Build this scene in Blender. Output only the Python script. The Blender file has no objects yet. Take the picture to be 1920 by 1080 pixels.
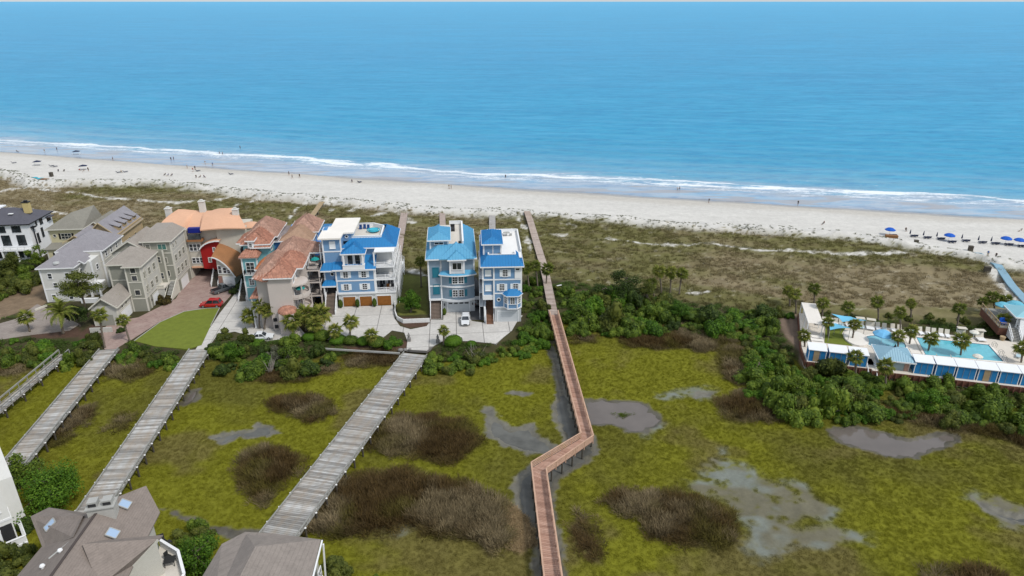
import bpy, math, random
import numpy as np
from mathutils import Vector, Matrix
R = math.radians
PI = math.pi
random.seed(7)
rng = np.random.default_rng(11)
sc = bpy.context.scene
COL = sc.collection

# ---------------------------------------------------------------- camera
CAM_H, FPX, PITCH = 65.0, 1280.0, math.atan(537 / 1280.0)
cam_d = bpy.data.cameras.new('camera')
cam = bpy.data.objects.new('camera', cam_d)
COL.objects.link(cam)
cam.location = (0, 0, CAM_H)
cam.rotation_euler = (PI / 2 - PITCH, 0, 0)
cam_d.sensor_width = 36
cam_d.lens = 24.0
cam_d.clip_start = 1
cam_d.clip_end = 3000000
sc.camera = cam

# ---------------------------------------------------------------- world, sun, exposure
SUN_EL, SUN_AZ = 52.0, 125.0          # azimuth measured clockwise from +Y (the sea)
world = bpy.data.worlds.new('World')
sc.world = world
world.use_nodes = True
wt = world.node_tree
wt.nodes.clear()
sky = wt.nodes.new('ShaderNodeTexSky')
sky.sky_type = 'NISHITA'
sky.sun_disc = False
sky.sun_elevation = R(SUN_EL)
sky.sun_rotation = R(SUN_AZ)
sky.altitude = 50
sky.air_density = 1.0
sky.dust_density = 1.0
sky.ozone_density = 1.0
bg = wt.nodes.new('ShaderNodeBackground')
bg.inputs['Strength'].default_value = 0.13
wo = wt.nodes.new('ShaderNodeOutputWorld')
hs = wt.nodes.new('ShaderNodeHueSaturation')          # thin overcast: the blue of the sky is washed out
hs.inputs['Saturation'].default_value = 0.7
wt.links.new(sky.outputs[0], hs.inputs['Color'])
veil = wt.nodes.new('ShaderNodeMix')                  # and an even cloud veil lies over it
veil.data_type = 'RGBA'
veil.inputs[0].default_value = 0.55
veil.inputs[7].default_value = (6.1, 6.6, 7.1, 1)
wt.links.new(hs.outputs[0], veil.inputs[6])
wt.links.new(veil.outputs[2], bg.inputs[0])
wt.links.new(bg.outputs[0], wo.inputs[0])
sun_d = bpy.data.lights.new('sun', 'SUN')
sun_d.energy = 2.5
sun_d.angle = R(9)
sun_d.color = (1.0, 0.955, 0.89)
sun = bpy.data.objects.new('sun', sun_d)
COL.objects.link(sun)
_sd = Vector((math.sin(R(SUN_AZ)) * math.cos(R(SUN_EL)), math.cos(R(SUN_AZ)) * math.cos(R(SUN_EL)), math.sin(R(SUN_EL))))
sun.rotation_euler = _sd.to_track_quat('Z', 'Y').to_euler()
sc.view_settings.view_transform = 'Standard'
sc.view_settings.look = 'None'
sc.view_settings.gamma = 1
sc.view_settings.exposure = 0.02
sc.view_settings.use_curve_mapping = False
try:
    sc.cycles.max_bounces = 6
    sc.cycles.diffuse_bounces = 3
    sc.cycles.glossy_bounces = 2
    sc.cycles.transmission_bounces = 3
    sc.cycles.transparent_max_bounces = 6
    sc.cycles.caustics_reflective = False
    sc.cycles.caustics_refractive = False
except Exception:
    pass


def G(px, py, z=0.0):
    """survey of the site plan: where the line of sight through a photo point meets height z"""
    u = (px - 960) / FPX
    v = (py - 540) / FPX
    dy = math.cos(PITCH) - v * math.sin(PITCH)
    dz = -math.sin(PITCH) - v * math.cos(PITCH)
    t = (CAM_H - z) / -dz
    return (u * t, dy * t)


# ---------------------------------------------------------------- names, tags
def tag(o, label=None, cat=None, group=None, kind=None):
    if label: o['label'] = label
    if cat: o['category'] = cat
    if group: o['group'] = group
    if kind: o['kind'] = kind
    return o


def empty(name, loc, rz=0.0, label=None, cat=None, group=None):
    o = bpy.data.objects.new(name, None)
    COL.objects.link(o)
    o.location = loc
    o.rotation_euler = (0, 0, rz)
    return tag(o, label, cat, group)


def link(name, mesh, parent=None, loc=(0, 0, 0), rot=(0, 0, 0), scale=None):
    o = bpy.data.objects.new(name, mesh)
    COL.objects.link(o)
    o.parent = parent
    o.location = loc
    o.rotation_euler = rot
    if scale is not None:
        o.scale = scale if hasattr(scale, '__len__') else (scale,) * 3
    return o


def copy_tree(o, parent=None):
    c = o.copy()
    COL.objects.link(c)
    c.parent = parent
    for ch in list(o.children):
        copy_tree(ch, c)
    return c


# ---------------------------------------------------------------- mesh builder
class MB:
    def __init__(s):
        s.v = []; s.f = []; s.m = []; s.mi = 0

    def add(s, vs, fs):
        n = len(s.v)
        s.v.extend([tuple(p) for p in vs])
        for f in fs:
            s.f.append(tuple(i + n for i in f)); s.m.append(s.mi)
        return s

    def box(s, x0, x1, y0, y1, z0, z1):
        return s.add([(x0, y0, z0), (x1, y0, z0), (x1, y1, z0), (x0, y1, z0), (x0, y0, z1), (x1, y0, z1), (x1, y1, z1), (x0, y1, z1)],
                     [(0, 3, 2, 1), (4, 5, 6, 7), (0, 1, 5, 4), (1, 2, 6, 5), (2, 3, 7, 6), (3, 0, 4, 7)])

    def bar(s, a, b, w, h, up=(0, 0, 1)):
        """box beam from a to b, width w sideways, height h along up (centred)"""
        a = Vector(a); b = Vector(b); d = (b - a)
        if d.length < 1e-6: return s
        d.normalize(); up = Vector(up)
        sd = d.cross(up)
        if sd.length < 1e-4: sd = Vector((1, 0, 0))
        sd.normalize(); u2 = sd.cross(d).normalized()
        sd *= w / 2; u2 *= h / 2
        vs = [a - sd - u2, a + sd - u2, a + sd + u2, a - sd + u2, b - sd - u2, b + sd - u2, b + sd + u2, b - sd + u2]
        return s.add(vs, [(0, 1, 2, 3), (4, 7, 6, 5), (0, 4, 5, 1), (1, 5, 6, 2), (2, 6, 7, 3), (3, 7, 4, 0)])

    def prism(s, poly, z0, z1):
        n = len(poly)
        vs = [(x, y, z0) for x, y in poly] + [(x, y, z1) for x, y in poly]
        return s.add(vs, [tuple(range(n - 1, -1, -1)), tuple(range(n, 2 * n))] + [(i, (i + 1) % n, n + (i + 1) % n, n + i) for i in range(n)])

    def tube(s, pts, rad, n=8, cap=True):
        pts = [Vector(p) for p in pts]
        if not hasattr(rad, '__len__'): rad = [rad] * len(pts)
        vs = []; fs = []
        for k, p in enumerate(pts):
            d = (pts[min(k + 1, len(pts) - 1)] - pts[max(k - 1, 0)]).normalized()
            a = d.cross(Vector((0, 0, 1)))
            if a.length < 1e-3: a = Vector((1, 0, 0))
            a.normalize(); b = d.cross(a)
            for i in range(n):
                t = 2 * PI * i / n
                vs.append(p + (a * math.cos(t) + b * math.sin(t)) * rad[k])
        for k in range(len(pts) - 1):
            for i in range(n):
                j = (i + 1) % n
                fs.append((k * n + i, k * n + j, (k + 1) * n + j, (k + 1) * n + i))
        if cap:
            fs.append(tuple(range(n - 1, -1, -1))); fs.append(tuple((len(pts) - 1) * n + i for i in range(n)))
        return s.add(vs, fs)

    def lathe(s, prof, n=16, cx=0, cy=0, a0=0, a1=2 * PI):
        full = abs(a1 - a0 - 2 * PI) < 1e-6
        m = n if full else n + 1
        vs = []; fs = []
        for r, z in prof:
            for i in range(m):
                t = a0 + (a1 - a0) * i / n
                vs.append((cx + r * math.cos(t), cy + r * math.sin(t), z))
        for k in range(len(prof) - 1):
            for i in range(n):
                j = (i + 1) % m
                fs.append((k * m + i, k * m + j, (k + 1) * m + j, (k + 1) * m + i))
        return s.add(vs, fs)

    def poly(s, pts):
        return s.add(pts, [tuple(range(len(pts)))])

    def mesh(s, name, mats, smooth=False):
        me = bpy.data.meshes.new(name)
        me.from_pydata(s.v, [], s.f)
        if not isinstance(mats, (list, tuple)): mats = [mats]
        for m in mats: me.materials.append(m)
        if len(mats) > 1: me.polygons.foreach_set('material_index', s.m)
        if smooth: me.polygons.foreach_set('use_smooth', [True] * len(s.f))
        me.update()
        return me

    def build(s, name, mats, parent=None, loc=(0, 0, 0), rot=(0, 0, 0), smooth=False):
        return link(name, s.mesh(name, mats, smooth), parent, loc, rot)


# ---------------------------------------------------------------- materials
def srgb(r, g, b):
    f = lambda c: (c / 255 / 12.92) if c / 255 <= 0.04045 else ((c / 255 + 0.055) / 1.055) ** 2.4
    return (f(r), f(g), f(b))


class NT:
    def __init__(s, name):
        s.m = bpy.data.materials.new(name); s.m.use_nodes = True
        s.t = s.m.node_tree; s.t.nodes.clear()
        s.out = s.n('ShaderNodeOutputMaterial'); s.b = s.n('ShaderNodeBsdfPrincipled')
        s.l(s.b.outputs[0], s.out.inputs[0])

    def n(s, t, **k):
        x = s.t.nodes.new(t)
        for a, v in k.items(): setattr(x, a, v)
        return x

    def l(s, a, b): s.t.links.new(a, b)

    def noise(s, vec, scale, detail=4, rough=0.55, dist=0.0):
        x = s.n('ShaderNodeTexNoise')
        x.inputs['Scale'].default_value = scale; x.inputs['Detail'].default_value = detail
        x.inputs['Roughness'].default_value = rough; x.inputs['Distortion'].default_value = dist
        if vec is not None: s.l(vec, x.inputs['Vector'])
        return x.outputs['Fac']

    def ramp(s, fac, stops):
        x = s.n('ShaderNodeValToRGB'); e = x.color_ramp.elements
        e[0].position = stops[0][0]; e[0].color = (*stops[0][1], 1)
        e[1].position = stops[-1][0]; e[1].color = (*stops[-1][1], 1)
        for p, c in stops[1:-1]:
            q = e.new(p); q.color = (*c, 1)
        s.l(fac, x.inputs[0]); return x.outputs[0]

    def mix(s, fac, a, b, mode='MIX'):
        x = s.n('ShaderNodeMix', data_type='RGBA', blend_type=mode)
        for i, v in ((0, fac), (6, a), (7, b)):
            if hasattr(v, 'links') or hasattr(v, 'is_output'): s.l(v, x.inputs[i])
            elif i == 0: x.inputs[0].default_value = v
            else: x.inputs[i].default_value = (*v, 1)
        return x.outputs[2]

    def math(s, op, a, b=0.0, c=None, clamp=False):
        x = s.n('ShaderNodeMath', operation=op, use_clamp=clamp)
        for i, v in enumerate((a, b) if c is None else (a, b, c)):
            if hasattr(v, 'is_output'): s.l(v, x.inputs[i])
            else: x.inputs[i].default_value = v
        return x.outputs[0]

    def mapr(s, v, a, b, c=0.0, d=1.0):
        x = s.n('ShaderNodeMapRange'); s.l(v, x.inputs[0])
        for i, q in enumerate((a, b, c, d)): x.inputs[i + 1].default_value = q
        return x.outputs[0]

    def scale(s, vec, sc3, rot=0.0):
        x = s.n('ShaderNodeMapping'); s.l(vec, x.inputs[0]); x.inputs['Scale'].default_value = sc3
        x.inputs['Rotation'].default_value = (0, 0, rot)
        return x.outputs[0]

    def pos(s): return s.n('ShaderNodeNewGeometry').outputs['Position']
    def obj(s): return s.n('ShaderNodeTexCoord').outputs['Object']

    def bump(s, h, strength=0.3, dist=0.1):
        x = s.n('ShaderNodeBump'); x.inputs['Strength'].default_value = strength; x.inputs['Distance'].default_value = dist
        s.l(h, x.inputs['Height']); s.l(x.outputs[0], s.b.inputs['Normal']); return x

    def set(s, rough=0.8, spec=0.5, metal=0.0):
        s.b.inputs['Roughness'].default_value = rough
        s.b.inputs['Specular IOR Level'].default_value = spec
        s.b.inputs['Metallic'].default_value = metal


MATS = {}


def mat(name, col, rough=0.8, var=0.12, nscale=0.6, spec=0.3, metal=0.0, kind=None, bump=0.0, grime=0.0):
    """plain surface: base colour with blotchy variation, optional siding / shingle / plank relief, streaky grime"""
    if name in MATS: return MATS[name]
    t = NT(name); t.set(rough, spec, metal)
    o = t.obj()
    n1 = t.noise(o, nscale, 5, 0.6)
    n2 = t.noise(o, nscale * 9, 3, 0.6)
    lo = tuple(c * (1 - var) for c in col); hi = tuple(min(1, c * (1 + var)) for c in col)
    c = t.mix(t.mapr(n1, 0.3, 0.7), lo, hi)
    c = t.mix(t.mapr(n2, 0.35, 0.65, 0.0, 0.55), c, tuple(q * (1 - var * 1.5) for q in col))
    if grime:
        st = t.noise(t.scale(o, (1.2, 1.2, 0.12)), 1.0, 4, 0.7)
        c = t.mix(t.mapr(st, 0.5, 0.8, 0.0, grime), c, tuple(q * 0.45 for q in col))
    if kind == 'siding':
        w = t.n('ShaderNodeSeparateXYZ'); t.l(o, w.inputs[0])
        fr = t.math('FRACT', t.math('MULTIPLY', w.outputs[2], 4.2))
        c = t.mix(t.mapr(fr, 0.0, 0.16, 0.45, 0.0), c, tuple(q * 0.5 for q in col))
        t.bump(fr, 0.6, 0.03)
    elif kind == 'shingle':
        br = t.n('ShaderNodeTexBrick'); t.l(t.scale(o, (1, 1, 1)), br.inputs['Vector'])
        w = t.n('ShaderNodeSeparateXYZ'); t.l(o, w.inputs[0])
        fr = t.math('FRACT', t.math('MULTIPLY', w.outputs[2], 6.5))
        c = t.mix(t.mapr(fr, 0.0, 0.3, 0.5, 0.0), c, tuple(q * 0.6 for q in col))
        sp = t.n('ShaderNodeTexVoronoi'); sp.inputs['Scale'].default_value = 3.2; t.l(o, sp.inputs['Vector'])
        c = t.mix(t.math('MULTIPLY', t.mapr(sp.outputs['Color'], 0, 1), 0.35), c, tuple(min(1, q * 1.35) for q in col))
        t.bump(fr, 0.5, 0.04)
    elif bump:
        t.bump(n2, bump, 0.05)
    t.l(c, t.b.inputs['Base Color'])
    MATS[name] = t.m
    return t.m


def leaf_mat(name, cols, rough=0.6, transl=0.36):
    """foliage: every leaf clump gets a tone of its own from the ramp, shifted a little plant by plant"""
    t = NT(name); t.set(rough, 0.25)
    g = t.n('ShaderNodeNewGeometry'); oi = t.n('ShaderNodeObjectInfo')
    r = t.math('ADD', t.math('MULTIPLY', g.outputs['Random Per Island'], 0.7), t.math('MULTIPLY', oi.outputs['Random'], 0.3))
    k = len(cols)
    c = t.ramp(r, [(0.08 + 0.84 * i / (k - 1), cols[i]) for i in range(k)])
    t.l(c, t.b.inputs['Base Color'])
    tr = t.n('ShaderNodeBsdfTranslucent'); t.l(c, tr.inputs[0])
    mx = t.n('ShaderNodeMixShader'); mx.inputs[0].default_value = transl
    t.l(t.b.outputs[0], mx.inputs[1]); t.l(tr.outputs[0], mx.inputs[2]); t.l(mx.outputs[0], t.out.inputs[0])
    MATS[name] = t.m
    return t.m


# ---------------------------------------------------------------- numpy noise
_TAB = rng.random((512, 512)).astype(np.float32)


def vnoise(x, y, seed=0):
    x = np.asarray(x, dtype=np.float64) + seed * 37.13; y = np.asarray(y, dtype=np.float64) + seed * 91.7
    xi = np.floor(x).astype(np.int64); yi = np.floor(y).astype(np.int64)
    fx = x - xi; fy = y - yi
    fx = fx * fx * (3 - 2 * fx); fy = fy * fy * (3 - 2 * fy)
    a = _TAB[xi & 511, yi & 511]; b = _TAB[(xi + 1) & 511, yi & 511]
    c = _TAB[xi & 511, (yi + 1) & 511]; d = _TAB[(xi + 1) & 511, (yi + 1) & 511]
    return (a * (1 - fx) + b * fx) * (1 - fy) + (c * (1 - fx) + d * fx) * fy


def fbm(x, y, oct=4, seed=0):
    s = 0; a = 0.5; t = 0
    for k in range(oct):
        s = s + a * vnoise(x * 2 ** k, y * 2 ** k, seed + k * 3); t += a; a *= 0.5
    return s / t


def sdist(poly, X, Y):
    """signed distance to a closed polygon, negative inside"""
    P = np.array(poly, float); n = len(P)
    d2 = np.full(X.shape, 1e18); ins = np.zeros(X.shape, bool)
    for i in range(n):
        ax, ay = P[i]; bx, by = P[(i + 1) % n]
        ex, ey = bx - ax, by - ay
        t = np.clip(((X - ax) * ex + (Y - ay) * ey) / (ex * ex + ey * ey + 1e-12), 0, 1)
        d2 = np.minimum(d2, (X - ax - t * ex) ** 2 + (Y - ay - t * ey) ** 2)
        c = ((ay > Y) != (by > Y)) & (X < (bx - ax) * (Y - ay) / (by - ay + 1e-12) + ax)
        ins ^= c
    return np.where(ins, -1, 1) * np.sqrt(d2)


def sm(a, b, x):
    t = np.clip((x - a) / (b - a + 1e-12), 0, 1)
    return t * t * (3 - 2 * t)


def line_y(pts, z=0.0):
    """photo polyline -> function X -> Y on the plan"""
    w = sorted(G(x, y, z) for x, y in pts)
    xs = np.array([p[0] for p in w]); ys = np.array([p[1] for p in w])
    sl = (ys[0] - ys[1]) / (xs[0] - xs[1]); sr = (ys[-1] - ys[-2]) / (xs[-1] - xs[-2])
    sl = max(-0.4, min(0.1, sl)); sr = max(-0.4, min(0.1, sr))
    def f(X):
        r = np.interp(X, xs, ys)
        r = np.where(X < xs[0], ys[0] + (X - xs[0]) * sl, r)
        return np.where(X > xs[-1], ys[-1] + (X - xs[-1]) * sr, r)
    return f

# ================================================================ SITE PLAN
def poly(pts, z=0.0): return [G(x, y, z) for x, y in pts]


SEA_Z = -0.35
bank_y = line_y([(-60, 660), (60, 668), (140, 674), (205, 672), (290, 676), (372, 674), (500, 676), (640, 668), (720, 666), (800, 668), (830, 674), (900, 680), (960, 645), (1010, 612), (1080, 590), (1180, 600), (1300, 612), (1400, 615), (1460, 660), (1540, 700), (1700, 735), (1800, 745), (1900, 760), (2050, 790)])
hbk_y = line_y([(-40, 440), (100, 430), (260, 430), (460, 430), (600, 440), (680, 455), (750, 515), (890, 520), (990, 520), (1080, 535), (1200, 558), (1440, 592), (1700, 606), (1900, 622), (2100, 640)], 1.0)
dune_y = line_y([(-60, 318), (0, 322), (40, 330), (75, 345), (130, 345), (200, 344), (330, 346), (460, 362), (560, 372), (650, 380), (740, 388), (830, 396), (960, 400), (1000, 402), (1100, 410), (1200, 418), (1300, 425), (1440, 432), (1560, 440), (1640, 452), (1740, 468), (1800, 478), (1840, 492), (1920, 498), (2050, 515)], 1.0)
SH0, SHK = 253.5, -0.256                       # the waterline is a straight beach: Y = SH0 + SHK X
SHC = 1 / math.sqrt(1 + SHK * SHK)


def shore_y(X): return SH0 + SHK * X + 0.000115 * np.clip(X, -420, 420) ** 2


PONDS = [
    ('pond', [(1093, 748), (1120, 748), (1150, 750), (1185, 750), (1215, 756), (1222, 768), (1240, 776), (1238, 796), (1210, 812), (1180, 810), (1150, 799), (1105, 797), (1096, 775)], 'grey marsh pond right of the red boardwalk', 0),
    ('pond', [(1548, 805), (1580, 797), (1610, 798), (1650, 808), (1700, 822), (1735, 818), (1760, 811), (1795, 812), (1800, 828), (1770, 840), (1720, 859), (1660, 857), (1600, 838), (1560, 822)], 'curved grey pond in the marsh below the pool thicket', 0),
    ('pond', [(393, 820), (420, 809), (470, 803), (485, 792), (505, 797), (530, 812), (500, 820), (450, 823), (415, 835)], 'small pale pond left of the wide bridge', 1),
    ('pond', [(333, 760), (358, 732), (374, 729), (372, 748), (350, 763)], 'tiny pond beside the second plank bridge', 0),
    ('pond', [(905, 762), (925, 763), (938, 785), (960, 800), (1000, 795), (1008, 812), (1035, 830), (1046, 838), (1030, 852), (990, 852), (950, 838), (905, 812), (912, 790)], 'shallow muddy pool left of the red boardwalk', 1),
    ('creek', [(1018, 642), (1040, 648), (1062, 700), (1078, 760), (1096, 800), (1118, 818), (1124, 842), (1108, 868), (1060, 895), (1040, 925), (1048, 970), (1060, 1030), (1072, 1100), (1000, 1100), (1000, 1030), (975, 985), (958, 940), (956, 905), (985, 872), (1030, 855), (1058, 838), (1040, 800), (1030, 765), (1042, 735), (1036, 690)], 'grey tidal creek winding under the red boardwalk', 1),
    ('creek', [(1812, 926), (1840, 937), (1868, 953), (1900, 960), (1990, 958), (1990, 990), (1920, 988), (1880, 976), (1840, 957)], 'narrow creek at the right edge of the marsh', 1),
    ('pond', [(1292, 743), (1310, 734), (1345, 733), (1340, 741), (1305, 750)], 'sliver of water above the brown reeds', 1),
    ('creek', [(296, 952), (350, 962), (400, 983), (450, 992), (500, 985), (500, 1003), (440, 1012), (380, 998), (330, 975)], 'dark channel behind the shingled roofs', 0),
    ('pond', [(948, 738), (970, 733), (995, 737), (980, 744)], 'puddle in the lime grass near the boardwalk', 1),
]
PONDS = [(n, poly(p), l, t) for n, p, l, t in PONDS]
MUD = [poly(p) for p in [
    [(1286, 915), (1325, 880), (1345, 842), (1362, 842), (1385, 862), (1420, 885), (1470, 900), (1505, 903), (1515, 925), (1560, 958), (1575, 968), (1500, 975), (1480, 985), (1560, 990), (1640, 1010), (1600, 1030), (1500, 1040), (1430, 1060), (1390, 1050), (1395, 1000), (1370, 950), (1310, 925)],
    [(1800, 920), (1850, 930), (1930, 945), (1990, 950), (1990, 1000), (1900, 990), (1830, 960)],
    [(1000, 620), (1040, 630), (1060, 660), (1010, 650), (980, 650)],
    [(600, 960), (700, 930), (760, 940), (800, 980), (760, 1000), (640, 1000)],
    [(1225, 735), (1300, 728), (1350, 732), (1330, 748), (1240, 748)],
    [(1195, 795), (1245, 795), (1235, 812), (1200, 822)],
]]
REEDS = [
    (poly([(505, 752), (530, 745), (580, 743), (620, 750), (627, 768), (610, 785), (585, 794), (550, 780), (515, 772)]), 1.3, 'dark brown oval reed patch left of the wide bridge'),
    (poly([(105, 778), (130, 765), (170, 764), (178, 780), (160, 800), (130, 806), (108, 798)]), 1.2, 'small grey-brown reed mound between the first plank bridges'),
    (poly([(207, 790), (225, 780), (248, 782), (240, 803), (220, 810), (208, 802)]), 1.0, 'little brown reed tuft left of the second plank bridge'),
    (poly([(190, 700), (210, 682), (250, 676), (290, 680), (280, 700), (250, 716), (205, 712)]), 1.1, 'brown reed bed below the clipped hedge'),
    (poly([(443, 880), (460, 850), (500, 834), (540, 840), (575, 852), (560, 880), (520, 920), (495, 948), (470, 930), (450, 905)]), 1.5, 'dark reed mound touching the wide bridge on its left'),
    (poly([(690, 835), (700, 800), (740, 785), (800, 778), (835, 788), (875, 790), (896, 810), (895, 835), (860, 860), (820, 869), (770, 858), (720, 850)]), 1.5, 'broad brown reed island right of the wide bridge'),
    (poly([(590, 965), (640, 905), (700, 890), (740, 882), (800, 900), (870, 905), (920, 930), (955, 965), (960, 1010), (920, 1045), (895, 1030), (850, 1005), (800, 1005), (760, 985), (700, 1000), (640, 1010), (590, 1000), (560, 1010)]), 1.7, 'largest grey-brown reed bed in front of the shingled roof'),
    (poly([(1122, 940), (1150, 925), (1210, 915), (1270, 918), (1320, 940), (1370, 965), (1384, 990), (1375, 1020), (1310, 1028), (1240, 1025), (1215, 1010), (1200, 975), (1150, 950)]), 1.6, 'dark brown reed island beside the wide mud flat'),
    (poly([(1338, 755), (1365, 742), (1400, 735), (1440, 740), (1458, 775), (1450, 786), (1400, 794), (1360, 786)]), 1.4, 'round brown reed mound beside the thicket corner'),
    (poly([(1060, 985), (1080, 960), (1110, 975), (1118, 1010), (1130, 1060), (1100, 1055), (1070, 1015)]), 0.9, 'thin brown reeds right of the red boardwalk'),
    (poly([(1345, 655), (1375, 645), (1398, 655), (1400, 690), (1410, 720), (1385, 722), (1362, 705), (1350, 680)]), 1.3, 'column of brown reeds beside the pool thicket'),
    (poly([(1165, 628), (1230, 620), (1290, 612), (1350, 618), (1390, 632), (1370, 645), (1350, 655), (1310, 663), (1290, 655), (1230, 655), (1180, 650), (1160, 640)]), 1.3, 'long brown reed fringe below the central thicket'),
    (poly([(480, 700), (540, 690), (600, 690), (640, 680), (640, 697), (590, 708), (540, 718), (500, 722)]), 1.0, 'brown reed fringe below the bushes by the driveway'),
    (poly([(1610, 772), (1660, 762), (1720, 780), (1800, 790), (1860, 795), (1990, 822), (1990, 858), (1900, 832), (1840, 815), (1780, 810), (1700, 790), (1640, 788)]), 1.4, 'brown reed fringe along the foot of the pool thicket'),
    (poly([(1740, 1080), (1755, 1064), (1810, 1058), (1860, 1064), (1885, 1085), (1860, 1110), (1770, 1110)]), 1.2, 'brown reed clump at the bottom right corner'),
    (poly([(75, 815), (100, 802), (132, 806), (135, 822), (115, 838), (85, 836)]), 0.9, 'low brown reeds beside the first plank bridge'),
    (poly([(1062, 630), (1085, 624), (1118, 630), (1112, 643), (1085, 647)]), 1.0, 'short brown reeds right of the boardwalk top'),
    (poly([(640, 665), (700, 655), (755, 660), (750, 680), (700, 690), (650, 690)]), 1.0, 'brown scrubby reeds above the wide bridge landing'),
    (poly([(-20, 690), (30, 682), (65, 690), (40, 702), (-10, 706)]), 0.9, 'brown reeds at the left edge by the first bridge'),
]
STRAW = poly([(930, 935), (960, 950), (1000, 985), (1004, 1020), (975, 1035), (955, 1030), (962, 1000), (945, 970)])

LAWN = poly([(252, 640), (300, 605), (345, 585), (385, 579), (412, 578), (395, 612), (378, 648), (350, 655), (290, 650)], 1.0)
GRASSK = poly([(745, 512), (800, 520), (802, 560), (802, 590), (750, 590), (742, 560)], 1.0)
PAVER = poly([(196, 655), (215, 655), (250, 635), (300, 603), (345, 584), (385, 578), (412, 577), (432, 555), (440, 530), (440, 505), (360, 505), (330, 560), (260, 595), (205, 605), (190, 622)], 1.0)
PAVER2 = poly([(-20, 640), (-20, 612), (30, 598), (70, 570), (110, 590), (150, 608), (130, 620), (60, 628)], 1.0)
CONC1 = poly([(366, 657), (412, 588), (440, 552), (462, 520), (484, 530), (488, 560), (505, 600), (560, 612), (575, 630), (500, 640), (440, 622), (408, 628), (388, 655)], 1.0)
CONC2 = poly([(598, 604), (614, 598), (630, 576), (737, 573), (740, 598), (750, 612), (770, 618), (800, 612), (808, 600), (831, 600), (832, 586), (880, 584), (884, 602), (908, 606), (925, 600), (926, 592), (980, 592), (968, 606), (960, 620), (945, 632), (930, 645), (880, 640), (830, 640), (812, 650), (800, 658), (762, 656), (764, 640), (758, 624), (735, 620), (718, 634), (640, 640), (600, 636)], 1.0)
ASPH = poly([(882, 600), (906, 600), (905, 540), (892, 520), (882, 540)], 1.0)
TANYARD = poly([(-30, 610), (20, 590), (80, 572), (92, 560), (92, 530), (40, 545), (-30, 560)], 1.0)
MULCH = [poly(p, 1.0) for p in [[(742, 596), (808, 596), (812, 606), (795, 614), (765, 614), (750, 605)], [(735, 650), (752, 640), (770, 638), (768, 655), (745, 660)],
                                [(640, 650), (735, 650), (735, 660), (640, 652)], [(150, 625), (190, 600), (200, 640), (150, 640)], [(60, 625), (150, 612), (150, 632), (60, 634)]]]
DIRT = poly([(1462, 600), (1488, 585), (1500, 600), (1510, 680), (1490, 650), (1470, 625)], 1.0)
SANDPATHS = [([(545, 412), (560, 395), (590, 378)], 1.0), ([(535, 425), (548, 408), (575, 380)], 0.7), ([(440, 395), (470, 380), (500, 368)], 1.2), ([(655, 400), (690, 385)], 1.0), ([(130, 360), (180, 372), (260, 380), (330, 386), (400, 380), (440, 368)], 1.4),
             ([(-30, 365), (20, 355), (60, 352), (110, 358)], 2.0), ([(0, 385), (60, 395), (120, 400)], 0.8), ([(700, 408), (740, 398), (770, 420)], 1.5), ([(1010, 445), (1060, 448), (1080, 430), (1065, 424)], 0.7),
             ([(1140, 455), (1180, 460), (1250, 466), (1330, 462), (1420, 475), (1480, 472), (1560, 478), (1650, 480), (1690, 478)], 1.3), ([(1290, 552), (1330, 550)], 0.35), ([(995, 480), (985, 430), (970, 410)], 0.8),
             ([(1840, 475), (1870, 520), (1930, 590)], 2.4), ([(745, 500), (775, 505), (800, 515)], 1.2), ([(790, 515), (797, 560), (800, 590)], 0.9), ([(620, 398), (640, 395)], 1.0)]
SANDPATHS = [([G(x, y, 1.5) for x, y in p], w) for p, w in SANDPATHS]


def seg_d(pts, X, Y):
    d = np.full(X.shape, 1e9)
    for (ax, ay), (bx, by) in zip(pts[:-1], pts[1:]):
        ex, ey = bx - ax, by - ay
        t = np.clip(((X - ax) * ex + (Y - ay) * ey) / (ex * ex + ey * ey), 0, 1)
        d = np.minimum(d, np.hypot(X - ax - t * ex, Y - ay - t * ey))
    return d


def in_box(p, X, Y, m=3.0):
    P = np.array(p)
    return (X > P[:, 0].min() - m) & (X < P[:, 0].max() + m) & (Y > P[:, 1].min() - m) & (Y < P[:, 1].max() + m)


def masked_sd(p, X, Y, m=3.0):
    r = np.full(X.shape, 99.0); b = in_box(p, X, Y, m)
    if b.any(): r[b] = sdist(p, X[b], Y[b])
    return r


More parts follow.
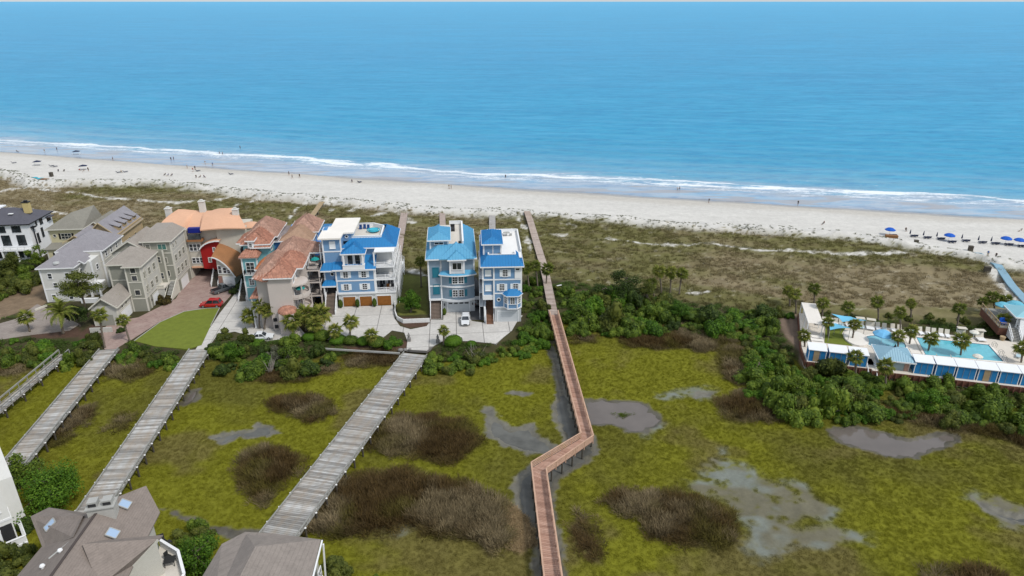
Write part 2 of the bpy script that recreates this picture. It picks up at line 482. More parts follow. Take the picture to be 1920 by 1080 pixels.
def terrain(X, Y):
    """height of the ground"""
    by = bank_y(X); hb = hbk_y(X); du = dune_y(X)
    wob = (fbm(X * 0.18, Y * 0.18, 3, 5) - 0.5) * 4
    land = sm(-0.5, 3.5, Y - by + wob * 0.5)
    z = (fbm(X * 0.35, Y * 0.35, 3, 1) - 0.5) * 0.15 * (1 - land) + land * 1.0
    dz = sm(1, 12, Y - hb) * (1 - sm(-7, 2, Y - du))
    ridge = fbm(X * 0.02 + Y * 0.012, Y * 0.10 + X * 0.026, 4, 9)
    small = fbm(X * 0.25, Y * 0.5, 3, 14)
    z = z + dz * (ridge * 3.4 - 1.0 + (small - 0.5) * 0.9)
    fd = sm(-9, -4, Y - du) * (1 - sm(-1, 3.5, Y - du))
    z = z + fd * (0.7 + 1.6 * fbm(X * 0.15, Y * 0.15, 3, 21))
    sh = (Y - shore_y(X)) * SHC
    w = np.clip((Y - du) / np.maximum(1.0, shore_y(X) - du), 0, 3)
    beach = sm(0, 3, Y - du)
    bz = 1.0 - (1.0 - SEA_Z) * np.clip(w, 0, 1) ** 1.3 - np.clip(sh, 0, 400) * 0.03
    z = z * (1 - beach) + (bz + (fbm(X * 0.1, Y * 0.3, 3, 31) - 0.5) * 0.10 * (w < 1)) * beach
    for nme, p, l, t in PONDS:
        d = masked_sd(p, X, Y, 4)
        b = d < 3
        if b.any():
            dn = d[b] + (fbm(X[b] * 0.8, Y[b] * 0.8, 3, 40) - 0.5) * 1.6 + (0.5 if nme == 'creek' else 0.25)
            z[b] -= (1 - sm(-1.2, 0.05, dn)) * (0.42 if t == 0 else 0.30)
            z[b] = np.minimum(z[b], z[b] * (dn > 0) + (dn <= 0) * np.minimum(z[b], -0.1))
    # flat pads under paving and buildings
    pad = (Y > by + 4) & (Y < hb)
    z = np.where(pad, 1.0, z)
    return z


def hgt(x, y):
    return float(terrain(np.array([float(x)]), np.array([float(y)]))[0])


def C(r, g, b): return np.array(srgb(r, g, b))


def lerp(a, b, t): return a + (b - a) * t[:, None]


def ground_colour(X, Y):
    n = len(X)
    by = bank_y(X); hb = hbk_y(X); du = dune_y(X)
    N1 = fbm(X * 0.045, Y * 0.045, 4, 50); N2 = fbm(X * 0.3, Y * 0.3, 4, 60); N3 = fbm(X * 1.1, Y * 1.1, 3, 70)
    wob = (fbm(X * 0.18, Y * 0.18, 3, 5) - 0.5) * 4
    lime = np.array((0.162, 0.163, 0.011)); olive = np.array((0.117, 0.113, 0.017)); brown = np.array((0.140, 0.115, 0.040))
    c = lerp(np.tile(olive, (n, 1)), np.tile(lime, (n, 1)), sm(0.36, 0.62, N1 * 0.8 + N2 * 0.2))
    c = lerp(c, np.tile(brown, (n, 1)), sm(0.56, 0.70, fbm(X * 0.09, Y * 0.09, 4, 80)) * 0.7)
    c = c * (0.94 + 0.12 * N3)[:, None]
    wet = np.zeros(n)
    kind = np.zeros(n)            # 0 marsh, 1 bare, 2 land scrub, 3 dune, 4 sand
    # bank soil
    bk = sm(-2, 1.5, Y - by + wob * 0.5)
    c = lerp(c, np.tile((0.055, 0.050, 0.022), (n, 1)) * (0.6 + 0.8 * N2)[:, None], bk)
    kind = np.where(bk > 0.5, 2, kind)
    # dunes
    dm = sm(-2, 5, Y - hb + (N2 - 0.5) * 5)
    ridge = fbm(X * 0.02 + Y * 0.012, Y * 0.10 + X * 0.026, 4, 9)
    patch = fbm(X * 0.30 + 5, Y * 0.55, 4, 90)
    dc = lerp(np.tile((0.215, 0.178, 0.105), (n, 1)), np.tile((0.140, 0.132, 0.050), (n, 1)), sm(0.42, 0.6, ridge * 0.5 + N1 * 0.5))
    dc = lerp(dc, np.tile((0.125, 0.096, 0.058), (n, 1)), sm(0.50, 0.74, patch) * 0.38)
    dc = lerp(dc, np.tile((0.50, 0.46, 0.37), (n, 1)), sm(0.68, 0.82, fbm(X * 0.45 + 31, Y * 0.8, 4, 95)) * 0.4)
    dc = dc * (0.88 + 0.24 * N3)[:, None]
    c = lerp(c, dc, dm); kind = np.where(dm > 0.5, 3, kind)
    # sand
    sand = np.tile((0.58, 0.565, 0.53), (n, 1)) * (0.92 + 0.14 * fbm(X * 0.06, Y * 0.35, 4, 100) + 0.06 * (N3 - 0.5))[:, None]
    edge = Y - du + (N2 - 0.5) * 3
    sp = sm(-9, -1.0, edge)
    spk = fbm(X * 0.8, Y * 1.1, 3, 110)
    sf = np.where(edge > -0.5, 1.0, sm(-11, -5, edge) * sm(0.30, 0.42, spk + 0.30 * sp))
    for p, w in SANDPATHS:
        d = seg_d(p, X, Y)
        b = d < 8
        if b.any():
            sf[b] = np.maximum(sf[b], (1 - sm(w * 0.3, w * 1.0, d[b] + (N2[b] - 0.5) * 3.6)) * (dm[b] > 0.2) * (0.45 + 0.55 * sm(0.35, 0.6, N3[b])))
    c = lerp(c, sand, np.clip(sf, 0, 1)); kind = np.where(sf > 0.5, 4, kind)
    # wet sand towards the water
    shd = (Y - shore_y(X)) * SHC
    wn = (fbm(X * 0.03, Y * 0.05, 4, 120) - 0.5) * 9 + (fbm(X * 0.11, Y * 0.3, 3, 125) - 0.5) * 3
    dmp = sm(-12, -4, shd + wn)
    c = lerp(c, np.tile((0.47, 0.445, 0.40), (n, 1)), dmp * 0.8)
    wt_ = sm(-3, 0.5, shd + wn * .6)
    c = lerp(c, np.tile((0.27, 0.27, 0.27), (n, 1)), wt_)
    wet = np.maximum(wet, wt_ * 0.9)
    # mud
    for p in MUD:
        d = masked_sd(p, X, Y, 4); b = d < 2.5
        if b.any():
            g = (1 - sm(-1.6, 1.0, d[b] + (fbm(X[b] * 0.45, Y[b] * 0.45, 4, 130) - 0.5) * 5))
            g *= sm(0.28, 0.60, fbm(X[b] * 0.5, Y[b] * 0.9, 4, 135) * .62 + .38 * N3[b] + 0.04 + 0.10 * np.clip(-d[b] / 4, 0, 1))
            mc = lerp(np.tile((0.130, 0.120, 0.078), (b.sum(), 1)), np.tile((0.160, 0.175, 0.150), (b.sum(), 1)), sm(0.42, 0.6, fbm(X[b] * 0.16, Y[b] * 0.22, 3, 137)))
            c[b] = lerp(c[b], mc * (0.8 + 0.35 * N3[b])[:, None], g); wet[b] = np.maximum(wet[b], g * 0.35)
            kind[b] = np.where(g > 0.30 + 0.5 * N3[b], 1, kind[b])
    for nme, p, l, t in PONDS:
        d = masked_sd(p, X, Y, 4); b = d < 2.5
        if b.any():
            dn = d[b] + (fbm(X[b] * 0.8, Y[b] * 0.8, 3, 40) - 0.5) * 1.6 + (0.5 if nme == 'creek' else 0.25)
            g = 1 - sm(0.0, 0.7, dn)
            c[b] = lerp(c[b], np.tile((0.09, 0.08, 0.058) if t == 0 else (0.13, 0.122, 0.095), (b.sum(), 1)) * (0.6 + 0.8 * N3[b])[:, None], g)
            wet[b] = np.maximum(wet[b], g * 0.7); kind[b] = np.where(g > 0.3, 1, kind[b])
    for p, h, l in REEDS:
        d = masked_sd(p, X, Y, 2); g = (1 - sm(-1.6, 0.6, d + (N2 - .5) * 2))
        c = lerp(c, np.tile((0.070, 0.052, 0.026), (n, 1)), g); kind = np.where(g > 0.5, 1, kind)
    d = masked_sd(STRAW, X, Y, 2); g = 1 - sm(-0.6, 0.8, d + (N2 - 0.5) * 2)
    c = lerp(c, np.tile((0.27, 0.20, 0.11), (n, 1)) * (0.7 + 0.6 * N3)[:, None], g); kind = np.where(g > 0.5, 1, kind)
    # yards
    for p, col in ([(GRASSK, (0.125, 0.135, 0.03)), (TANYARD, (0.20, 0.145, 0.095)), (DIRT, (0.17, 0.125, 0.095))] + [(m, (0.085, 0.05, 0.035)) for m in MULCH]):
        d = masked_sd(p, X, Y, 2); g = 1 - sm(-0.3, 0.5, d + (N2 - 0.5) * 1.2)
        c = lerp(c, np.tile(col, (n, 1)) * (0.75 + 0.5 * N3)[:, None], g); kind = np.where(g > 0.5, 1, kind)
    return c, wet, kind


# ---------------------------------------------------------------- the ground sheet
def axis_u(lim, n, far):
    a = np.linspace(-lim, lim, n)
    e = lim * np.array(far)
    return np.concatenate([-e[::-1], a, e])


us = axis_u(1.02, 760, [1.05, 1.12, 1.25, 1.5, 2, 3, 5, 9, 20])
ys = [-2500, -600, -200, -60, 0, 25, 40, 48]
y = 52.0
while y < 345: ys.append(y); y *= 1.0031
ys += [350, 360, 380, 420, 500, 650, 1000]
ys = np.array(ys)
U, YY = np.meshgrid(us, ys)
XX = U * np.maximum(np.abs(YY), 60.0)
gx = XX.ravel().astype(float); gy = YY.ravel().astype(float)
gz = terrain(gx, gy)
gc, gw, gk = ground_colour(gx, gy)
nx, ny = len(us), len(ys)
me = bpy.data.meshes.new('ground')
idx = np.arange(nx * ny).reshape(ny, nx)
quads = np.stack([idx[:-1, :-1], idx[:-1, 1:], idx[1:, 1:], idx[1:, :-1]], -1).reshape(-1, 4)
me.vertices.add(nx * ny)
me.vertices.foreach_set('co', np.stack([gx, gy, gz], -1).ravel())
me.loops.add(quads.size)
me.loops.foreach_set('vertex_index', quads.ravel().astype(np.int32))
me.polygons.add(len(quads))
me.polygons.foreach_set('loop_start', (np.arange(len(quads)) * 4).astype(np.int32))
me.polygons.foreach_set('loop_total', np.full(len(quads), 4, np.int32))
me.polygons.foreach_set('use_smooth', np.ones(len(quads), bool))
me.update()
ca = me.color_attributes.new('tone', 'FLOAT_COLOR', 'POINT')
ca.data.foreach_set('color', np.concatenate([gc, gw[:, None]], 1).astype(np.float32).ravel())
wa = me.attributes.new('wet', 'FLOAT', 'POINT')
wa.data.foreach_set('value', gw.astype(np.float32))

t = NT('ground_mix'); t.set(0.9, 0.25)
at = t.n('ShaderNodeAttribute', attribute_name='tone'); aw = t.n('ShaderNodeAttribute', attribute_name='wet')
P = t.pos()
f1 = t.noise(P, 2.2, 5, 0.7); f2 = t.noise(P, 0.5, 4, 0.6)
gr = t.math('MULTIPLY', t.mapr(f1, 0.25, 0.75, 0.86, 1.14), t.mapr(f2, 0.3, 0.7, 0.92, 1.08))
cc = t.n('ShaderNodeVectorMath', operation='SCALE'); t.l(at.outputs['Color'], cc.inputs[0]); t.l(gr, cc.inputs['Scale'])
t.l(cc.outputs[0], t.b.inputs['Base Color'])
t.l(t.mapr(aw.outputs['Fac'], 0, 1, 0.92, 0.22), t.b.inputs['Roughness'])
t.l(t.mapr(aw.outputs['Fac'], 0, 1, 0.2, 0.7), t.b.inputs['Specular IOR Level'])
bp = t.bump(f1, 0.5, 0.07)
t.l(t.mapr(aw.outputs['Fac'], 0, 0.8, 0.55, 0.04), bp.inputs['Strength'])
me.materials.append(t.m)
ground = link('ground', me)
tag(ground, 'marsh, house plots, scrubby dunes and pale sand beach', kind='structure')

# ---------------------------------------------------------------- water in the marsh
def water_mat(name, col, rough, bs, spec=0.5, murk=0.3):
    t = NT(name); t.set(rough, spec)
    P = t.pos(); n = t.noise(P, 1.3, 4, 0.6)
    n0 = t.noise(P, 0.25, 3, 0.6)
    t.l(t.mix(t.mapr(n0, 0.35, 0.65), col, tuple(c * (1 - murk) for c in col)), t.b.inputs['Base Color'])
    t.bump(n, bs, 0.08)
    return t.m


m_pond = water_mat('pond_water', (0.145, 0.125, 0.112), 0.07, 0.04, 0.5, murk=0.15)
m_creek = water_mat('creek_water', (0.125, 0.125, 0.112), 0.28, 0.35, 0.32, murk=0.45)
for pond_i, (nme, p, l, ty) in enumerate(PONDS):
    P2 = np.array(p); cx, cy = P2.mean(0)
    # grow the sheet a little so that its edge lies under the banks
    n = len(p); out = []
    area = sum(p[i][0] * p[(i + 1) % n][1] - p[(i + 1) % n][0] * p[i][1] for i in range(n))
    sgn = 1 if area > 0 else -1
    for i in range(n):
        a = Vector(p[i - 1]); b = Vector(p[i]); c_ = Vector(p[(i + 1) % n])
        e1 = (b - a).normalized(); e2 = (c_ - b).normalized()
        nn = Vector((e1.y + e2.y, -e1.x - e2.x)) * sgn
        if nn.length > 1e-6: nn.normalize()
        out.append((b.x + nn.x * 0.9, b.y + nn.y * 0.9, -0.16 - 0.012 * pond_i))
    mb = MB(); mb.poly(out)
    tag(mb.build(nme, m_pond if ty == 0 else m_creek), l, kind='structure')

# ---------------------------------------------------------------- sea
def build_sea():
    cdir = Vector((1, SHK)).normalized(); ndir = Vector((-cdir.y, cdir.x))
    o = Vector((0, SH0))
    d = list(np.arange(-14, 60, 0.7)) + list(np.geomspace(61, 400, 90)) + list(np.geomspace(430, 900000, 70))
    s = np.concatenate([-np.geomspace(420, 1200000, 20)[::-1], np.arange(-400, 320, 2.0), np.geomspace(330, 1200000, 20)])
    D, S = np.meshgrid(d, s, indexing='ij')
    X = o.x + S * cdir.x + D * ndir.x; Y = o.y + S * cdir.y + D * ndir.y
    D = D - (shore_y(X) - SH0 - SHK * X) * SHC
    near = np.clip(1 - D / 380, 0, 1) * (D > 5)
    Z = np.full(X.shape, SEA_Z)
    w1 = np.sin(D * 0.42 + 5 * fbm(S * 0.012, D * 0.02, 3, 200) + 0.4 * S * 0.02)
    Z += near * (0.16 * w1 * sm(5, 14, D) * (0.4 + fbm(S * 0.03, D * 0.05, 2, 210)))
    # breaking lines
    for c0, hh, ww, sd in ((25, 0.55, 1.6, 220), (38, 0.35, 2.0, 230), (50, 0.3, 3, 240)):
        cc0 = c0 + 9 * (fbm(S * 0.010, S * 0 + 3, 3, sd) - 0.5) * 2
        a = sm(0.42, 0.62, fbm(S * 0.016, S * 0, 3, sd + 1))
        Z += hh * a * np.exp(-((D - cc0) / ww) ** 2)
    Z = Z - 0.9 * (1 - sm(-13, -9, D))
    ny_, nx_ = X.shape
    me = bpy.data.meshes.new('sea')
    idx = np.arange(nx_ * ny_).reshape(ny_, nx_)
    q = np.stack([idx[:-1, :-1], idx[:-1, 1:], idx[1:, 1:], idx[1:, :-1]], -1).reshape(-1, 4)
    me.vertices.add(nx_ * ny_); me.vertices.foreach_set('co', np.stack([X, Y, Z], -1).ravel())
    me.loops.add(q.size); me.loops.foreach_set('vertex_index', q.ravel().astype(np.int32))
    me.polygons.add(len(q)); me.polygons.foreach_set('loop_start', (np.arange(len(q)) * 4).astype(np.int32))
    me.polygons.foreach_set('loop_total', np.full(len(q), 4, np.int32))
    me.polygons.foreach_set('use_smooth', np.ones(len(q), bool)); me.update()
    t = NT('sea_water'); t.set(0.25, 0.12); t.b.inputs['IOR'].default_value = 1.33
    P = t.pos()
    sx = t.n('ShaderNodeSeparateXYZ'); t.l(P, sx.inputs[0])
    # distance out from the gently curving waterline
    xc = t.math('MAXIMUM', t.math('MINIMUM', sx.outputs[0], 420.0), -420.0)
    cv = t.math('MULTIPLY', t.math('MULTIPLY', xc, xc), 0.000115)
    dist = t.math('MULTIPLY', t.math('SUBTRACT', t.math('SUBTRACT', t.math('SUBTRACT', sx.outputs[1], SH0), t.math('MULTIPLY', sx.outputs[0], SHK)), cv), SHC)
    rot = math.atan(SHK)
    A = t.scale(P, (0.025, 0.12, 1), -rot)
    lf = t.noise(A, 1.0, 5, 0.6)
    dd = t.math('ADD', dist, t.mapr(lf, 0.3, 0.7, -9, 9))
    col = t.ramp(t.mapr(t.math('LOGARITHM', t.math('MAXIMUM', dd, 1.0), 10.0), 0, 4.3),
                 [(0.0, (0.42, 0.46, 0.52)), (0.31, (0.38, 0.46, 0.55)), (0.345, (0.12, 0.37, 0.53)), (0.42, (0.057, 0.335, 0.52)), (0.55, (0.034, 0.325, 0.54)), (0.68, (0.028, 0.34, 0.585)), (0.80, (0.032, 0.38, 0.64)), (1.0, (0.048, 0.46, 0.76))])
    # wind streaks and colour patches
    big = t.noise(t.scale(P, (0.0035, 0.012, 1), -rot), 1.0, 4, 0.6)
    col = t.mix(t.mapr(big, 0.35, 0.7, 0.0, 0.30), col, (0.030, 0.23, 0.42))
    rip = t.noise(t.scale(P, (0.10, 0.34, 1), -rot * 0.5), 1.0, 6, 0.75)
    rip2 = t.noise(t.scale(P, (0.025, 0.11, 1), -rot * 1.4), 1.0, 5, 0.7)
    col = t.mix(t.mapr(rip, 0.44, 0.62, 0.0, 0.46), col, (0.010, 0.16, 0.38))
    rip3 = t.noise(t.scale(P, (0.009, 0.045, 1), -rot * 1.2), 1.0, 5, 0.75); rip4 = t.noise(t.scale(P, (0.0016, 0.010, 1), -rot * 0.6), 1.0, 6, 0.75)
    far = t.mapr(dist, 40, 400, 0, 1)
    col = t.mix(t.math('MULTIPLY', t.mapr(rip3, 0.46, 0.62, 0.0, 0.38), far), col, (0.018, 0.18, 0.38))
    col = t.mix(t.math('MULTIPLY', t.mapr(rip4, 0.48, 0.64, 0.0, 0.30), far), col, (0.025, 0.24, 0.47))
    col = t.mix(t.mapr(rip2, 0.50, 0.66, 0.0, 0.30), col, (0.12, 0.44, 0.68))
    # foam
    fn = t.noise(t.scale(P, (0.05, 0.30, 1), -rot), 1.0, 7, 0.72, 0.6)
    fn2 = t.noise(t.scale(P, (0.5, 1.1, 1), -rot), 1.0, 5, 0.7)
    seg = t.noise(t.scale(P, (0.012, 0.012, 1)), 1.0, 3, 0.6)
    wv = t.mapr(t.noise(t.scale(P, (0.014, 0.0, 1), -rot), 1.0, 3, 0.6), 0.3, 0.7, -8, 8)
    def band(c, w, amp):
        x = t.math('ABSOLUTE', t.math('SUBTRACT', t.math('ADD', dist, wv), c))
        return t.math('MULTIPLY', t.mapr(x, 0.0, w, 1.0, 0.0), amp)
    b1 = band(25, 5.0, 0.66); b2 = band(19, 7.0, 0.42)
    b3 = t.math('MULTIPLY', band(38, 3.5, 0.48), t.mapr(seg, 0.5, 0.68, 0, .8))
    fm = t.math('MAXIMUM', t.math('MAXIMUM', b1, b2), b3)
    fm = t.math('ADD', fm, t.mapr(t.math('ADD', t.math('MULTIPLY', fn, 0.6), t.math('MULTIPLY', fn2, 0.4)), 0.3, 0.7, -0.42, 0.42))
    foam = t.mapr(fm, 0.30, 0.62, 0.0, 0.95)
    foam = t.math('MULTIPLY', foam, t.mapr(dist, 55, 40, 0, 1))
    foam = t.math('MULTIPLY', foam, t.mapr(dist, 3, 12, 0.12, 1))
    film = t.math('MULTIPLY', t.mapr(t.noise(t.scale(P, (0.045, 0.22, 1), -rot), 1.0, 3, 0.5), 0.54, 0.60, 0, .75), t.mapr(dist, 14, 22, 1, 0))
    col = t.mix(film, col, (0.33, 0.32, 0.33))
    col = t.mix(foam, col, (0.80, 0.84, 0.86))
    t.l(col, t.b.inputs['Base Color'])
    t.l(t.math('MAXIMUM', t.mapr(dist, 5, 120, 0.12, 0.35), t.math('MULTIPLY', foam, 0.7)), t.b.inputs['Roughness'])
    h = t.math('ADD', t.math('MULTIPLY', rip, 1.0), t.math('MULTIPLY', fn2, t.mapr(dist, 200, 20, 0, 0.3)))
    bp = t.bump(h, 0.35, 0.8)
    t.l(t.mapr(dist, 0, 25, 0.05, 0.35), bp.inputs['Strength'])
    t.l(t.mapr(dist, 10, 70, 0.35, 0.04), t.b.inputs['Specular IOR Level'])
    # the last thin film of water lets the sand show
    tr = t.n('ShaderNodeBsdfTransparent'); mx = t.n('ShaderNodeMixShader')
    edge = t.math('ADD', t.mapr(dist, -7, 3, 0.0, 1.05), t.mapr(fn, 0.3, 0.7, -0.22, 0.22), clamp=True)
    t.l(t.math('MAXIMUM', edge, foam), mx.inputs[0]); t.l(tr.outputs[0], mx.inputs[1]); t.l(t.b.outputs[0], mx.inputs[2]); t.l(mx.outputs[0], t.out.inputs[0])
    me.materials.append(t.m)
    return tag(link('sea', me), 'blue open sea with a low white surf line', kind='structure')


build_sea()

# ================================================================ VEGETATION
def quad_leaf(mb, p, nrm, size, asp=1.0, bend=0.25):
    """one leaf clump: a bent diamond of two or four triangles"""
    nrm = Vector(nrm)
    if nrm.length < 1e-6: nrm = Vector((0, 0, 1))
    nrm.normalize()
    a = nrm.cross(Vector((random.uniform(-1, 1), random.uniform(-1, 1), random.uniform(-1, 1))))
    if a.length < 1e-3: a = nrm.orthogonal()
    a.normalize(); b = nrm.cross(a)
    p = Vector(p)
    s = size * random.uniform(0.6, 1.3)
    mb.add([p - a * s * 0.5, p + b * s * 0.35 * asp - nrm * s * bend * random.random(), p + a * s * 0.5, p - b * s * 0.35 * asp - nrm * s * bend * random.random()], [(0, 1, 2), (0, 2, 3)])


def shrub_mesh(name, lobes, nleaf, leaf, m, flat=0.75, seed=0):
    """lumpy dome of leaf clumps; radius 1, height about flat"""
    rr = random.Random(seed); random.seed(seed)
    mb = MB(); L = []
    for i in range(lobes):
        a = rr.uniform(0, 2 * PI); r = rr.uniform(0.1, 0.80)
        L.append((r * math.cos(a), r * math.sin(a), rr.uniform(0.12, 0.85) * flat * (1.3 - r), rr.uniform(0.17, 0.42)))
    k = 0
    while k < nleaf:
        cx, cy, cz, cr = rr.choice(L)
        v = Vector((rr.gauss(0, 1), rr.gauss(0, 1), rr.gauss(0.25, 0.8))).normalized()
        q = Vector((cx, cy, cz)) + v * cr * rr.uniform(0.78, 1.06)
        if q.z < 0.02: continue
        quad_leaf(mb, q, v + Vector((rr.uniform(-.7, .7), rr.uniform(-.7, .7), rr.uniform(-.2, .9))), leaf)
        k += 1
    for cx, cy, cz, cr in L:
        prof = [(cr * 0.83 * math.sin(t * PI / 5), cz - cr * 0.83 * math.cos(t * PI / 5)) for t in range(6)]
        mb.lathe([(max(r, 0.001), max(z, 0)) for r, z in prof], 8, cx, cy)
    return mb.mesh(name, m)


G1, G2, G3, G4 = (0.040, 0.074, 0.011), (0.080, 0.134, 0.015), (0.135, 0.205, 0.022), (0.215, 0.285, 0.035)
m_leaf = leaf_mat('leaf_green', [G1, G2, G3, G4])
m_leaf_o = leaf_mat('leaf_olive', [(0.040, 0.055, 0.012), (0.075, 0.098, 0.016), (0.115, 0.135, 0.022), (0.165, 0.185, 0.035)])
m_leaf_d = leaf_mat('leaf_dark', [(0.022, 0.040, 0.010), (0.040, 0.070, 0.013), (0.062, 0.102, 0.018), (0.098, 0.14, 0.022)])
m_leaf_b = leaf_mat('leaf_bright', [(0.03, 0.075, 0.008), (0.055, 0.13, 0.01), (0.09, 0.19, 0.013), (0.14, 0.25, 0.02)])
m_leaf_g = leaf_mat('leaf_grey', [(0.05, 0.06, 0.035), (0.09, 0.10, 0.06), (0.14, 0.15, 0.10), (0.19, 0.19, 0.13)])
m_leaf_r = leaf_mat('leaf_russet', [(0.035, 0.030, 0.010), (0.075, 0.055, 0.016), (0.11, 0.085, 0.02), (0.10, 0.11, 0.02)])
m_palm = leaf_mat('palm_leaf', [(0.085, 0.12, 0.024), (0.15, 0.19, 0.034), (0.23, 0.26, 0.045), (0.36, 0.33, 0.09)], transl=0.2)
m_bark = mat('bark', (0.17, 0.14, 0.11), 0.95, 0.3, 2.0, bump=0.6)
m_boot = mat('palm_bark', (0.20, 0.165, 0.13), 0.95, 0.3, 3.0, bump=0.8)

SHR = [shrub_mesh('shrub_%d' % i, 11 + i % 5, 1500, 0.135, mm, 0.8, 100 + i) for i, mm in enumerate([m_leaf, m_leaf_o, m_leaf_b, m_leaf, m_leaf_d, m_leaf_o, m_leaf, m_leaf, m_leaf_o])]
SHR_G = shrub_mesh('shrub_grey', 8, 800, 0.13, m_leaf_g, 0.85, 150)
SHR_R = shrub_mesh('shrub_russet', 9, 1200, 0.12, m_leaf_r, 0.8, 151)
BALL = []
for i in range(2):
    random.seed(300 + i); mb = MB()
    for k in range(1500):
        v = Vector((random.gauss(0, 1), random.gauss(0, 1), random.gauss(0, 1))).normalized()
        if v.z < -0.3: continue
        w = 1 + 0.05 * math.sin(v.x * 5 + i) * math.cos(v.y * 4)
        quad_leaf(mb, (v.x * w, v.y * w, 0.42 + v.z * 0.46 * w), v + Vector((random.uniform(-.4, .4),) * 3), 0.10)
    mb.lathe([(0.001 + 0.94 * math.sin(t * PI / 7), max(0, 0.42 - 0.43 * math.cos(t * PI / 7))) for t in range(8)], 14)
    BALL.append(mb.mesh('clipped_ball_%d' % i, m_leaf_b if i == 0 else m_leaf))

SHRUB_N = [0]


def plant(name, me, x, y, r, label, group=None, cat='shrub', z=None, hz=1.0):
    zz = hgt(x, y) if z is None else z
    o = link(name, me, None, (x, y, zz - 0.05), (0, 0, random.uniform(0, 6.28)), (r, r * random.uniform(0.85, 1.15), r * hz * random.uniform(0.85, 1.2)))
    return tag(o, label, cat, group)


def belt(pxpoly, n, r0, r1, label, group, meshes, z=1.0, seed=0, minf=0.50):
    """individual shrubs spread over a planted area"""
    rr = random.Random(seed); p = poly(pxpoly, z); P = np.array(p)
    got = []; tries = 0
    while len(got) < n and tries < 9000:
        tries += 1
        x = rr.uniform(P[:, 0].min(), P[:, 0].max()); y = rr.uniform(P[:, 1].min(), P[:, 1].max()); r = r0 + (r1 - r0) * rr.random() ** 1.6
        if sdist(p, np.array([x]), np.array([y]))[0] > 0: continue
        if any(math.hypot(x - a, y - b) < (r + c) * minf for a, b, c in got): continue
        got.append((x, y, r))
    for x, y, r in got:
        random.seed(int(x * 977 + y * 131) & 0xffff); r *= 1.22
        plant('shrub', rr.choice(meshes), x, y, r, label, group, hz=rr.uniform(0.7, 1.45))
    return got


GRN = [SHR[0], SHR[1], SHR[2], SHR[3], SHR[6], SHR[7], SHR[2], SHR[8]]
belt([(1395, 690), (1440, 675), (1490, 684), (1505, 694), (1600, 702), (1650, 712), (1760, 722), (1860, 734), (1990, 750), (1990, 822), (1860, 800), (1720, 778), (1600, 792), (1520, 788), (1450, 778), (1410, 735)], 104, 1.1, 3.3, 'rounded green shrub in the thicket between the pool cabanas and the marsh', 'shrubs of the thicket below the pool', GRN, seed=1)
belt([(1440, 600), (1462, 640), (1500, 690), (1490, 700), (1420, 690), (1400, 660), (1395, 620)], 22, 1.3, 2.4, 'green shrub in the strip left of the bare dirt path by the pool', 'shrubs left of the dirt path', GRN, seed=2)
belt([(1055, 595), (1075, 562), (1130, 552), (1200, 562), (1300, 582), (1400, 592), (1440, 598), (1405, 640), (1330, 622), (1290, 618), (1200, 622), (1100, 628), (1060, 622)], 68, 1.2, 3.6, 'dense green shrub in the thicket right of the red boardwalk', 'shrubs of the central thicket', GRN + [SHR[4]], seed=3)
belt([(386, 660), (398, 644), (425, 630), (458, 628), (482, 642), (560, 642), (605, 645), (625, 665), (600, 690), (520, 702), (440, 702), (395, 690)], 30, 1.3, 2.6, 'green shrub in the belt between the two driveways and the marsh', 'shrubs below the pink house', GRN + [SHR_G, SHR[4]], seed=4)
belt([(800, 668), (850, 662), (920, 662), (950, 652), (975, 618), (1000, 600), (1022, 600), (1024, 640), (995, 655), (945, 680), (900, 702), (850, 698), (800, 690)], 30, 1.1, 2.1, 'green shrub in the belt right of the wide bridge landing', 'shrubs below the two blue houses', GRN, seed=5)
belt([(985, 530), (1010, 535), (1022, 560), (1028, 600), (1000, 610), (985, 590)], 12, 1.0, 1.9, 'green shrub between the right blue house and the boardwalk', 'shrubs beside the boardwalk top', GRN, seed=6)
belt([(1040, 545), (1062, 540), (1120, 545), (1110, 560), (1052, 575)], 7, 0.9, 1.8, 'low green shrub just right of the boardwalk top', 'shrubs right of the boardwalk top', GRN, seed=7)
belt([(-30, 650), (20, 640), (60, 645), (130, 655), (150, 640), (185, 632), (182, 645), (160, 676), (120, 688), (60, 680), (-30, 680)], 24, 1.1, 2.2, 'bright green shrub at the head of the left plank bridges', 'shrubs at the left marsh edge', GRN, seed=8)
belt([(216, 664), (250, 656), (300, 660), (350, 664), (346, 680), (225, 678)], 14, 1.2, 1.8, 'low hedge shrub below the oval lawn', 'hedge shrubs below the lawn', [SHR[2], SHR[0], SHR[5]], seed=9)
belt([(-60, 540), (0, 520), (50, 500), (92, 500), (96, 530), (60, 545), (0, 575), (-60, 600)], 20, 1.5, 3.0, 'dark leafy shrub below the white house at far left', 'shrubs below the far left white house', [SHR[1], SHR[4], SHR[0], SHR[5]], seed=10)
belt([(1400, 590), (1450, 585), (1480, 590), (1500, 598), (1440, 602)], 6, 1.0, 1.7, 'green shrub at the top of the bare dirt path', 'shrubs at the dirt path top', GRN, seed=12)
belt([(1500, 590), (1600, 598), (1720, 606), (1860, 612), (1860, 606), (1720, 596), (1600, 588)], 12, 0.7, 1.2, 'small olive shrub in the scrub behind the pool loungers', 'scrub behind the loungers', [SHR[5], SHR[1]], seed=13)
belt([(330, 1000), (350, 985), (390, 1000), (400, 1040), (400, 1080), (340, 1080)], 9, 1.2, 2.0, 'leafy shrub between the two shingled roofs', 'shrubs between the shingled roofs', [SHR[0], SHR[5], SHR[1]], z=0.5, seed=14)
belt([(605, 1080), (605, 1050), (640, 1060), (700, 1075), (700, 1110), (605, 1110)], 6, 0.9, 1.5, 'leafy shrub at the bottom edge right of the brown roof', 'shrubs at the bottom edge', [SHR[0], SHR[5]], z=0.5, seed=15)
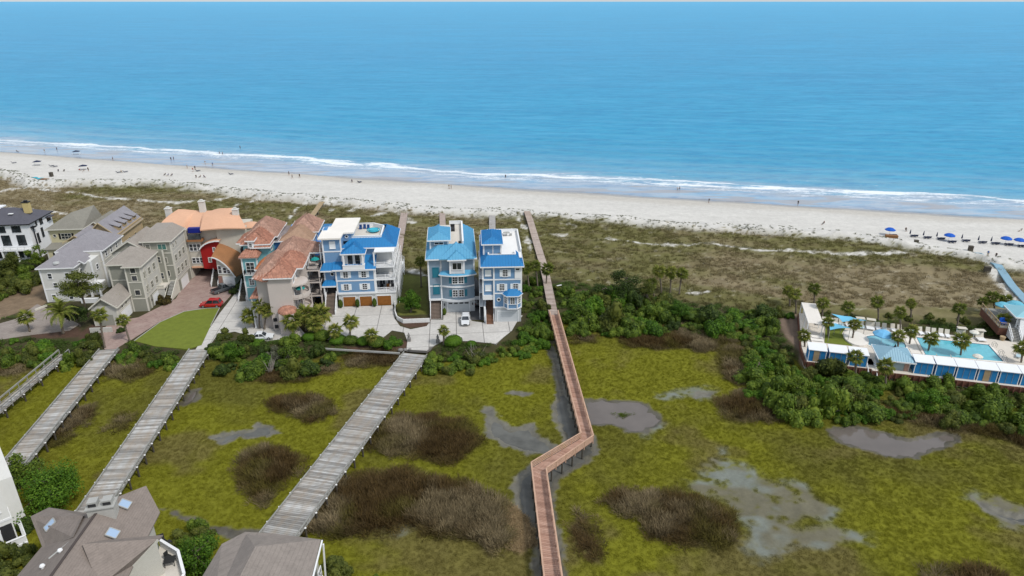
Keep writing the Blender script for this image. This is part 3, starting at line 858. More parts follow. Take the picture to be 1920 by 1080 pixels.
belt([(-20, 1060), (30, 1030), (60, 1050), (40, 1080), (0, 1110)], 5, 1.2, 2.0, 'leafy shrub at the foot of the white building bottom left', 'shrubs by the bottom left building', [SHR[5], SHR[1]], z=0.5, seed=16)

# clipped ball hedges below the big blue house
for k, (px, py, r, w) in enumerate([(581, 637, 1.5, 'leftmost'), (605, 636, 1.75, 'second'), (634, 642, 1.7, 'third'), (658, 643, 1.55, 'fourth'), (682, 645, 1.6, 'fifth'), (707, 648, 1.75, 'rightmost')]):
    x, y = G(px, py, 1); random.seed(k)
    plant('clipped_shrub', BALL[k % 2], x, y, r, w + ' of the clipped round shrubs in the row below the big blue house', 'clipped round shrubs', hz=1.15)
for px, py, r, lb in [(850, 646, 1.9, 'large clipped oval shrub on the white driveway edge'), (884, 648, 1.05, 'small clipped shrub right of the large oval one')]:
    x, y = G(px, py, 1); plant('clipped_shrub', BALL[0], x, y, r, lb, hz=0.95)
for px, py, r, hz, lb in [(700, 594, 0.42, 2.6, 'dark column shrub between the left and middle brown garage doors')]:
    pass
x, y = G(305, 566, 1); plant('shrub', SHR_R, x, y, 2.5, 'russet-tinged round bush in front of the grey-green house', hz=1.0)
x, y = G(228, 622, 1); plant('shrub', SHR[4], x, y, 1.15, 'small dark round bush on the paver drive edge')
x, y = G(733, 648, 1); plant('shrub', SHR[2], x, y, 2.3, 'tall bright bushy shrub above the wide bridge landing', hz=1.25)
x, y = G(440, 550, 1); plant('shrub', SHR[4], x, y, 1.4, 'dark hedge end beside the grey pickup truck', hz=1.0)
x, y = G(451, 540, 1); plant('shrub', SHR[4], x, y, 1.5, 'dark hedge by the orange vaulted roof', hz=1.0)
x, y = G(60, 985, 0); plant('shrub', SHR[4], x, y, 2.2, 'dark shrub beneath the bright tree bottom left')


# ---------------------------------------------------------------- trees
def tree_parts(name, x, y, h, cr, label, m, trunk_r=0.22, lobes=None, flat=0.62, leaf=0.34, n=2600, cat='tree', seed=1, z=None, clear=0.45):
    rr = random.Random(seed); random.seed(seed)
    zz = hgt(x, y) if z is None else z
    root = empty(name, (x, y, zz), 0, label, cat)
    mb = MB()
    top = Vector((rr.uniform(-.4, .4), rr.uniform(-.4, .4), h * 0.72))
    mid = Vector((rr.uniform(-.25, .25), rr.uniform(-.25, .25), h * 0.36))
    mb.tube([(0, 0, -0.2), mid, top], [trunk_r * 1.25, trunk_r, trunk_r * 0.5], 8)
    L = []
    for i in range(lobes or 13):
        a = rr.uniform(0, 2 * PI); r = cr * rr.uniform(0.1, 0.78)
        c = Vector((r * math.cos(a), r * math.sin(a), h * clear + (h * (1 - clear)) * rr.uniform(0.15, 0.85) * (1.1 - 0.4 * r / cr)))
        L.append((c, cr * rr.uniform(0.24, 0.42)))
        s0 = mid.lerp(top, rr.uniform(0.1, 1.0))
        mb.tube([s0, s0.lerp(c, 0.5) + Vector((0, 0, -0.2)), c], [trunk_r * 0.42, trunk_r * 0.28, 0.04], 5)
    mb.build('trunk', m_bark, root)
    mb = MB(); k = 0
    while k < n:
        c, r = rr.choice(L)
        v = Vector((rr.gauss(0, 1), rr.gauss(0, 1), rr.gauss(0.15, 0.8))).normalized()
        q = c + Vector((v.x * r, v.y * r, v.z * r * flat)) * rr.uniform(0.45, 1.08)
        quad_leaf(mb, q, v + Vector((rr.uniform(-.8, .8), rr.uniform(-.8, .8), rr.uniform(-.2, 1))), leaf); k += 1
    mb.build('crown', m, root)
    return root


def T(name, px, py, h, cr, label, m, z=1.0, **k):
    x, y = G(px, py, z); return tree_parts(name, x, y, h, cr, label, m, **k)


T('pine_tree', 166, 600, 11.6, 4.9, 'tall spreading pine tree in front of the white gabled house', m_leaf_o, seed=21, flat=0.5, n=6800, leaf=0.33, clear=0.42, lobes=22)
T('oak_tree', 150, 612, 5.6, 3.0, 'small dark oak tree beside the date palm', m_leaf_d, seed=22, clear=0.2)
T('oak_tree', 770, 585, 5.6, 2.6, 'rounded green tree on the lawn between the blue houses', m_leaf_b, seed=23, clear=0.1, n=4200, lobes=20, flat=0.95)
T('oak_tree', 1172, 566, 8.4, 4.4, 'large dark evergreen tree at the back of the central thicket', m_leaf_d, seed=24, clear=0.1, n=4200, lobes=18, flat=0.8)
T('oak_tree', 1210, 572, 5.8, 3.0, 'dark green tree just right of the large evergreen in the thicket', m_leaf_o, seed=25, clear=0.1, n=2600)
T('oak_tree', 1132, 566, 5.2, 3.0, 'dark leaning tree just left of the large evergreen in the thicket', m_leaf_d, seed=26, clear=0.1, n=2200)
T('leafy_tree', 92, 952, 6.5, 5.0, 'big bright green tree beside the bottom left white building', m_leaf_b, z=0.2, seed=27, clear=0.1, n=9000, lobes=32, flat=0.9, leaf=0.30)
T('leafy_tree', 48, 905, 5.0, 3.0, 'darker green tree left of the big bright tree at bottom left', m_leaf, z=0.2, seed=28, clear=0.1, n=3600, lobes=16, flat=0.9, leaf=0.30)
T('leafy_tree', 372, 1075, 5.5, 3.0, 'green tree between the two shingled roofs at the bottom', m_leaf_b, z=0.2, seed=29, clear=0.1, n=3600, lobes=16, flat=0.9, leaf=0.28)
for k_, (px, py, h, cr, mm, lb) in enumerate([(1085, 600, 4.8, 2.8, m_leaf, 'broad green tree standing above the thicket just right of the boardwalk'), (1270, 596, 4.6, 2.6, m_leaf_b, 'bright green tree below the dune palms in the central thicket'), (1345, 610, 4.2, 2.6, m_leaf, 'green tree at the right end of the central thicket'), (1420, 700, 4.8, 2.9, m_leaf_b, 'bright rounded tree at the left corner of the pool thicket'), (1495, 735, 4.4, 2.8, m_leaf, 'tallest green tree in the thicket below the first cabanas'), (1590, 750, 4.0, 2.6, m_leaf_o, 'olive tree in the thicket below the pavilion'), (1745, 760, 4.2, 2.7, m_leaf_b, 'bright tree in the thicket below the middle cabanas'), (1870, 775, 4.4, 2.8, m_leaf, 'green tree in the thicket near the right edge'), (440, 668, 4.2, 2.7, m_leaf_b, 'bright green tree at the left end of the driveway belt'), (545, 672, 4.0, 2.6, m_leaf, 'green tree in the middle of the driveway belt')]):
    T('leafy_tree', px, py, h, cr, lb, mm, seed=60 + k_, clear=0.08, n=3000, lobes=17, flat=0.85, leaf=0.30)
for k_, (px, py, lb) in enumerate([(1105, 610, 'bare grey branches poking out of the thicket right of the boardwalk'), (505, 690, 'bare grey branches in the belt below the pink house'), (1560, 765, 'bare grey branches at the foot of the pool thicket'), (890, 668, 'bare grey branches in the belt below the blue houses')]):
    x, y = G(px, py, 1); mb = MB(); rr_ = random.Random(k_)
    for q in range(26):
        a = rr_.uniform(0, 6.28); b = Vector((rr_.uniform(-.5, .5), rr_.uniform(-.5, .5), .3)); e = b + Vector((math.cos(a) * rr_.uniform(.5, 1.9), math.sin(a) * rr_.uniform(.5, 1.9), rr_.uniform(1.2, 3.0))); mb.tube([b, b.lerp(e, .5) + Vector((rr_.uniform(-.2, .2), rr_.uniform(-.2, .2), 0)), e], [.06, .04, .015], 5)
    tag(mb.build('dead_shrub', mat('driftwood_grey', (.30, .27, .24), .95), None, (x, y, hgt(x, y))), lb, 'dead shrub')
T('oak_tree', 205, 590, 3.8, 2.0, 'dark leafy tree in the yard behind the pine trunk', m_leaf_d, seed=30, clear=0.15)
T('oak_tree', 22, 515, 6.2, 3.4, 'dark green tree in front of the far left white house', m_leaf_o, seed=31, clear=0.1, n=3600, lobes=18, flat=0.85)
T('oak_tree', 75, 500, 6.0, 2.8, 'dark green tree below the cream house corner', m_leaf, seed=32, clear=0.1, n=3000, lobes=16, flat=0.85)
T('oak_tree', 118, 480, 3.4, 2.0, 'small tree against the cream house wall', m_leaf_d, seed=33, clear=0.1, n=1600)


# ---------------------------------------------------------------- palms
def frond_mesh(name, seed):
    """fan leaf of a cabbage palm: a short stalk and a folded fan of drooping fingers"""
    rr = random.Random(seed); mb = MB()
    mb.add([(0, -0.02, 0), (0, 0.02, 0), (0.75, 0.02, 0.06), (0.75, -0.02, 0.06)], [(0, 1, 2, 3)])
    n = 11
    for i in range(n):
        a = R(-78 + 156 * i / (n - 1)); ln = 0.98 - 0.28 * abs(i - 5) / 5 + rr.uniform(-.08, .08)
        d = Vector((math.cos(a), math.sin(a), 0)); s = Vector((-d.y, d.x, 0)) * 0.085
        b = Vector((0.62, 0, 0.05)); m_ = b + d * ln * 0.55 + Vector((0, 0, -0.03)); e = b + d * ln + Vector((0, 0, -0.22 - 0.22 * rr.random()))
        mb.add([b, m_ + s, e, m_ - s + Vector((0, 0, -0.05))], [(0, 1, 2), (0, 2, 3)])
    return mb.mesh(name, m_palm)


FRONDS = [frond_mesh('frond_%d' % i, i) for i in range(4)]


def date_frond(seed):
    rr = random.Random(seed); mb = MB(); pts = []
    for i in range(9):
        t_ = i / 8; pts.append(Vector((2.9 * t_ ** 0.95, 0, 0.75 * math.sin(t_ * 2.2) - 1.3 * t_ ** 3)))
    mb.tube(pts, [0.03 * (1 - 0.8 * i / 8) for i in range(9)], 4)
    for i in range(1, 46):
        t_ = i / 46; k = min(7, int(t_ * 8)); p = pts[k].lerp(pts[k + 1], t_ * 8 - k)
        ln = 0.62 * math.sin(PI * (0.12 + 0.86 * t_)) + 0.08
        for sgn in (-1, 1):
            e = p + Vector((0.30 * ln, sgn * ln * 0.85, -0.25 * ln)); w = Vector((0.045, 0, 0))
            mb.add([p - w, p + w, e], [(0, 1, 2)])
    return mb.mesh('date_frond_%d' % seed, m_palm)


def trunk_mesh(h, r, seed, lean=0.0):
    rr = random.Random(seed); mb = MB(); n = max(5, int(h * 1.6)); prof = []; rad = []
    for i in range(n * 2 + 1):
        z = h * i / (n * 2); prof.append((lean * (z / h) ** 1.5, 0, z)); rad.append(r * (1.25 if i < 2 else 1.0) * (1.0 + (0.10 if i % 2 else -0.05)) * (1 + (0.30 if i > 2 * n - 4 else 0)))
    mb.tube(prof, rad, 8)
    for k in range(int(h * 3)):
        a = rr.uniform(0, 2 * PI); z = rr.uniform(h * 0.55, h * 0.98); c = Vector((lean * (z / h) ** 1.5 + math.cos(a) * r * 1.1, math.sin(a) * r * 1.1, z))
        mb.bar(c - Vector((0, 0, 0.1)), c + Vector((math.cos(a) * 0.14, math.sin(a) * 0.14, 0.16)), 0.08, 0.03)
    return mb.mesh('trunk', m_boot, True)


def crown_specs(rr, nf):
    sp = []
    for k in range(nf):
        a = k * 2.399 + rr.uniform(-.25, .25); el = R(72 - 120 * (k / nf) ** 0.9 + rr.uniform(-8, 8))
        sp.append((a, el, rr.uniform(0.82, 1.12)))
    return sp


def palm(px, py, bx, by, label, group=None, r=1.75, nf=26, parts=False, date=False, z=1.0):
    X, Y = G(bx, by, z)
    # height from where the crown centre is seen
    u = (px - 960) / FPX; v = (py - 540) / FPX
    dy = math.cos(PITCH) - v * math.sin(PITCH); dz = -math.sin(PITCH) - v * math.cos(PITCH)
    tt = Y / dy; Xc = u * tt; Zc = CAM_H + dz * tt
    z0 = hgt(X, Y) if z == 1.0 else z
    h = max(1.8, Zc - z0 - 0.1); lean = max(-1.5, min(1.5, Xc - X))
    seed = int(px * 7 + py) & 1023; rr = random.Random(seed)
    root = empty('date_palm' if date else 'palm_tree', (X, Y, z0), 0, label, 'palm tree', group)
    link('trunk', trunk_mesh(h, 0.24 if date else 0.17, seed, lean), root)
    s = r / 1.52
    c = Vector((lean, 0, h))
    if date:
        fm = [date_frond(k) for k in range(2)]; sp = crown_specs(rr, 34)
    else:
        fm = FRONDS; sp = crown_specs(rr, nf)
    if parts:
        for a, el, ls in sp:
            link('frond', rr.choice(fm), root, c, (0, -el, a), s * ls)
    else:
        V = []; F = []
        for a, el, ls in sp:
            M = Matrix.Translation(c) @ Matrix.Rotation(a, 4, 'Z') @ Matrix.Rotation(-el, 4, 'Y') @ Matrix.Rotation(rr.uniform(-.5, .5), 4, 'X') @ Matrix.Scale(s * ls, 4)
            m_ = rr.choice(fm); n0 = len(V)
            V += [M @ q.co for q in m_.vertices]; F += [tuple(i + n0 for i in q.vertices) for q in m_.polygons]
        mb = MB(); mb.add(V, F); mb.build('crown', m_palm, root)
    return root


PG = 'cabbage palms around the pool deck'
PALMS = [
    (48, 595, 56, 622, 'short palm at the far left driveway edge', None, 1.9, True),
    (186, 590, 197, 652, 'palm with yellowish crown left of the paver drive gateway', None, 1.8, True),
    (230, 600, 243, 640, 'leaning palm standing on the paver drive beside the lawn', None, 1.5, True),
    (215, 563, 222, 596, 'palm in front of the small gabled garage wing', None, 1.5, True),
    (466, 592, 478, 614, 'left palm of the tight trio beside the pink house', None, 1.9, True),
    (487, 574, 487, 616, 'tallest palm of the tight trio beside the pink house', None, 2.0, True),
    (502, 582, 496, 618, 'right palm of the tight trio beside the pink house', None, 1.8, True),
    (548, 600, 550, 628, 'bushy palm left of the garden clump by the pink house', None, 2.4, True),
    (572, 588, 574, 620, 'middle bushy palm of the garden clump by the pink house', None, 2.4, True),
    (600, 588, 600, 622, 'bushy palm right in the garden clump by the stairs', None, 2.6, True),
    (590, 605, 588, 632, 'low bushy palm in front of the garden clump', None, 2.1, True),
    (657, 603, 657, 638, 'fan palm on the white driveway below the brown garages', None, 1.9, True),
    (628, 618, 628, 642, 'low fan palm left of the one below the garages', None, 1.7, True),
    (695, 628, 697, 650, 'low fan palm between the clipped round shrubs', None, 1.6, True),
    (788, 490, 790, 538, 'slim palm between the big blue house and the pale roofed one', None, 1.7, True),
    (832, 619, 832, 648, 'small palm on the white driveway corner', None, 1.35, True),
    (986, 502, 992, 542, 'leftmost palm at the top of the red boardwalk', None, 1.8, False),
    (1004, 498, 1008, 540, 'middle palm at the top of the red boardwalk', None, 1.8, False),
    (1026, 503, 1024, 538, 'rightmost palm at the top of the red boardwalk', None, 1.8, False),
    (1236, 508, 1240, 558, 'left palm of the row behind the central thicket', None, 1.8, False),
    (1258, 510, 1256, 556, 'middle palm of the row behind the central thicket', None, 1.8, False),
    (1279, 512, 1273, 555, 'right palm of the row behind the central thicket', None, 1.7, False),
    (1222, 530, 1226, 560, 'short palm below the row behind the thicket', None, 1.6, False),
    (1478, 545, 1480, 578, 'left palm of the pair on the dune above the dirt path', None, 1.6, False),
    (1490, 550, 1492, 588, 'right palm of the pair on the dune above the dirt path', None, 1.6, False),
    (1527, 540, 1525, 578, 'lone palm above the white trellis deck', None, 1.6, False),
    (1543, 568, 1540, 608, 'palm behind the trellis end of the pool deck', PG, 1.5, False),
    (1590, 575, 1585, 612, 'palm behind the blue shade sails', PG, 1.6, False),
    (1553, 604, 1551, 640, 'palm growing beside the small blue shade umbrella', PG, 1.4, True),
    (1603, 607, 1596, 646, 'palm between the shade sails and the round pool', PG, 1.5, True),
    (1508, 628, 1508, 660, 'palm at the corner left of the first cabana', PG, 1.5, True),
    (1605, 668, 1604, 712, 'palm in front of the third blue cabana', PG, 1.7, True),
    (1661, 686, 1661, 722, 'palm in front of the pavilion with the ribbed roof', PG, 1.8, True),
    (1645, 565, 1646, 602, 'yellowish palm behind the left pool loungers', PG, 1.6, False),
    (1688, 585, 1686, 632, 'palm rising behind the round pool', PG, 1.6, False),
    (1708, 568, 1707, 600, 'small yellow-green palm in the scrub behind the loungers', PG, 1.3, False),
    (1684, 630, 1682, 664, 'palm standing right of the round pool', PG, 1.6, True),
    (1709, 620, 1703, 655, 'palm at the left end of the big pool', PG, 1.6, True),
    (1746, 634, 1738, 667, 'palm by the near left side of the big pool', PG, 1.7, True),
    (1804, 638, 1799, 676, 'palm by the near middle of the big pool', PG, 1.9, True),
    (1799, 578, 1793, 618, 'palm behind the loungers at the pool middle', PG, 1.6, False),
    (1842, 565, 1842, 595, 'small palm left of the beach bar', PG, 1.3, False),
    (1861, 557, 1862, 592, 'tall palm left of the beach bar roof', PG, 1.7, False),
    (1888, 562, 1886, 592, 'palm behind the beach bar roof', PG, 1.7, False),
    (1882, 598, 1880, 625, 'palm beside the beach bar steps', PG, 1.6, False),
    (1918, 652, 1912, 690, 'palm at the right edge of the pool deck', PG, 1.7, True),
]
for q in PALMS:
    palm(q[0], q[1], q[2], q[3], q[4], q[5], q[6], parts=q[7], nf=24)
palm(112, 585, 119, 626, 'large feathery date palm on the left driveway', None, 1.75, date=True)


# ---------------------------------------------------------------- grasses, scattered as stuff
def tuft(name, n, h, spread, w, m, lean=0.5, seed=0):
    rr = random.Random(seed); mb = MB()
    for i in range(n):
        a = rr.uniform(0, 2 * PI); r = spread * math.sqrt(rr.random()); x, y = r * math.cos(a), r * math.sin(a)
        l = rr.uniform(0.1, 1) * lean * h; b = rr.uniform(0, 2 * PI) if rr.random() < 0.4 else a
        hh = h * rr.uniform(0.6, 1.15); s = Vector((-math.sin(b), math.cos(b), 0)) * w
        p = Vector((x, y, -0.06)); e = Vector((x + l * math.cos(b), y + l * math.sin(b), hh)); m1 = p.lerp(e, 0.55) + Vector((0, 0, hh * 0.12))
        mb.add([p - s, p + s, m1 + s * 0.8, m1 - s * 0.8, e], [(0, 1, 2, 3), (3, 2, 4)])
    ob = bpy.data.objects.new(name, mb.mesh(name, m)); return ob


def grass_mat(name, lift=1.0, var=0.35, tip=(0.2, 0.18, 0.08)):
    t = NT(name); t.set(0.75, 0.15)
    at = t.n('ShaderNodeAttribute', attribute_name='tone'); at.attribute_type = 'INSTANCER'
    oi = t.n('ShaderNodeObjectInfo'); g = t.n('ShaderNodeNewGeometry')
    r = t.math('ADD', t.math('MULTIPLY', oi.outputs['Random'], 0.6), t.math('MULTIPLY', g.outputs['Random Per Island'], 0.4))
    f = t.mapr(r, 0, 1, lift * (1 - var), lift * (1 + var))
    cc = t.n('ShaderNodeVectorMath', operation='SCALE'); t.l(at.outputs['Color'], cc.inputs[0]); t.l(f, cc.inputs['Scale'])
    c = t.mix(t.mapr(g.outputs['Random Per Island'], 0.8, 1.0, 0, 0.35), cc.outputs[0], tip)
    t.l(c, t.b.inputs['Base Color'])
    tr = t.n('ShaderNodeBsdfTranslucent'); t.l(c, tr.inputs[0])
    mx = t.n('ShaderNodeMixShader'); mx.inputs[0].default_value = 0.3
    t.l(t.b.outputs[0], mx.inputs[1]); t.l(tr.outputs[0], mx.inputs[2]); t.l(mx.outputs[0], t.out.inputs[0])
    return t.m


m_gr = grass_mat('marsh_grass_blade', 1.3, 0.16); m_du = grass_mat('dune_grass_blade', 1.45, 0.25, (0.28, 0.22, 0.12)); m_re = grass_mat('reed_blade', 1.0, 0.5, (0.16, 0.125, 0.08))


def scatter(name, X, Y, Z, S, tone, tufts, label, kind='stuff', zs=None):
    n = len(X)
    me = bpy.data.meshes.new(name + '_points')
    me.vertices.add(n); me.vertices.foreach_set('co', np.stack([X, Y, Z], -1).astype(np.float32).ravel())
    a = me.attributes.new('sc', 'FLOAT_VECTOR', 'POINT'); zz = S if zs is None else zs
    a.data.foreach_set('vector', np.stack([S, S, zz], -1).astype(np.float32).ravel())
    a = me.attributes.new('rz', 'FLOAT_VECTOR', 'POINT'); rz = np.zeros((n, 3), np.float32); rz[:, 2] = rng.random(n) * 6.283
    a.data.foreach_set('vector', rz.ravel())
    a = me.attributes.new('tone', 'FLOAT_COLOR', 'POINT'); a.data.foreach_set('color', np.concatenate([tone, np.ones((n, 1))], 1).astype(np.float32).ravel())
    cl = bpy.data.collections.new(name + '_tufts')
    for o in tufts: cl.objects.link(o)
    ng = bpy.data.node_groups.new(name + '_gn', 'GeometryNodeTree')
    ng.interface.new_socket('Geometry', in_out='INPUT', socket_type='NodeSocketGeometry'); ng.interface.new_socket('Geometry', in_out='OUTPUT', socket_type='NodeSocketGeometry')
    gi = ng.nodes.new('NodeGroupInput'); go = ng.nodes.new('NodeGroupOutput')
    ip = ng.nodes.new('GeometryNodeInstanceOnPoints'); ci = ng.nodes.new('GeometryNodeCollectionInfo')
    ci.inputs['Collection'].default_value = cl; ci.inputs['Separate Children'].default_value = True; ci.inputs['Reset Children'].default_value = True
    m2p = ng.nodes.new('GeometryNodeMeshToPoints')
    ng.links.new(gi.outputs[0], m2p.inputs[0]); ng.links.new(m2p.outputs[0], ip.inputs['Points']); ng.links.new(ci.outputs[0], ip.inputs['Instance'])
    ip.inputs['Pick Instance'].default_value = True
    for nm, sock in (('sc', 'Scale'), ('rz', 'Rotation')):
        na = ng.nodes.new('GeometryNodeInputNamedAttribute'); na.data_type = 'FLOAT_VECTOR'; na.inputs[0].default_value = nm
        ng.links.new(na.outputs[0], ip.inputs[sock])
    ri = ng.nodes.new('FunctionNodeRandomValue'); ri.data_type = 'INT'
    ri.inputs[4].default_value = 0; ri.inputs[5].default_value = len(tufts) - 1
    ng.links.new(ri.outputs[2], ip.inputs['Instance Index'])
    ng.links.new(ip.outputs[0], go.inputs[0])
    o = link(name, me); md = o.modifiers.new('scatter', 'NODES'); md.node_group = ng
    return tag(o, label, kind=kind)


def cloud(n, y0, y1, k=0.86):
    """points spread evenly over the part of the plan between two distances"""
    u = rng.random(n); Y = np.sqrt(y0 * y0 + u * (y1 * y1 - y0 * y0)); X = (rng.random(n) * 2 - 1) * 1.0 * (0.92 * Y + 25)
    return X, Y


TG = [tuft('marsh_tuft_%d' % i, 26, 0.17, 0.42, 0.022, m_gr, 0.8, i) for i in range(4)]
X, Y = cloud(280000, 55, 150)
c, w, k = ground_colour(X, Y)
keep = (k == 0) & (rng.random(len(X)) < np.clip(2.4 - Y / 70, 0.35, 1))
X, Y, c = X[keep], Y[keep], c[keep]
Z = terrain(X, Y)
keep = Z > -0.17
X, Y, Z, c = X[keep], Y[keep], Z[keep], c[keep]
n1 = fbm(X * 0.5, Y * 0.5, 3, 301)
S = 0.52 + 0.36 * n1 * rng.random(len(X))
scatter('marsh_grass', X, Y, Z, S, c, TG, 'short lime and olive marsh grass covering the wetland')

# reeds, a bed at a time
TR = [tuft('reed_tuft_%d' % i, 24, 0.95, 0.48, 0.028, m_re, 1.0, 20 + i) for i in range(4)]
TRC = bpy.data.collections.new('reeds')
reed_i = 0
for p, h, lab in REEDS:
    P = np.array(p); area = (P[:, 0].max() - P[:, 0].min()) * (P[:, 1].max() - P[:, 1].min())
    n = int(area * 6)
    X = rng.uniform(P[:, 0].min() - 1, P[:, 0].max() + 1, n); Y = rng.uniform(P[:, 1].min() - 1, P[:, 1].max() + 1, n)
    d = sdist(p, X, Y) + (fbm(X * 0.35, Y * 0.35, 3, 320) - 0.5) * 3.2
    kp = (d < 0.5) & (rng.random(n) < sm(-0.9, 1.3, -d) + .12); X, Y, d = X[kp], Y[kp], d[kp]
    if len(X) == 0: continue
    v = fbm(X * 0.35, Y * 0.35, 3, 330); v2 = fbm(X * 0.12, Y * 0.12, 3, 340)
    zs = h * 0.85 * (0.40 + 0.55 * sm(-.4, 2.2, -d)) * (0.55 + 0.8 * v)
    tone = lerp(np.tile((0.102, 0.066, 0.024), (len(X), 1)), np.tile((0.25, 0.20, 0.115), (len(X), 1)), sm(0.42, 0.62, v2 * 0.6 + v * 0.4))
    tone = lerp(tone, np.tile((0.120, 0.105, 0.022), (len(X), 1)), np.clip(sm(0.55, 0.72, fbm(X * 0.2, Y * 0.2, 3, 350)) * 0.8 + (1 - sm(0, 1.2, -d)) * .45, 0, 1))
    tone *= (0.7 + 0.6 * rng.random(len(X)))[:, None]
    scatter('reed_bed', X, Y, terrain(X, Y), np.full(len(X), 0.9 + 0.2 * h), tone, [o.copy() for o in TR], lab, zs=zs)

# flattened straw beside the largest reed bed
P = np.array(STRAW); n = 700
X = rng.uniform(P[:, 0].min(), P[:, 0].max(), n); Y = rng.uniform(P[:, 1].min(), P[:, 1].max(), n)
kp = sdist(STRAW, X, Y) < 0.2; X, Y = X[kp], Y[kp]
scatter('straw', X, Y, terrain(X, Y), np.full(len(X), 0.9), np.tile((0.30, 0.22, 0.12), (len(X), 1)) * (0.7 + 0.6 * rng.random(len(X)))[:, None], [tuft('straw_tuft_%d' % i, 16, 0.25, 0.5, 0.035, m_re, 2.2, 60 + i) for i in range(2)], 'flattened tan straw beside the largest reed bed')

# dune scrub and sea oats
TD = [tuft('dune_tuft_%d' % i, 18, 0.38, 0.55, 0.045, m_du, 0.7, 40 + i) for i in range(4)]
X, Y = cloud(135000, 140, 300)
keep = (Y < dune_y(X) + 1) & (Y > hbk_y(X) - 4)
X, Y = X[keep], Y[keep]
c, w, k = ground_colour(X, Y)
cl_ = fbm(X * 0.33, Y * 0.33, 3, 360)
keep = ((k == 3) & (rng.random(len(X)) < 0.25 + 0.75 * sm(0.42, 0.58, cl_))) | ((k == 4) & (rng.random(len(X)) < 0.34) & (Y > dune_y(X) - 12) & (cl_ > 0.42))
X, Y, c, k = X[keep], Y[keep], c[keep], k[keep]
on_sand = (k == 4)
tone = np.where(on_sand[:, None], np.array((0.075, 0.085, 0.045))[None, :] * (0.6 + 0.8 * rng.random(len(X)))[:, None], c)
scatter('dune_scrub', X, Y, terrain(X, Y), np.where(on_sand, 0.7, 0.75 + 0.7 * rng.random(len(X))), tone, TD, 'brown-olive dune scrub and sea oats behind the beach')

# leafy ground cover under the shrubs
TL = []
for i in range(3):
    random.seed(500 + i); mb = MB()
    for q in range(60):
        a = random.uniform(0, 6.28); r = 0.8 * math.sqrt(random.random())
        quad_leaf(mb, (r * math.cos(a), r * math.sin(a), random.uniform(0.02, 0.45)), (random.uniform(-.6, .6), random.uniform(-.6, .6), 1), 0.26)
    TL.append(bpy.data.objects.new('leafy_tuft_%d' % i, mb.mesh('leafy_tuft_%d' % i, m_gr)))
X, Y = cloud(26000, 100, 185)
c, w, k = ground_colour(X, Y)
yard = np.ones(len(X), bool)
for q in (LAWN, GRASSK, PAVER, PAVER2, CONC1, CONC2, ASPH, TANYARD, DIRT): yard &= masked_sd(q, X, Y, 2) > 0.9
hs = poly([(60, 640), (60, 440), (480, 420), (990, 420), (995, 600), (940, 640), (620, 640), (380, 640), (200, 640)], 1.0)
pooly = poly([(1490, 590), (1960, 640), (1960, 725), (1740, 712), (1600, 706), (1500, 690)], 1.0)
keep = (k == 2) & yard & (sdist(hs, X, Y) > 0) & (sdist(pooly, X, Y) > 0) & (fbm(X * 0.3, Y * 0.3, 3, 370) > 0.36)
X, Y = X[keep], Y[keep]
tone = np.tile((0.045, 0.075, 0.014), (len(X), 1)) * (0.5 + 1.2 * fbm(X * 0.4, Y * 0.4, 3, 380))[:, None]
scatter('ground_cover', X, Y, terrain(X, Y), np.full(len(X), 1.0), tone, TL, 'low leafy ground cover between the shrubs')

# ================================================================ PAVING
def clip_cell(p, cx, cy, ca, sa, x0, x1, y0, y1):
    """part of polygon p inside the cell of a turned grid"""
    q = [((x - cx) * ca + (y - cy) * sa, -(x - cx) * sa + (y - cy) * ca) for x, y in p]
    for ax, lim, sg in ((0, x0, 1), (0, x1, -1), (1, y0, 1), (1, y1, -1)):
        o = []
        for i in range(len(q)):
            a, b = q[i - 1], q[i]
            da, db = (a[ax] - lim) * sg, (b[ax] - lim) * sg
            if (da >= 0) != (db >= 0):
                t_ = da / (da - db); o.append((a[0] + (b[0] - a[0]) * t_, a[1] + (b[1] - a[1]) * t_))
            if db >= 0: o.append(b)
        q = o
        if len(q) < 3: return None
    A = sum(q[i - 1][0] * q[i][1] - q[i][0] * q[i - 1][1] for i in range(len(q))) / 2
    if abs(A) < 0.3: return None
    if A < 0: q = q[::-1]
    return [(cx + x * ca - y * sa, cy + x * sa + y * ca) for x, y in q]


def paving(name, p, z, m, label, cell=None, yaw=0.0, joint=0.07, mj=None, th=0.5):
    mb = MB()
    A = sum(p[i - 1][0] * p[i][1] - p[i][0] * p[i - 1][1] for i in range(len(p)))
    if A < 0: p = p[::-1]
    mb.prism(p, z - th, z)
    o = tag(mb.build(name, mj or m), label, kind='structure')
    if cell:
        a = R(yaw); ca, sa = math.cos(a), math.sin(a); cx, cy = p[0]
        P = np.array(p); rad = max(np.ptp(P[:, 0]), np.ptp(P[:, 1])) * 1.5
        nx_, ny_ = int(rad / cell[0]) + 1, int(rad / cell[1]) + 1
        for i in range(-nx_, nx_):
            for j in range(-ny_, ny_):
                q = clip_cell(p, cx, cy, ca, sa, i * cell[0] + joint, (i + 1) * cell[0] - joint, j * cell[1] + joint, (j + 1) * cell[1] - joint)
                if q:
                    mb = MB(); mb.prism(q, z - 0.02, z + 0.03 + 0.004 * ((i * 7 + j * 3) % 3)); mb.build('slab', m, o)
    return o


m_conc = mat('concrete_pale', (0.54, 0.52, 0.49), 0.9, 0.15, 0.25, bump=0.2)
m_joint = mat('concrete_joint', (0.20, 0.19, 0.18), 0.95, 0.15)
m_asph = mat('asphalt', (0.085, 0.085, 0.09), 0.9, 0.15, 0.6)
m_sidec = mat('concrete_grey', (0.40, 0.40, 0.38), 0.9, 0.1, 0.5)


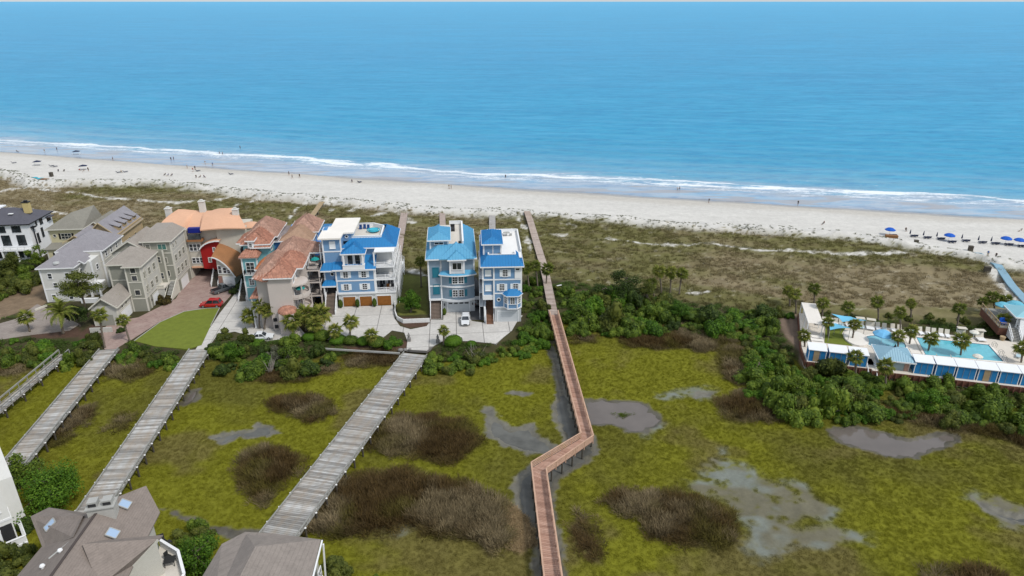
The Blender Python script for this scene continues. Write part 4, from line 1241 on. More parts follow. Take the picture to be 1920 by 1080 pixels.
def paver_mat(name, c1, c2, band):
    t = NT(name); t.set(0.9, 0.2); P = t.pos()
    br = t.n('ShaderNodeTexBrick'); t.l(t.scale(P, (1, 1, 1), R(-8)), br.inputs['Vector'])
    br.inputs['Scale'].default_value = 1.0; br.inputs['Brick Width'].default_value = 0.5; br.inputs['Row Height'].default_value = 0.28; br.inputs['Mortar Size'].default_value = 0.02
    br.inputs['Color1'].default_value = (*c1, 1); br.inputs['Color2'].default_value = (*c2, 1); br.inputs['Mortar'].default_value = (*[c * 0.6 for c in c1], 1)
    n = t.noise(P, 0.35, 5, 0.65); n2 = t.noise(P, 1.6, 3, 0.6)
    sx = t.n('ShaderNodeSeparateXYZ'); t.l(t.scale(P, (1, 1, 1), R(-35)), sx.inputs[0])
    wv = t.math('FRACT', t.math('MULTIPLY', sx.outputs[1], 0.34))
    c = t.mix(t.mapr(n, 0.35, 0.65, 0, 0.6), br.outputs['Color'], band)
    c = t.mix(t.math('MULTIPLY', t.mapr(wv, 0.0, 0.12, 1, 0), 0.45), c, tuple(q * 0.6 for q in c1))
    c = t.mix(t.mapr(n2, 0.5, 0.7, 0, 0.35), c, tuple(q * 0.65 for q in c2))
    t.l(c, t.b.inputs['Base Color']); t.bump(br.outputs['Fac'], 0.2, 0.02)
    return t.m


m_paver = paver_mat('clay_pavers', (0.36, 0.255, 0.225), (0.29, 0.20, 0.18), (0.42, 0.33, 0.29))
m_paver2 = paver_mat('grey_pavers', (0.30, 0.26, 0.235), (0.25, 0.21, 0.19), (0.34, 0.30, 0.27))
m_lawn = mat('mown_lawn', (0.155, 0.19, 0.025), 0.95, 0.16, 0.8, bump=0.4)
paving('paver_driveway', PAVER, 1.03, m_paver, 'pinkish paver driveway curving round the lawn')
paving('paver_driveway', PAVER2, 1.02, m_paver2, 'grey paver driveway at far left')
paving('concrete_driveway', CONC1, 1.04, m_conc, 'long pale concrete driveway beside the pink house', (9.5, 4.2), 7, 0.06, m_joint)
paving('concrete_driveway', CONC2, 1.045, m_conc, 'white concrete driveway shared by the three blue houses', (5.6, 5.4), 5, 0.07, m_joint)
paving('asphalt_alley', ASPH, 1.085, m_asph, 'dark asphalt alley between the two right blue houses')
paving('lawn', LAWN, 1.10, m_lawn, 'mown oval green lawn in the driveway loop')
mb = MB()
LP = [Vector((*q, 0)) for q in LAWN]
for a, b in zip(LP[:5], LP[1:6]): mb.bar(a + Vector((0, 0, 1.1)), b + Vector((0, 0, 1.1)), 0.12, 0.16)
tag(mb.build('kerb', m_sidec), 'low kerb round the oval lawn', kind='structure')
# mown lawn has a thin nap of real blades
X, Y = cloud(9000, 118, 150); P = np.array(LAWN)
kp = sdist(LAWN, X, Y) < -0.15; X, Y = X[kp], Y[kp]
# ================================================================ PLANK BRIDGES
m_wood_grey = None


def plank_mat(name, cols, wear):
    t = NT(name); t.set(0.85, 0.2)
    oi = t.n('ShaderNodeObjectInfo'); o = t.obj(); g = t.pos()
    n = t.noise(t.scale(o, (1.2, 8, 8)), 1.0, 5, 0.65); n2 = t.noise(g, 0.22, 3, 0.6); n3 = t.noise(g, 1.1, 4, 0.65)
    r = t.math('ADD', t.math('MULTIPLY', oi.outputs['Random'], 0.68), t.math('MULTIPLY', n, 0.32))
    c = t.ramp(r, [(0.15, cols[0]), (0.5, cols[1]), (0.85, cols[2])])
    c = t.mix(t.mapr(n2, 0.45, 0.65, 0, 0.45), c, wear)
    c = t.mix(t.mapr(n3, 0.5, 0.75, 0, 0.5), c, tuple(q * 0.5 for q in wear))
    sx = t.n('ShaderNodeSeparateXYZ'); t.l(o, sx.inputs[0])
    tr = t.math('ABSOLUTE', t.math('SUBTRACT', t.math('ABSOLUTE', sx.outputs[0]), 0.85))
    c = t.mix(t.mapr(tr, 0.0, 0.55, 0.35, 0.0), c, wear)
    bd = t.noise(t.scale(g, (0.03, 0.85, 0.0)), 1.0, 4, 0.7)
    c = t.mix(t.mapr(bd, 0.48, 0.66, 0, 0.6), c, tuple(q * 0.62 for q in cols[0]))
    t.l(c, t.b.inputs['Base Color']); t.bump(n, 0.3, 0.02)
    return t.m


m_pl_grey = plank_mat('weathered_plank', [(0.22, 0.215, 0.205), (0.38, 0.375, 0.36), (0.56, 0.56, 0.55)], (0.33, 0.26, 0.19))
m_pl_red = plank_mat('reddish_plank', [(0.36, 0.205, 0.15), (0.44, 0.265, 0.20), (0.53, 0.345, 0.27)], (0.46, 0.30, 0.235))
m_beam_g = mat('weathered_beam', (0.30, 0.30, 0.28), 0.9, 0.2, 1.5)
m_beam_d = mat('dark_pile', (0.085, 0.075, 0.06), 0.95, 0.3, 1.5)
m_beam_r = mat('reddish_beam', (0.54, 0.35, 0.25), 0.85, 0.2, 1.5)
m_white = mat('white_paint', (0.78, 0.78, 0.77), 0.6, 0.05, 0.6, grime=0.12)


def plank_mesh(name, w, d, th, m):
    """one board with eased top edges"""
    mb = MB(); x, y, e = w / 2, d / 2, 0.012
    mb.add([(-x, -y, -th), (x, -y, -th), (x, y, -th), (-x, y, -th), (-x, -y, -e), (x, -y, -e), (x, y, -e), (-x, y, -e), (-x + e, -y + e, 0), (x - e, -y + e, 0), (x - e, y - e, 0), (-x + e, y - e, 0)],
           [(0, 3, 2, 1), (0, 1, 5, 4), (1, 2, 6, 5), (2, 3, 7, 6), (3, 0, 4, 7), (4, 5, 9, 8), (5, 6, 10, 9), (6, 7, 11, 10), (7, 4, 8, 11), (8, 9, 10, 11)])
    return mb.mesh(name, m)


def bridge(label, a, b, za, zb, width, mp, mbm, pitch=0.34, curb=True, rail=None, pile=3.0, nmax=300, limit=None, skew=0.0):
    """plank deck from a to b (plan points); returns the root"""
    A = Vector((*a, za)); B = Vector((*b, zb)); ln = (B - A).length
    ang = math.atan2(B.y - A.y, B.x - A.x) - PI / 2; sl = math.atan2(zb - za, math.hypot(B.x - A.x, B.y - A.y))
    root = empty('plank_bridge', A, ang, label, 'bridge')
    n = int(ln / pitch); variants = [plank_mesh('plank_%d' % i, width - 0.06 * i, pitch - 0.045, 0.07, mp) for i in range(3)]
    for k in range(n):
        y = (k + 0.5) * pitch; z = y * math.tan(sl)
        link('plank', variants[(k * 5 + 1) % 3], root, (random.uniform(-.05, .05), y, z + random.uniform(-.008, .008)), (0, 0, random.uniform(-.004, .004)))
    L2 = n * pitch
    zt = L2 * math.tan(sl)
    for s in (-1, 1):
        MB().bar((s * (width / 2 - 0.35), 0, -0.24), (s * (width / 2 - 0.35), L2, zt - 0.24), 0.2, 0.34).build('beam', m_beam_d, root)
        if curb:
            MB().bar((s * (width / 2 - 0.10), 0, 0.26), (s * (width / 2 - 0.10), L2, zt + 0.26), 0.16, 0.16).build('curb_rail', mbm, root)
            mb = MB()
            for k in range(int(L2 / 1.5) + 1):
                y = min(L2 - .1, k * 1.5 + .1); mb.box(s * (width / 2 - 0.10) - .08, s * (width / 2 - 0.10) + .08, y - .15, y + .15, y * zt / L2 + 0.001, y * zt / L2 + 0.18)
            mb.build('curb_block', mbm, root)
            MB().bar((s * (width / 2 + 0.07), 0, -0.12), (s * (width / 2 + 0.07), L2, zt - 0.12), 0.08, 0.26).build('edge_board', mbm, root)
    if pile:
        pm = MB(); pm.tube([(0, 0, -2.6), (0, 0, 0.0)], 0.14, 8); pmm = pm.mesh('pile', m_beam_d)
        cm = MB(); cm.lathe([(0.001, 0.06), (0.15, 0.05), (0.16, 0.0)], 8); cmm = cm.mesh('pile_cap', m_white)
        for k in range(int(L2 / pile) + 1):
            y = k * pile + 0.6
            if y > L2: break
            for s in (-1, 1):
                p = link('pile', pmm, root, (s * (width / 2 + 0.22), y, y * zt / L2 - 0.05))
                link('pile_cap', cmm, p)
            MB().bar((-width / 2 - .3, y, y * zt / L2 - .46), (width / 2 + .3, y, y * zt / L2 - .46), 0.16, 0.22).build('cross_beam', m_beam_d, root)
    if rail:
        handrails(root, [(0, 0, 0), (0, L2, zt)], width, mbm, rail)
    return root


def handrails(root, pts, width, m, spec):
    """posts with a cap rail and lower rails on both sides of a straight run"""
    h, step, nr = spec
    a, b = Vector(pts[0]), Vector(pts[1]); L2 = (b - a).length; n = max(1, round(L2 / step))
    pmesh = MB().box(-.06, .06, -.06, .06, -.5, h).mesh('post', m)
    for s in (-1, 1):
        o = Vector((s * width / 2, 0, 0))
        for k in range(n + 1):
            link('post', pmesh, root, a.lerp(b, k / n) + o)
        MB().bar(a + o + Vector((0, 0, h + .03)), b + o + Vector((0, 0, h + .03)), 0.17, 0.06).build('cap_rail', m, root)
        for q in range(nr):
            z = 0.18 + (h - 0.3) * q / max(1, nr - 1) if nr > 1 else h * 0.5
            MB().bar(a + o + Vector((-s * .07, 0, z)), b + o + Vector((-s * .07, 0, z)), 0.04, 0.12).build('side_rail', m, root)


def mid(a, b, z): A = G(*a, z); B = G(*b, z); return ((A[0] + B[0]) / 2, (A[1] + B[1]) / 2)


bridge('widest weathered plank bridge leading to the white driveway', mid((466, 1020), (552, 1020), 1.9), mid((762, 660), (798, 660), 1.4), 1.9, 1.12, 5.0, m_pl_grey, m_beam_g)
bridge('weathered plank bridge leading to the corner of the lawn', mid((135, 960), (208, 960), 1.9), mid((355, 655), (394, 655), 1.1), 1.9, 1.12, 4.1, m_pl_grey, m_beam_g)
bridge('weathered plank bridge leading to the paver driveway gate', mid((-28, 905), (22, 905), 1.9), mid((186, 655), (223, 655), 1.1), 1.9, 1.12, 3.7, m_pl_grey, m_beam_g)
bridge('narrow plank footbridge with white rails at far left', mid((-150, 880), (-120, 880), 1.9), mid((112, 662), (132, 662), 1.3), 1.9, 1.12, 1.9, m_pl_grey, m_beam_g, pitch=0.30, curb=False, rail=(1.05, 2.6, 2), pile=5.2)


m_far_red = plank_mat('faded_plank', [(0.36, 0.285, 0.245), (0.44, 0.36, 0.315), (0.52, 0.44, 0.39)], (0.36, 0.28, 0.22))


def boardwalk():
    ZD = 1.75
    # corner points of the deck, left edge and right edge
    Lp = [G(*q, ZD) for q in [(1022, 1110), (996, 878), (1089, 822), (1030, 590)]]
    Rp = [G(*q, ZD) for q in [(1056, 1110), (1024, 889), (1112, 827), (1046, 590)]]
    o = ((Lp[0][0] + Rp[0][0]) / 2, (Lp[0][1] + Rp[0][1]) / 2)
    root = empty('boardwalk', (o[0], o[1], 0), 0, 'long reddish boardwalk with railings zigzagging over the marsh to the beach', 'boardwalk')
    cnt = 0; far = MB()
    C_ = [((a[0] + b[0]) / 2, (a[1] + b[1]) / 2) for a, b in zip(Lp, Rp)]
    n3 = [G(*q, 2.4) for q in [(1024, 515), (1016, 490), (1008, 465), (1001, 440), (995, 420), (988, 403)]]
    runs = [(Lp[i], Rp[i], Lp[i + 1], Rp[i + 1], ZD, ZD, True) for i in range(3)]
    pv = C_[3]; w = 1.0; zs = [max(2.0, hgt(*c) + .7, hgt(c[0] - .2, c[1] - 4) + .6) for c in n3]; zp = ZD
    for c, z in zip(n3, zs):
        runs.append(((pv[0] - w, pv[1]), (pv[0] + w, pv[1]), (c[0] - w, c[1]), (c[0] + w, c[1]), zp, z, False)); pv = c; zp = z
    first = True
    pm = MB(); pm.tube([(0, 0, -2.4), (0, 0, 0.0)], 0.12, 8); pmm = pm.mesh('pile', m_beam_d)
    for ra in runs:
        l0, r0, l1, r1, z0, z1, railed = ra
        l0, r0, l1, r1 = [Vector((q[0] - o[0], q[1] - o[1], z)) for q, z in ((l0, z0), (r0, z0), (l1, z1), (r1, z1))]
        c0 = (l0 + r0) / 2; c1 = (l1 + r1) / 2; ln = (c1 - c0).length; n = int(ln / 0.30)
        for k in range(n):
            a, b, c, d = l0.lerp(l1, (k + .07) / n), r0.lerp(r1, (k + .07) / n), r0.lerp(r1, (k + .93) / n), l0.lerp(l1, (k + .93) / n)
            vs = [a, b, c, d]; dn = Vector((0, 0, -0.06))
            F = [(0, 1, 2, 3), (0, 4, 5, 1), (1, 5, 6, 2), (2, 6, 7, 3), (3, 7, 4, 0), (4, 7, 6, 5)]
            if cnt < 300:
                ctr = (a + b + c + d) / 4; ang = math.atan2(b.y - a.y, b.x - a.x); M = Matrix.Rotation(-ang, 3, 'Z')
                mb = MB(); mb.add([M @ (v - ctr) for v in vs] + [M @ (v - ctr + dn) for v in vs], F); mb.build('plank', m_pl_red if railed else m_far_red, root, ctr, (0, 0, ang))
            else:
                far.add(vs + [v + dn for v in vs], F)
            cnt += 1
        for e0, e1 in ((l0, l1), (r0, r1)):
            MB().bar(e0.lerp(c0, .15) + Vector((0, 0, -.2)), e1.lerp(c1, .15) + Vector((0, 0, -.2)), 0.12, 0.26).build('beam', m_beam_d, root)
            if railed:
                L2 = (e1 - e0).length; m_ = max(1, round(L2 / 2.3))
                pmesh = MB().box(-.07, .07, -.07, .07, -.45, 1.05).mesh('post', m_beam_r)
                for k in range(m_ + 1):
                    if k == m_ and ra is not runs[2]: continue
                    link('post', pmesh, root, e0.lerp(e1, k / m_))
                MB().bar(e0 + Vector((0, 0, 1.10)), e1 + Vector((0, 0, 1.10)), 0.20, 0.06).build('cap_rail', m_beam_r, root)
                for z in (0.22, 0.50, 0.78):
                    MB().bar(e0 + Vector((0, 0, z)), e1 + Vector((0, 0, z)), 0.05, 0.14).build('side_rail', m_beam_r, root)
        for k in range(int(ln / 2.4)):
            p, q = l0.lerp(l1, (k + .5) * 2.4 / ln), r0.lerp(r1, (k + .5) * 2.4 / ln)
            for e in (p, q): link('pile', pmm, root, e + Vector((0, 0, -.1)))
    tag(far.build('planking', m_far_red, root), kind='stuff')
    return root


boardwalk()


def beach_walk(label, pa, pb, z0, z1, w, m):
    for _ in range(2):
        a_, b_ = G(*pa, z0), G(*pb, z1); sm_ = [hgt(a_[0] + (b_[0] - a_[0]) * k / 12, a_[1] + (b_[1] - a_[1]) * k / 12) for k in range(13)]; z0 = max(z0, max(sm_[:9]) + .5); z1 = max(sm_[8:]) + .4
    A = Vector((*G(*pa, z0), z0)); B = Vector((*G(*pb, z1), z1)); root = empty('beach_walkway', A, 0, label, 'walkway')
    d = B - A; n = int(d.length / 0.45); s = Vector((d.y, -d.x, 0)).normalized() * w / 2; mb = MB()
    for k in range(n):
        a, b = d * ((k + .06) / n), d * ((k + .94) / n)
        mb.add([a - s, a + s, b + s, b - s, a - s + Vector((0, 0, -.1)), a + s + Vector((0, 0, -.1)), b + s + Vector((0, 0, -.1)), b - s + Vector((0, 0, -.1))], [(0, 1, 2, 3), (0, 4, 5, 1), (1, 5, 6, 2), (2, 6, 7, 3), (3, 7, 4, 0)])
    tag(mb.build('planking', m, root), kind='stuff')
    for sg in (-1, 1):
        MB().bar(s * sg * .85 + Vector((0, 0, -.22)), d + s * sg * .85 + Vector((0, 0, -.22)), 0.12, 0.22).build('beam', m_beam_d, root)
    pm = MB().box(-.07, .07, -.07, .07, -3.2, 0.02).mesh('post', m_beam_g)
    for k in range(int(d.length / 3) + 1):
        for sg in (-1, 1): link('post', pm, root, d * (k * 3 / d.length) + s * sg * 1.02)


m_wk_pink = mat('pinkish_boards', (0.42, 0.34, 0.30), 0.9, 0.15, 0.8)
m_wk_grey = mat('greyish_boards', (0.40, 0.38, 0.365), 0.9, 0.15, 0.8)
m_wk_tan = mat('tan_boards', (0.40, 0.30, 0.18), 0.9, 0.15, 0.8)
beach_walk('pinkish board path running from the big blue house to the beach', (742, 495), (758, 399), 3.2, 2.2, 2.2, m_wk_pink)
beach_walk('short board path behind the pale blue roofed house', (831, 440), (829, 399), 2.6, 2.2, 1.8, m_wk_pink)
beach_walk('grey board path behind the rightmost blue house', (923, 445), (923, 399), 2.6, 2.2, 1.9, m_wk_grey)
beach_walk('tan slanting board path behind the tan roofed house', (572, 422), (604, 378), 2.4, 2.0, 1.7, m_wk_tan)

# ================================================================ HOUSES
m_glass = None
_t = NT('window_glass'); _t.set(0.06, 0.8)
_n = _t.noise(_t.pos(), 0.6, 2)
_t.l(_t.mix(_t.mapr(_n, 0.35, 0.65), (0.012, 0.016, 0.020), (0.05, 0.06, 0.07)), _t.b.inputs['Base Color'])
m_glass = _t.m
_t = NT('green_glass'); _t.set(0.08, 0.8); _t.b.inputs['Base Color'].default_value = (0.05, 0.16, 0.14, 1); m_gglass = _t.m
m_dark = mat('dark_parts_and_shade', (0.03, 0.03, 0.032), 0.9, 0.2)  # near-black for dark fittings, and for panels that paint shade in openings
m_trim = mat('white_trim', (0.80, 0.81, 0.82), 0.55, 0.04, 0.8)
m_blackt = mat('black_frame', (0.015, 0.015, 0.018), 0.5, 0.1)
m_step = mat('brown_tread', (0.215, 0.165, 0.135), 0.9, 0.2, 1.2)
m_deckf = mat('pale_deck_floor', (0.62, 0.58, 0.52), 0.9, 0.06, 0.5)


def clip_line(poly2, o, d):
    """parameter range of line o + t d inside convex polygon"""
    t0, t1 = -1e9, 1e9
    A = sum(poly2[i - 1][0] * poly2[i][1] - poly2[i][0] * poly2[i - 1][1] for i in range(len(poly2)))
    if A < 0: poly2 = poly2[::-1]
    for i in range(len(poly2)):
        a, b = poly2[i - 1], poly2[i]
        ex, ey = b[0] - a[0], b[1] - a[1]; nx_, ny_ = -ey, ex
        num = nx_ * (a[0] - o[0]) + ny_ * (a[1] - o[1]); den = nx_ * d[0] + ny_ * d[1]
        if abs(den) < 1e-9:
            if num > 0: return None
            continue
        q = num / den
        if den > 0: t0 = max(t0, q)
        else: t1 = min(t1, q)
    return (t0, t1) if t1 - t0 > 0.15 else None


def ribs(mb, pts, sp, w, h):
    P = [Vector(p) for p in pts]
    n = (P[1] - P[0]).cross(P[2] - P[0])
    if n.length < 1e-6: return
    n.normalize()
    if n.z < 0: n = -n
    up = Vector((0, 0, 1)) - n * n.z
    if up.length < 1e-3: up = Vector((0, 1, 0))
    up.normalize(); s = up.cross(n).normalized()
    q = [((p - P[0]).dot(s), (p - P[0]).dot(up)) for p in P]
    lo, hi = min(a for a, b in q), max(a for a, b in q)
    k = math.floor(lo / sp) + 1
    while k * sp < hi:
        r = clip_line(q, (k * sp, 0), (0, 1))
        if r:
            a = P[0] + s * (k * sp) + up * (r[0] + .03); b = P[0] + s * (k * sp) + up * (r[1] - .03)
            mb.bar(a + n * (h / 2 - .004), b + n * (h / 2 - .004), w, h, n)
        k += 1


class House:
    def __init__(s, name, x, y, yaw, label, z=1.0, cat='house', wallm=None, roofm=None, rib=None, trim=None, glass=None):
        s.r = empty(name, (x, y, z), R(yaw), label, cat)
        s.wm, s.rm, s.rib, s.trim, s.gl = wallm, roofm, rib, trim or m_trim, glass or m_glass
        s.wc = {}

    def part(s, name, mb, m=None, loc=(0, 0, 0), rot=(0, 0, 0), parent=None, smooth=False):
        return mb.build(name, m or s.wm, parent or s.r, loc, rot, smooth)

    def wall(s, x0, x1, y0, y1, z0, z1, m=None, name='wall', corners=True):
        o = s.part(name, MB().box(x0, x1, y0, y1, z0, z1), m)
        if corners:
            w = 0.16
            for cx, cy in ((x0, y0), (x1, y0), (x1, y1)):
                mb = MB(); mb.box(cx - w, cx + w, cy - w * 0.35 if cy == y0 else cy - w, cy + w if cy == y0 else cy + w * 0.35, z0 + .02, z1 - .02)
                s.part('corner_board', mb, s.trim, parent=o)
        return o

    def pwall(s, pts, z0, z1, m=None, name='wall'):
        return s.part(name, MB().prism(pts, z0, z1), m)

    def box(s, name, x0, x1, y0, y1, z0, z1, m):
        return s.part(name, MB().box(x0, x1, y0, y1, z0, z1), m)

    def band(s, x0, x1, y0, y1, z, h=0.28, p=0.07, m=None):
        mb = MB()
        mb.box(x0 - p, x1 + p, y0 - p, y0 + .05, z, z + h); mb.box(x1 - .05, x1 + p, y0 + .05, y1, z, z + h); mb.box(x0 - p, x0 + .05, y0 + .05, y1, z, z + h)
        return s.part('trim_band', mb, m or s.trim)

    def roof_faces(s, faces, m=None, rib=None, name='roof', th=0.16):
        mb = MB()
        for f in faces:
            P = [Vector(p) for p in f]; n = (P[1] - P[0]).cross(P[2] - P[0]).normalized()
            if n.z < 0: P = P[::-1]
            k = len(P); D = Vector((0, 0, -th))
            mb.add(P + [p + D for p in P], [tuple(range(k)), tuple(range(2 * k - 1, k - 1, -1))] + [((i + 1) % k, i, k + i, k + (i + 1) % k) for i in range(k)])
        o = s.part(name, mb, m or s.rm)
        rb = rib or s.rib
        if rb:
            mb = MB()
            for f in faces: ribs(mb, f, *rb)
            if mb.f: tag(s.part('roof_rib', mb, m or s.rm, parent=o), kind='stuff')
        return o

    def fascia(s, x0, x1, y0, y1, z, h=0.22, m=None):
        mb = MB(); w = 0.09
        mb.box(x0 - w, x1 + w, y0 - w, y0, z - h, z + .03); mb.box(x0 - w, x1 + w, y1, y1 + w, z - h, z + .03)
        mb.box(x0 - w, x0, y0, y1, z - h, z + .03); mb.box(x1, x1 + w, y0, y1, z - h, z + .03)
        s.part('fascia', mb, m or s.trim)
        s.part('soffit', MB().box(x0 + .01, x1 - .01, y0 + .01, y1 - .01, z - h, z - h + .05), m or s.trim)

    def hip(s, x0, x1, y0, y1, z, h, ov=0.5, m=None, rib=None, ridge=None, fascia=True, name='roof'):
        x0 -= ov; x1 += ov; y0 -= ov; y1 += ov
        W, D = x1 - x0, y1 - y0
        if fascia: s.fascia(x0, x1, y0, y1, z)
        a, b, c, d = (x0, y0, z), (x1, y0, z), (x1, y1, z), (x0, y1, z)
        if ridge: r1, r2 = ridge
        elif D > W: cx = (x0 + x1) / 2; r1, r2 = (cx, y0 + W * .5, z + h), (cx, y1 - W * .5, z + h)
        else: cy = (y0 + y1) / 2; r1, r2 = (x0 + D * .5, cy, z + h), (x1 - D * .5, cy, z + h)
        if D > W or ridge and abs(r1[1] - r2[1]) > abs(r1[0] - r2[0]):
            F = [[a, b, r1], [b, c, r2, r1], [c, d, r2], [d, a, r1, r2]]
        else:
            F = [[a, b, r2, r1], [b, c, r2], [c, d, r1, r2], [d, a, r1]]
        return s.roof_faces(F, m, rib, name)

    def gable(s, x0, x1, y0, y1, z, h, ov=0.4, axis='y', m=None, wm=None, rib=None):
        """ridge along axis; the gable ends are filled with wall"""
        if axis == 'y':
            cx = (x0 + x1) / 2; k = h / ((x1 - x0) / 2); e = z - ov * k
            s.roof_faces([[(x0 - ov, y0 - ov, e), (cx, y0 - ov, z + h), (cx, y1 + ov, z + h), (x0 - ov, y1 + ov, e)], [(x1 + ov, y0 - ov, e), (x1 + ov, y1 + ov, e), (cx, y1 + ov, z + h), (cx, y0 - ov, z + h)]], m, rib)
            mb = MB()
            for y in (y0, y1 - .12): mb.add([(x0, y, z - .02), (x1, y, z - .02), (cx, y, z + h - .2), (x0, y + .12, z - .02), (x1, y + .12, z - .02), (cx, y + .12, z + h - .2)], [(0, 1, 2), (3, 5, 4), (0, 3, 4, 1), (1, 4, 5, 2), (2, 5, 3, 0)])
            s.part('gable_wall', mb, wm or s.wm)
            mb = MB()
            for sg, xe in ((-1, x0 - ov), (1, x1 + ov)):
                mb.bar((xe, y0 - ov - .04, e - .1), (cx, y0 - ov - .04, z + h - .1), 0.08, 0.24); mb.bar((xe + sg * .04, y0 - ov, e - .1), (xe + sg * .04, y1 + ov, e - .1), 0.08, 0.24)
            s.part('bargeboard', mb, s.trim)
        else:
            cy = (y0 + y1) / 2; k = h / ((y1 - y0) / 2); e = z - ov * k
            s.roof_faces([[(x0 - ov, y0 - ov, e), (x1 + ov, y0 - ov, e), (x1 + ov, cy, z + h), (x0 - ov, cy, z + h)], [(x0 - ov, y1 + ov, e), (x0 - ov, cy, z + h), (x1 + ov, cy, z + h), (x1 + ov, y1 + ov, e)]], m, rib)
            mb = MB()
            for x in (x0, x1 - .12): mb.add([(x, y0, z - .02), (x, y1, z - .02), (x, cy, z + h - .2), (x + .12, y0, z - .02), (x + .12, y1, z - .02), (x + .12, cy, z + h - .2)], [(0, 2, 1), (3, 4, 5), (0, 1, 4, 3), (1, 2, 5, 4), (2, 0, 3, 5)])
            s.part('gable_wall', mb, wm or s.wm)
            mb = MB()
            for x in (x0 - ov - .04, x1 + ov + .04): mb.bar((x, y0 - ov, e - .1), (x, cy, z + h - .1), .08, .24); mb.bar((x, y1 + ov, e - .1), (x, cy, z + h - .1), .08, .24)
            mb.bar((x0 - ov, y0 - ov - .04, e - .1), (x1 + ov, y0 - ov - .04, e - .1), .08, .24)
            s.part('bargeboard', mb, s.trim)

    def win(s, face, u, z, w, h, at, shut=None, mun=(1, 2), fm=None, gl=None, fw=0.11, arch=False, sw=None):
        """window whose bottom centre is at u along the wall; face f, b, r, l or an angle (degrees of the outward normal from -y)"""
        if face == 'f': loc, a = (u, at, z), 0
        elif face == 'r': loc, a = (at, u, z), PI / 2
        elif face == 'l': loc, a = (at, u, z), -PI / 2
        elif face == 'b': loc, a = (u, at, z), PI
        else: loc, a = (u[0], u[1], z), R(face)
        fm = fm or s.trim; gl = gl or s.gl
        key = (round(w, 2), round(h, 2), mun, fm.name, gl.name, fw, arch)
        if key not in s.wc:
            mb = MB(); d = 0.10
            mb.box(-w / 2 - fw, -w / 2, -d, 0, 0, h); mb.box(w / 2, w / 2 + fw, -d, 0, 0, h)
            mb.box(-w / 2 - fw, w / 2 + fw, -d, 0, h, h + fw); mb.box(-w / 2 - fw - .04, w / 2 + fw + .04, -d - .05, 0, -fw, 0)
            for i in range(1, mun[0] + 1): x = -w / 2 + w * i / (mun[0] + 1); mb.box(x - .035, x + .035, -d * .8, -.04, 0, h)
            for i in range(1, mun[1] + 1): y = h * i / (mun[1] + 1); mb.box(-w / 2, w / 2, -d * .75, -.042, y - .03, y + .03)
            if arch:
                n = 10; q = [(w / 2 * math.cos(PI * i / n), w / 2 * math.sin(PI * i / n)) for i in range(n + 1)]
                for (xa, ya), (xb, yb) in zip(q[:-1], q[1:]): mb.bar((xa * 1.1, -d / 2, h + ya * 1.1 + .02), (xb * 1.1, -d / 2, h + yb * 1.1 + .02), fw, d, (0, 1, 0))
            mp = MB(); mp.box(-w / 2, w / 2, -.035, -.004, 0, h)
            if arch: mp.add([(w / 2 * math.cos(PI * i / 8), -.03, h + w / 2 * math.sin(PI * i / 8)) for i in range(9)], [tuple(range(8, -1, -1))])
            s.wc[key] = (mb.mesh('window', fm), mp.mesh('pane', gl))
        a1, a2 = s.wc[key]
        o = link('window', a1, s.r, loc, (0, 0, a)); link('pane', a2, o)
        if shut:
            sw = sw or w * 0.5; k2 = ('sh', round(sw, 2), round(h, 2), shut.name)
            if k2 not in s.wc:
                mb = MB(); mb.box(-sw / 2, sw / 2, -.06, -.002, -.05, h + .05)
                nl = max(3, int(h / .22))
                for i in range(nl): y = h * (i + .5) / nl; mb.box(-sw / 2 + .06, sw / 2 - .06, -.085, -.055, y - .05, y + .05)
                s.wc[k2] = mb.mesh('shutter', shut)
            for sg in (-1, 1): link('shutter', s.wc[k2], o, (sg * (w / 2 + fw + sw / 2 + .03), 0, 0))
        return o

    def round_win(s, x, y, z, r, face=0):
        mb = MB(); n = 14
        for i in range(n):
            a, b = 2 * PI * i / n, 2 * PI * (i + 1) / n
            mb.bar((r * math.cos(a), -.06, r * math.sin(a)), (r * math.cos(b), -.06, r * math.sin(b)), .14, .12, (0, 1, 0))
        o = s.part('round_window', mb, s.trim, (x, y, z), (0, 0, R(face)))
        mp = MB(); mp.add([(r * math.cos(2 * PI * i / n), -.03, r * math.sin(2 * PI * i / n)) for i in range(n)], [tuple(range(n - 1, -1, -1))])
        mp.build('pane', s.gl, o)

    def garage(s, x0, x1, y, z0, z1, m, face='f', rows=4, glassrow=False):
        w, h = x1 - x0, z1 - z0
        loc, a = (((x0 + x1) / 2, y, z0), 0) if face == 'f' else ((y, (x0 + x1) / 2, z0), PI / 2)
        mb = MB()
        for i in range(rows): mb.box(-w / 2, w / 2, -.06, 0, h * i / rows + .02, h * (i + 1) / rows - .02)
        mb.box(-w / 2, w / 2, -.03, 0, 0, h)
        o = s.part('garage_door', mb, m, loc, (0, 0, a))
        f = MB(); f.box(-w / 2 - .14, -w / 2, -.1, 0, 0, h); f.box(w / 2, w / 2 + .14, -.1, 0, 0, h); f.box(-w / 2 - .14, w / 2 + .14, -.1, 0, h, h + .16)
        f.build('door_frame', s.trim, o)
        if glassrow:
            for i in range(4):
                g = MB(); x = -w / 2 + w * (i + .5) / 4; g.box(x - w * .085, x + w * .085, -.075, -.05, h * .80, h * .93); g.build('pane', s.gl, o)
        return o

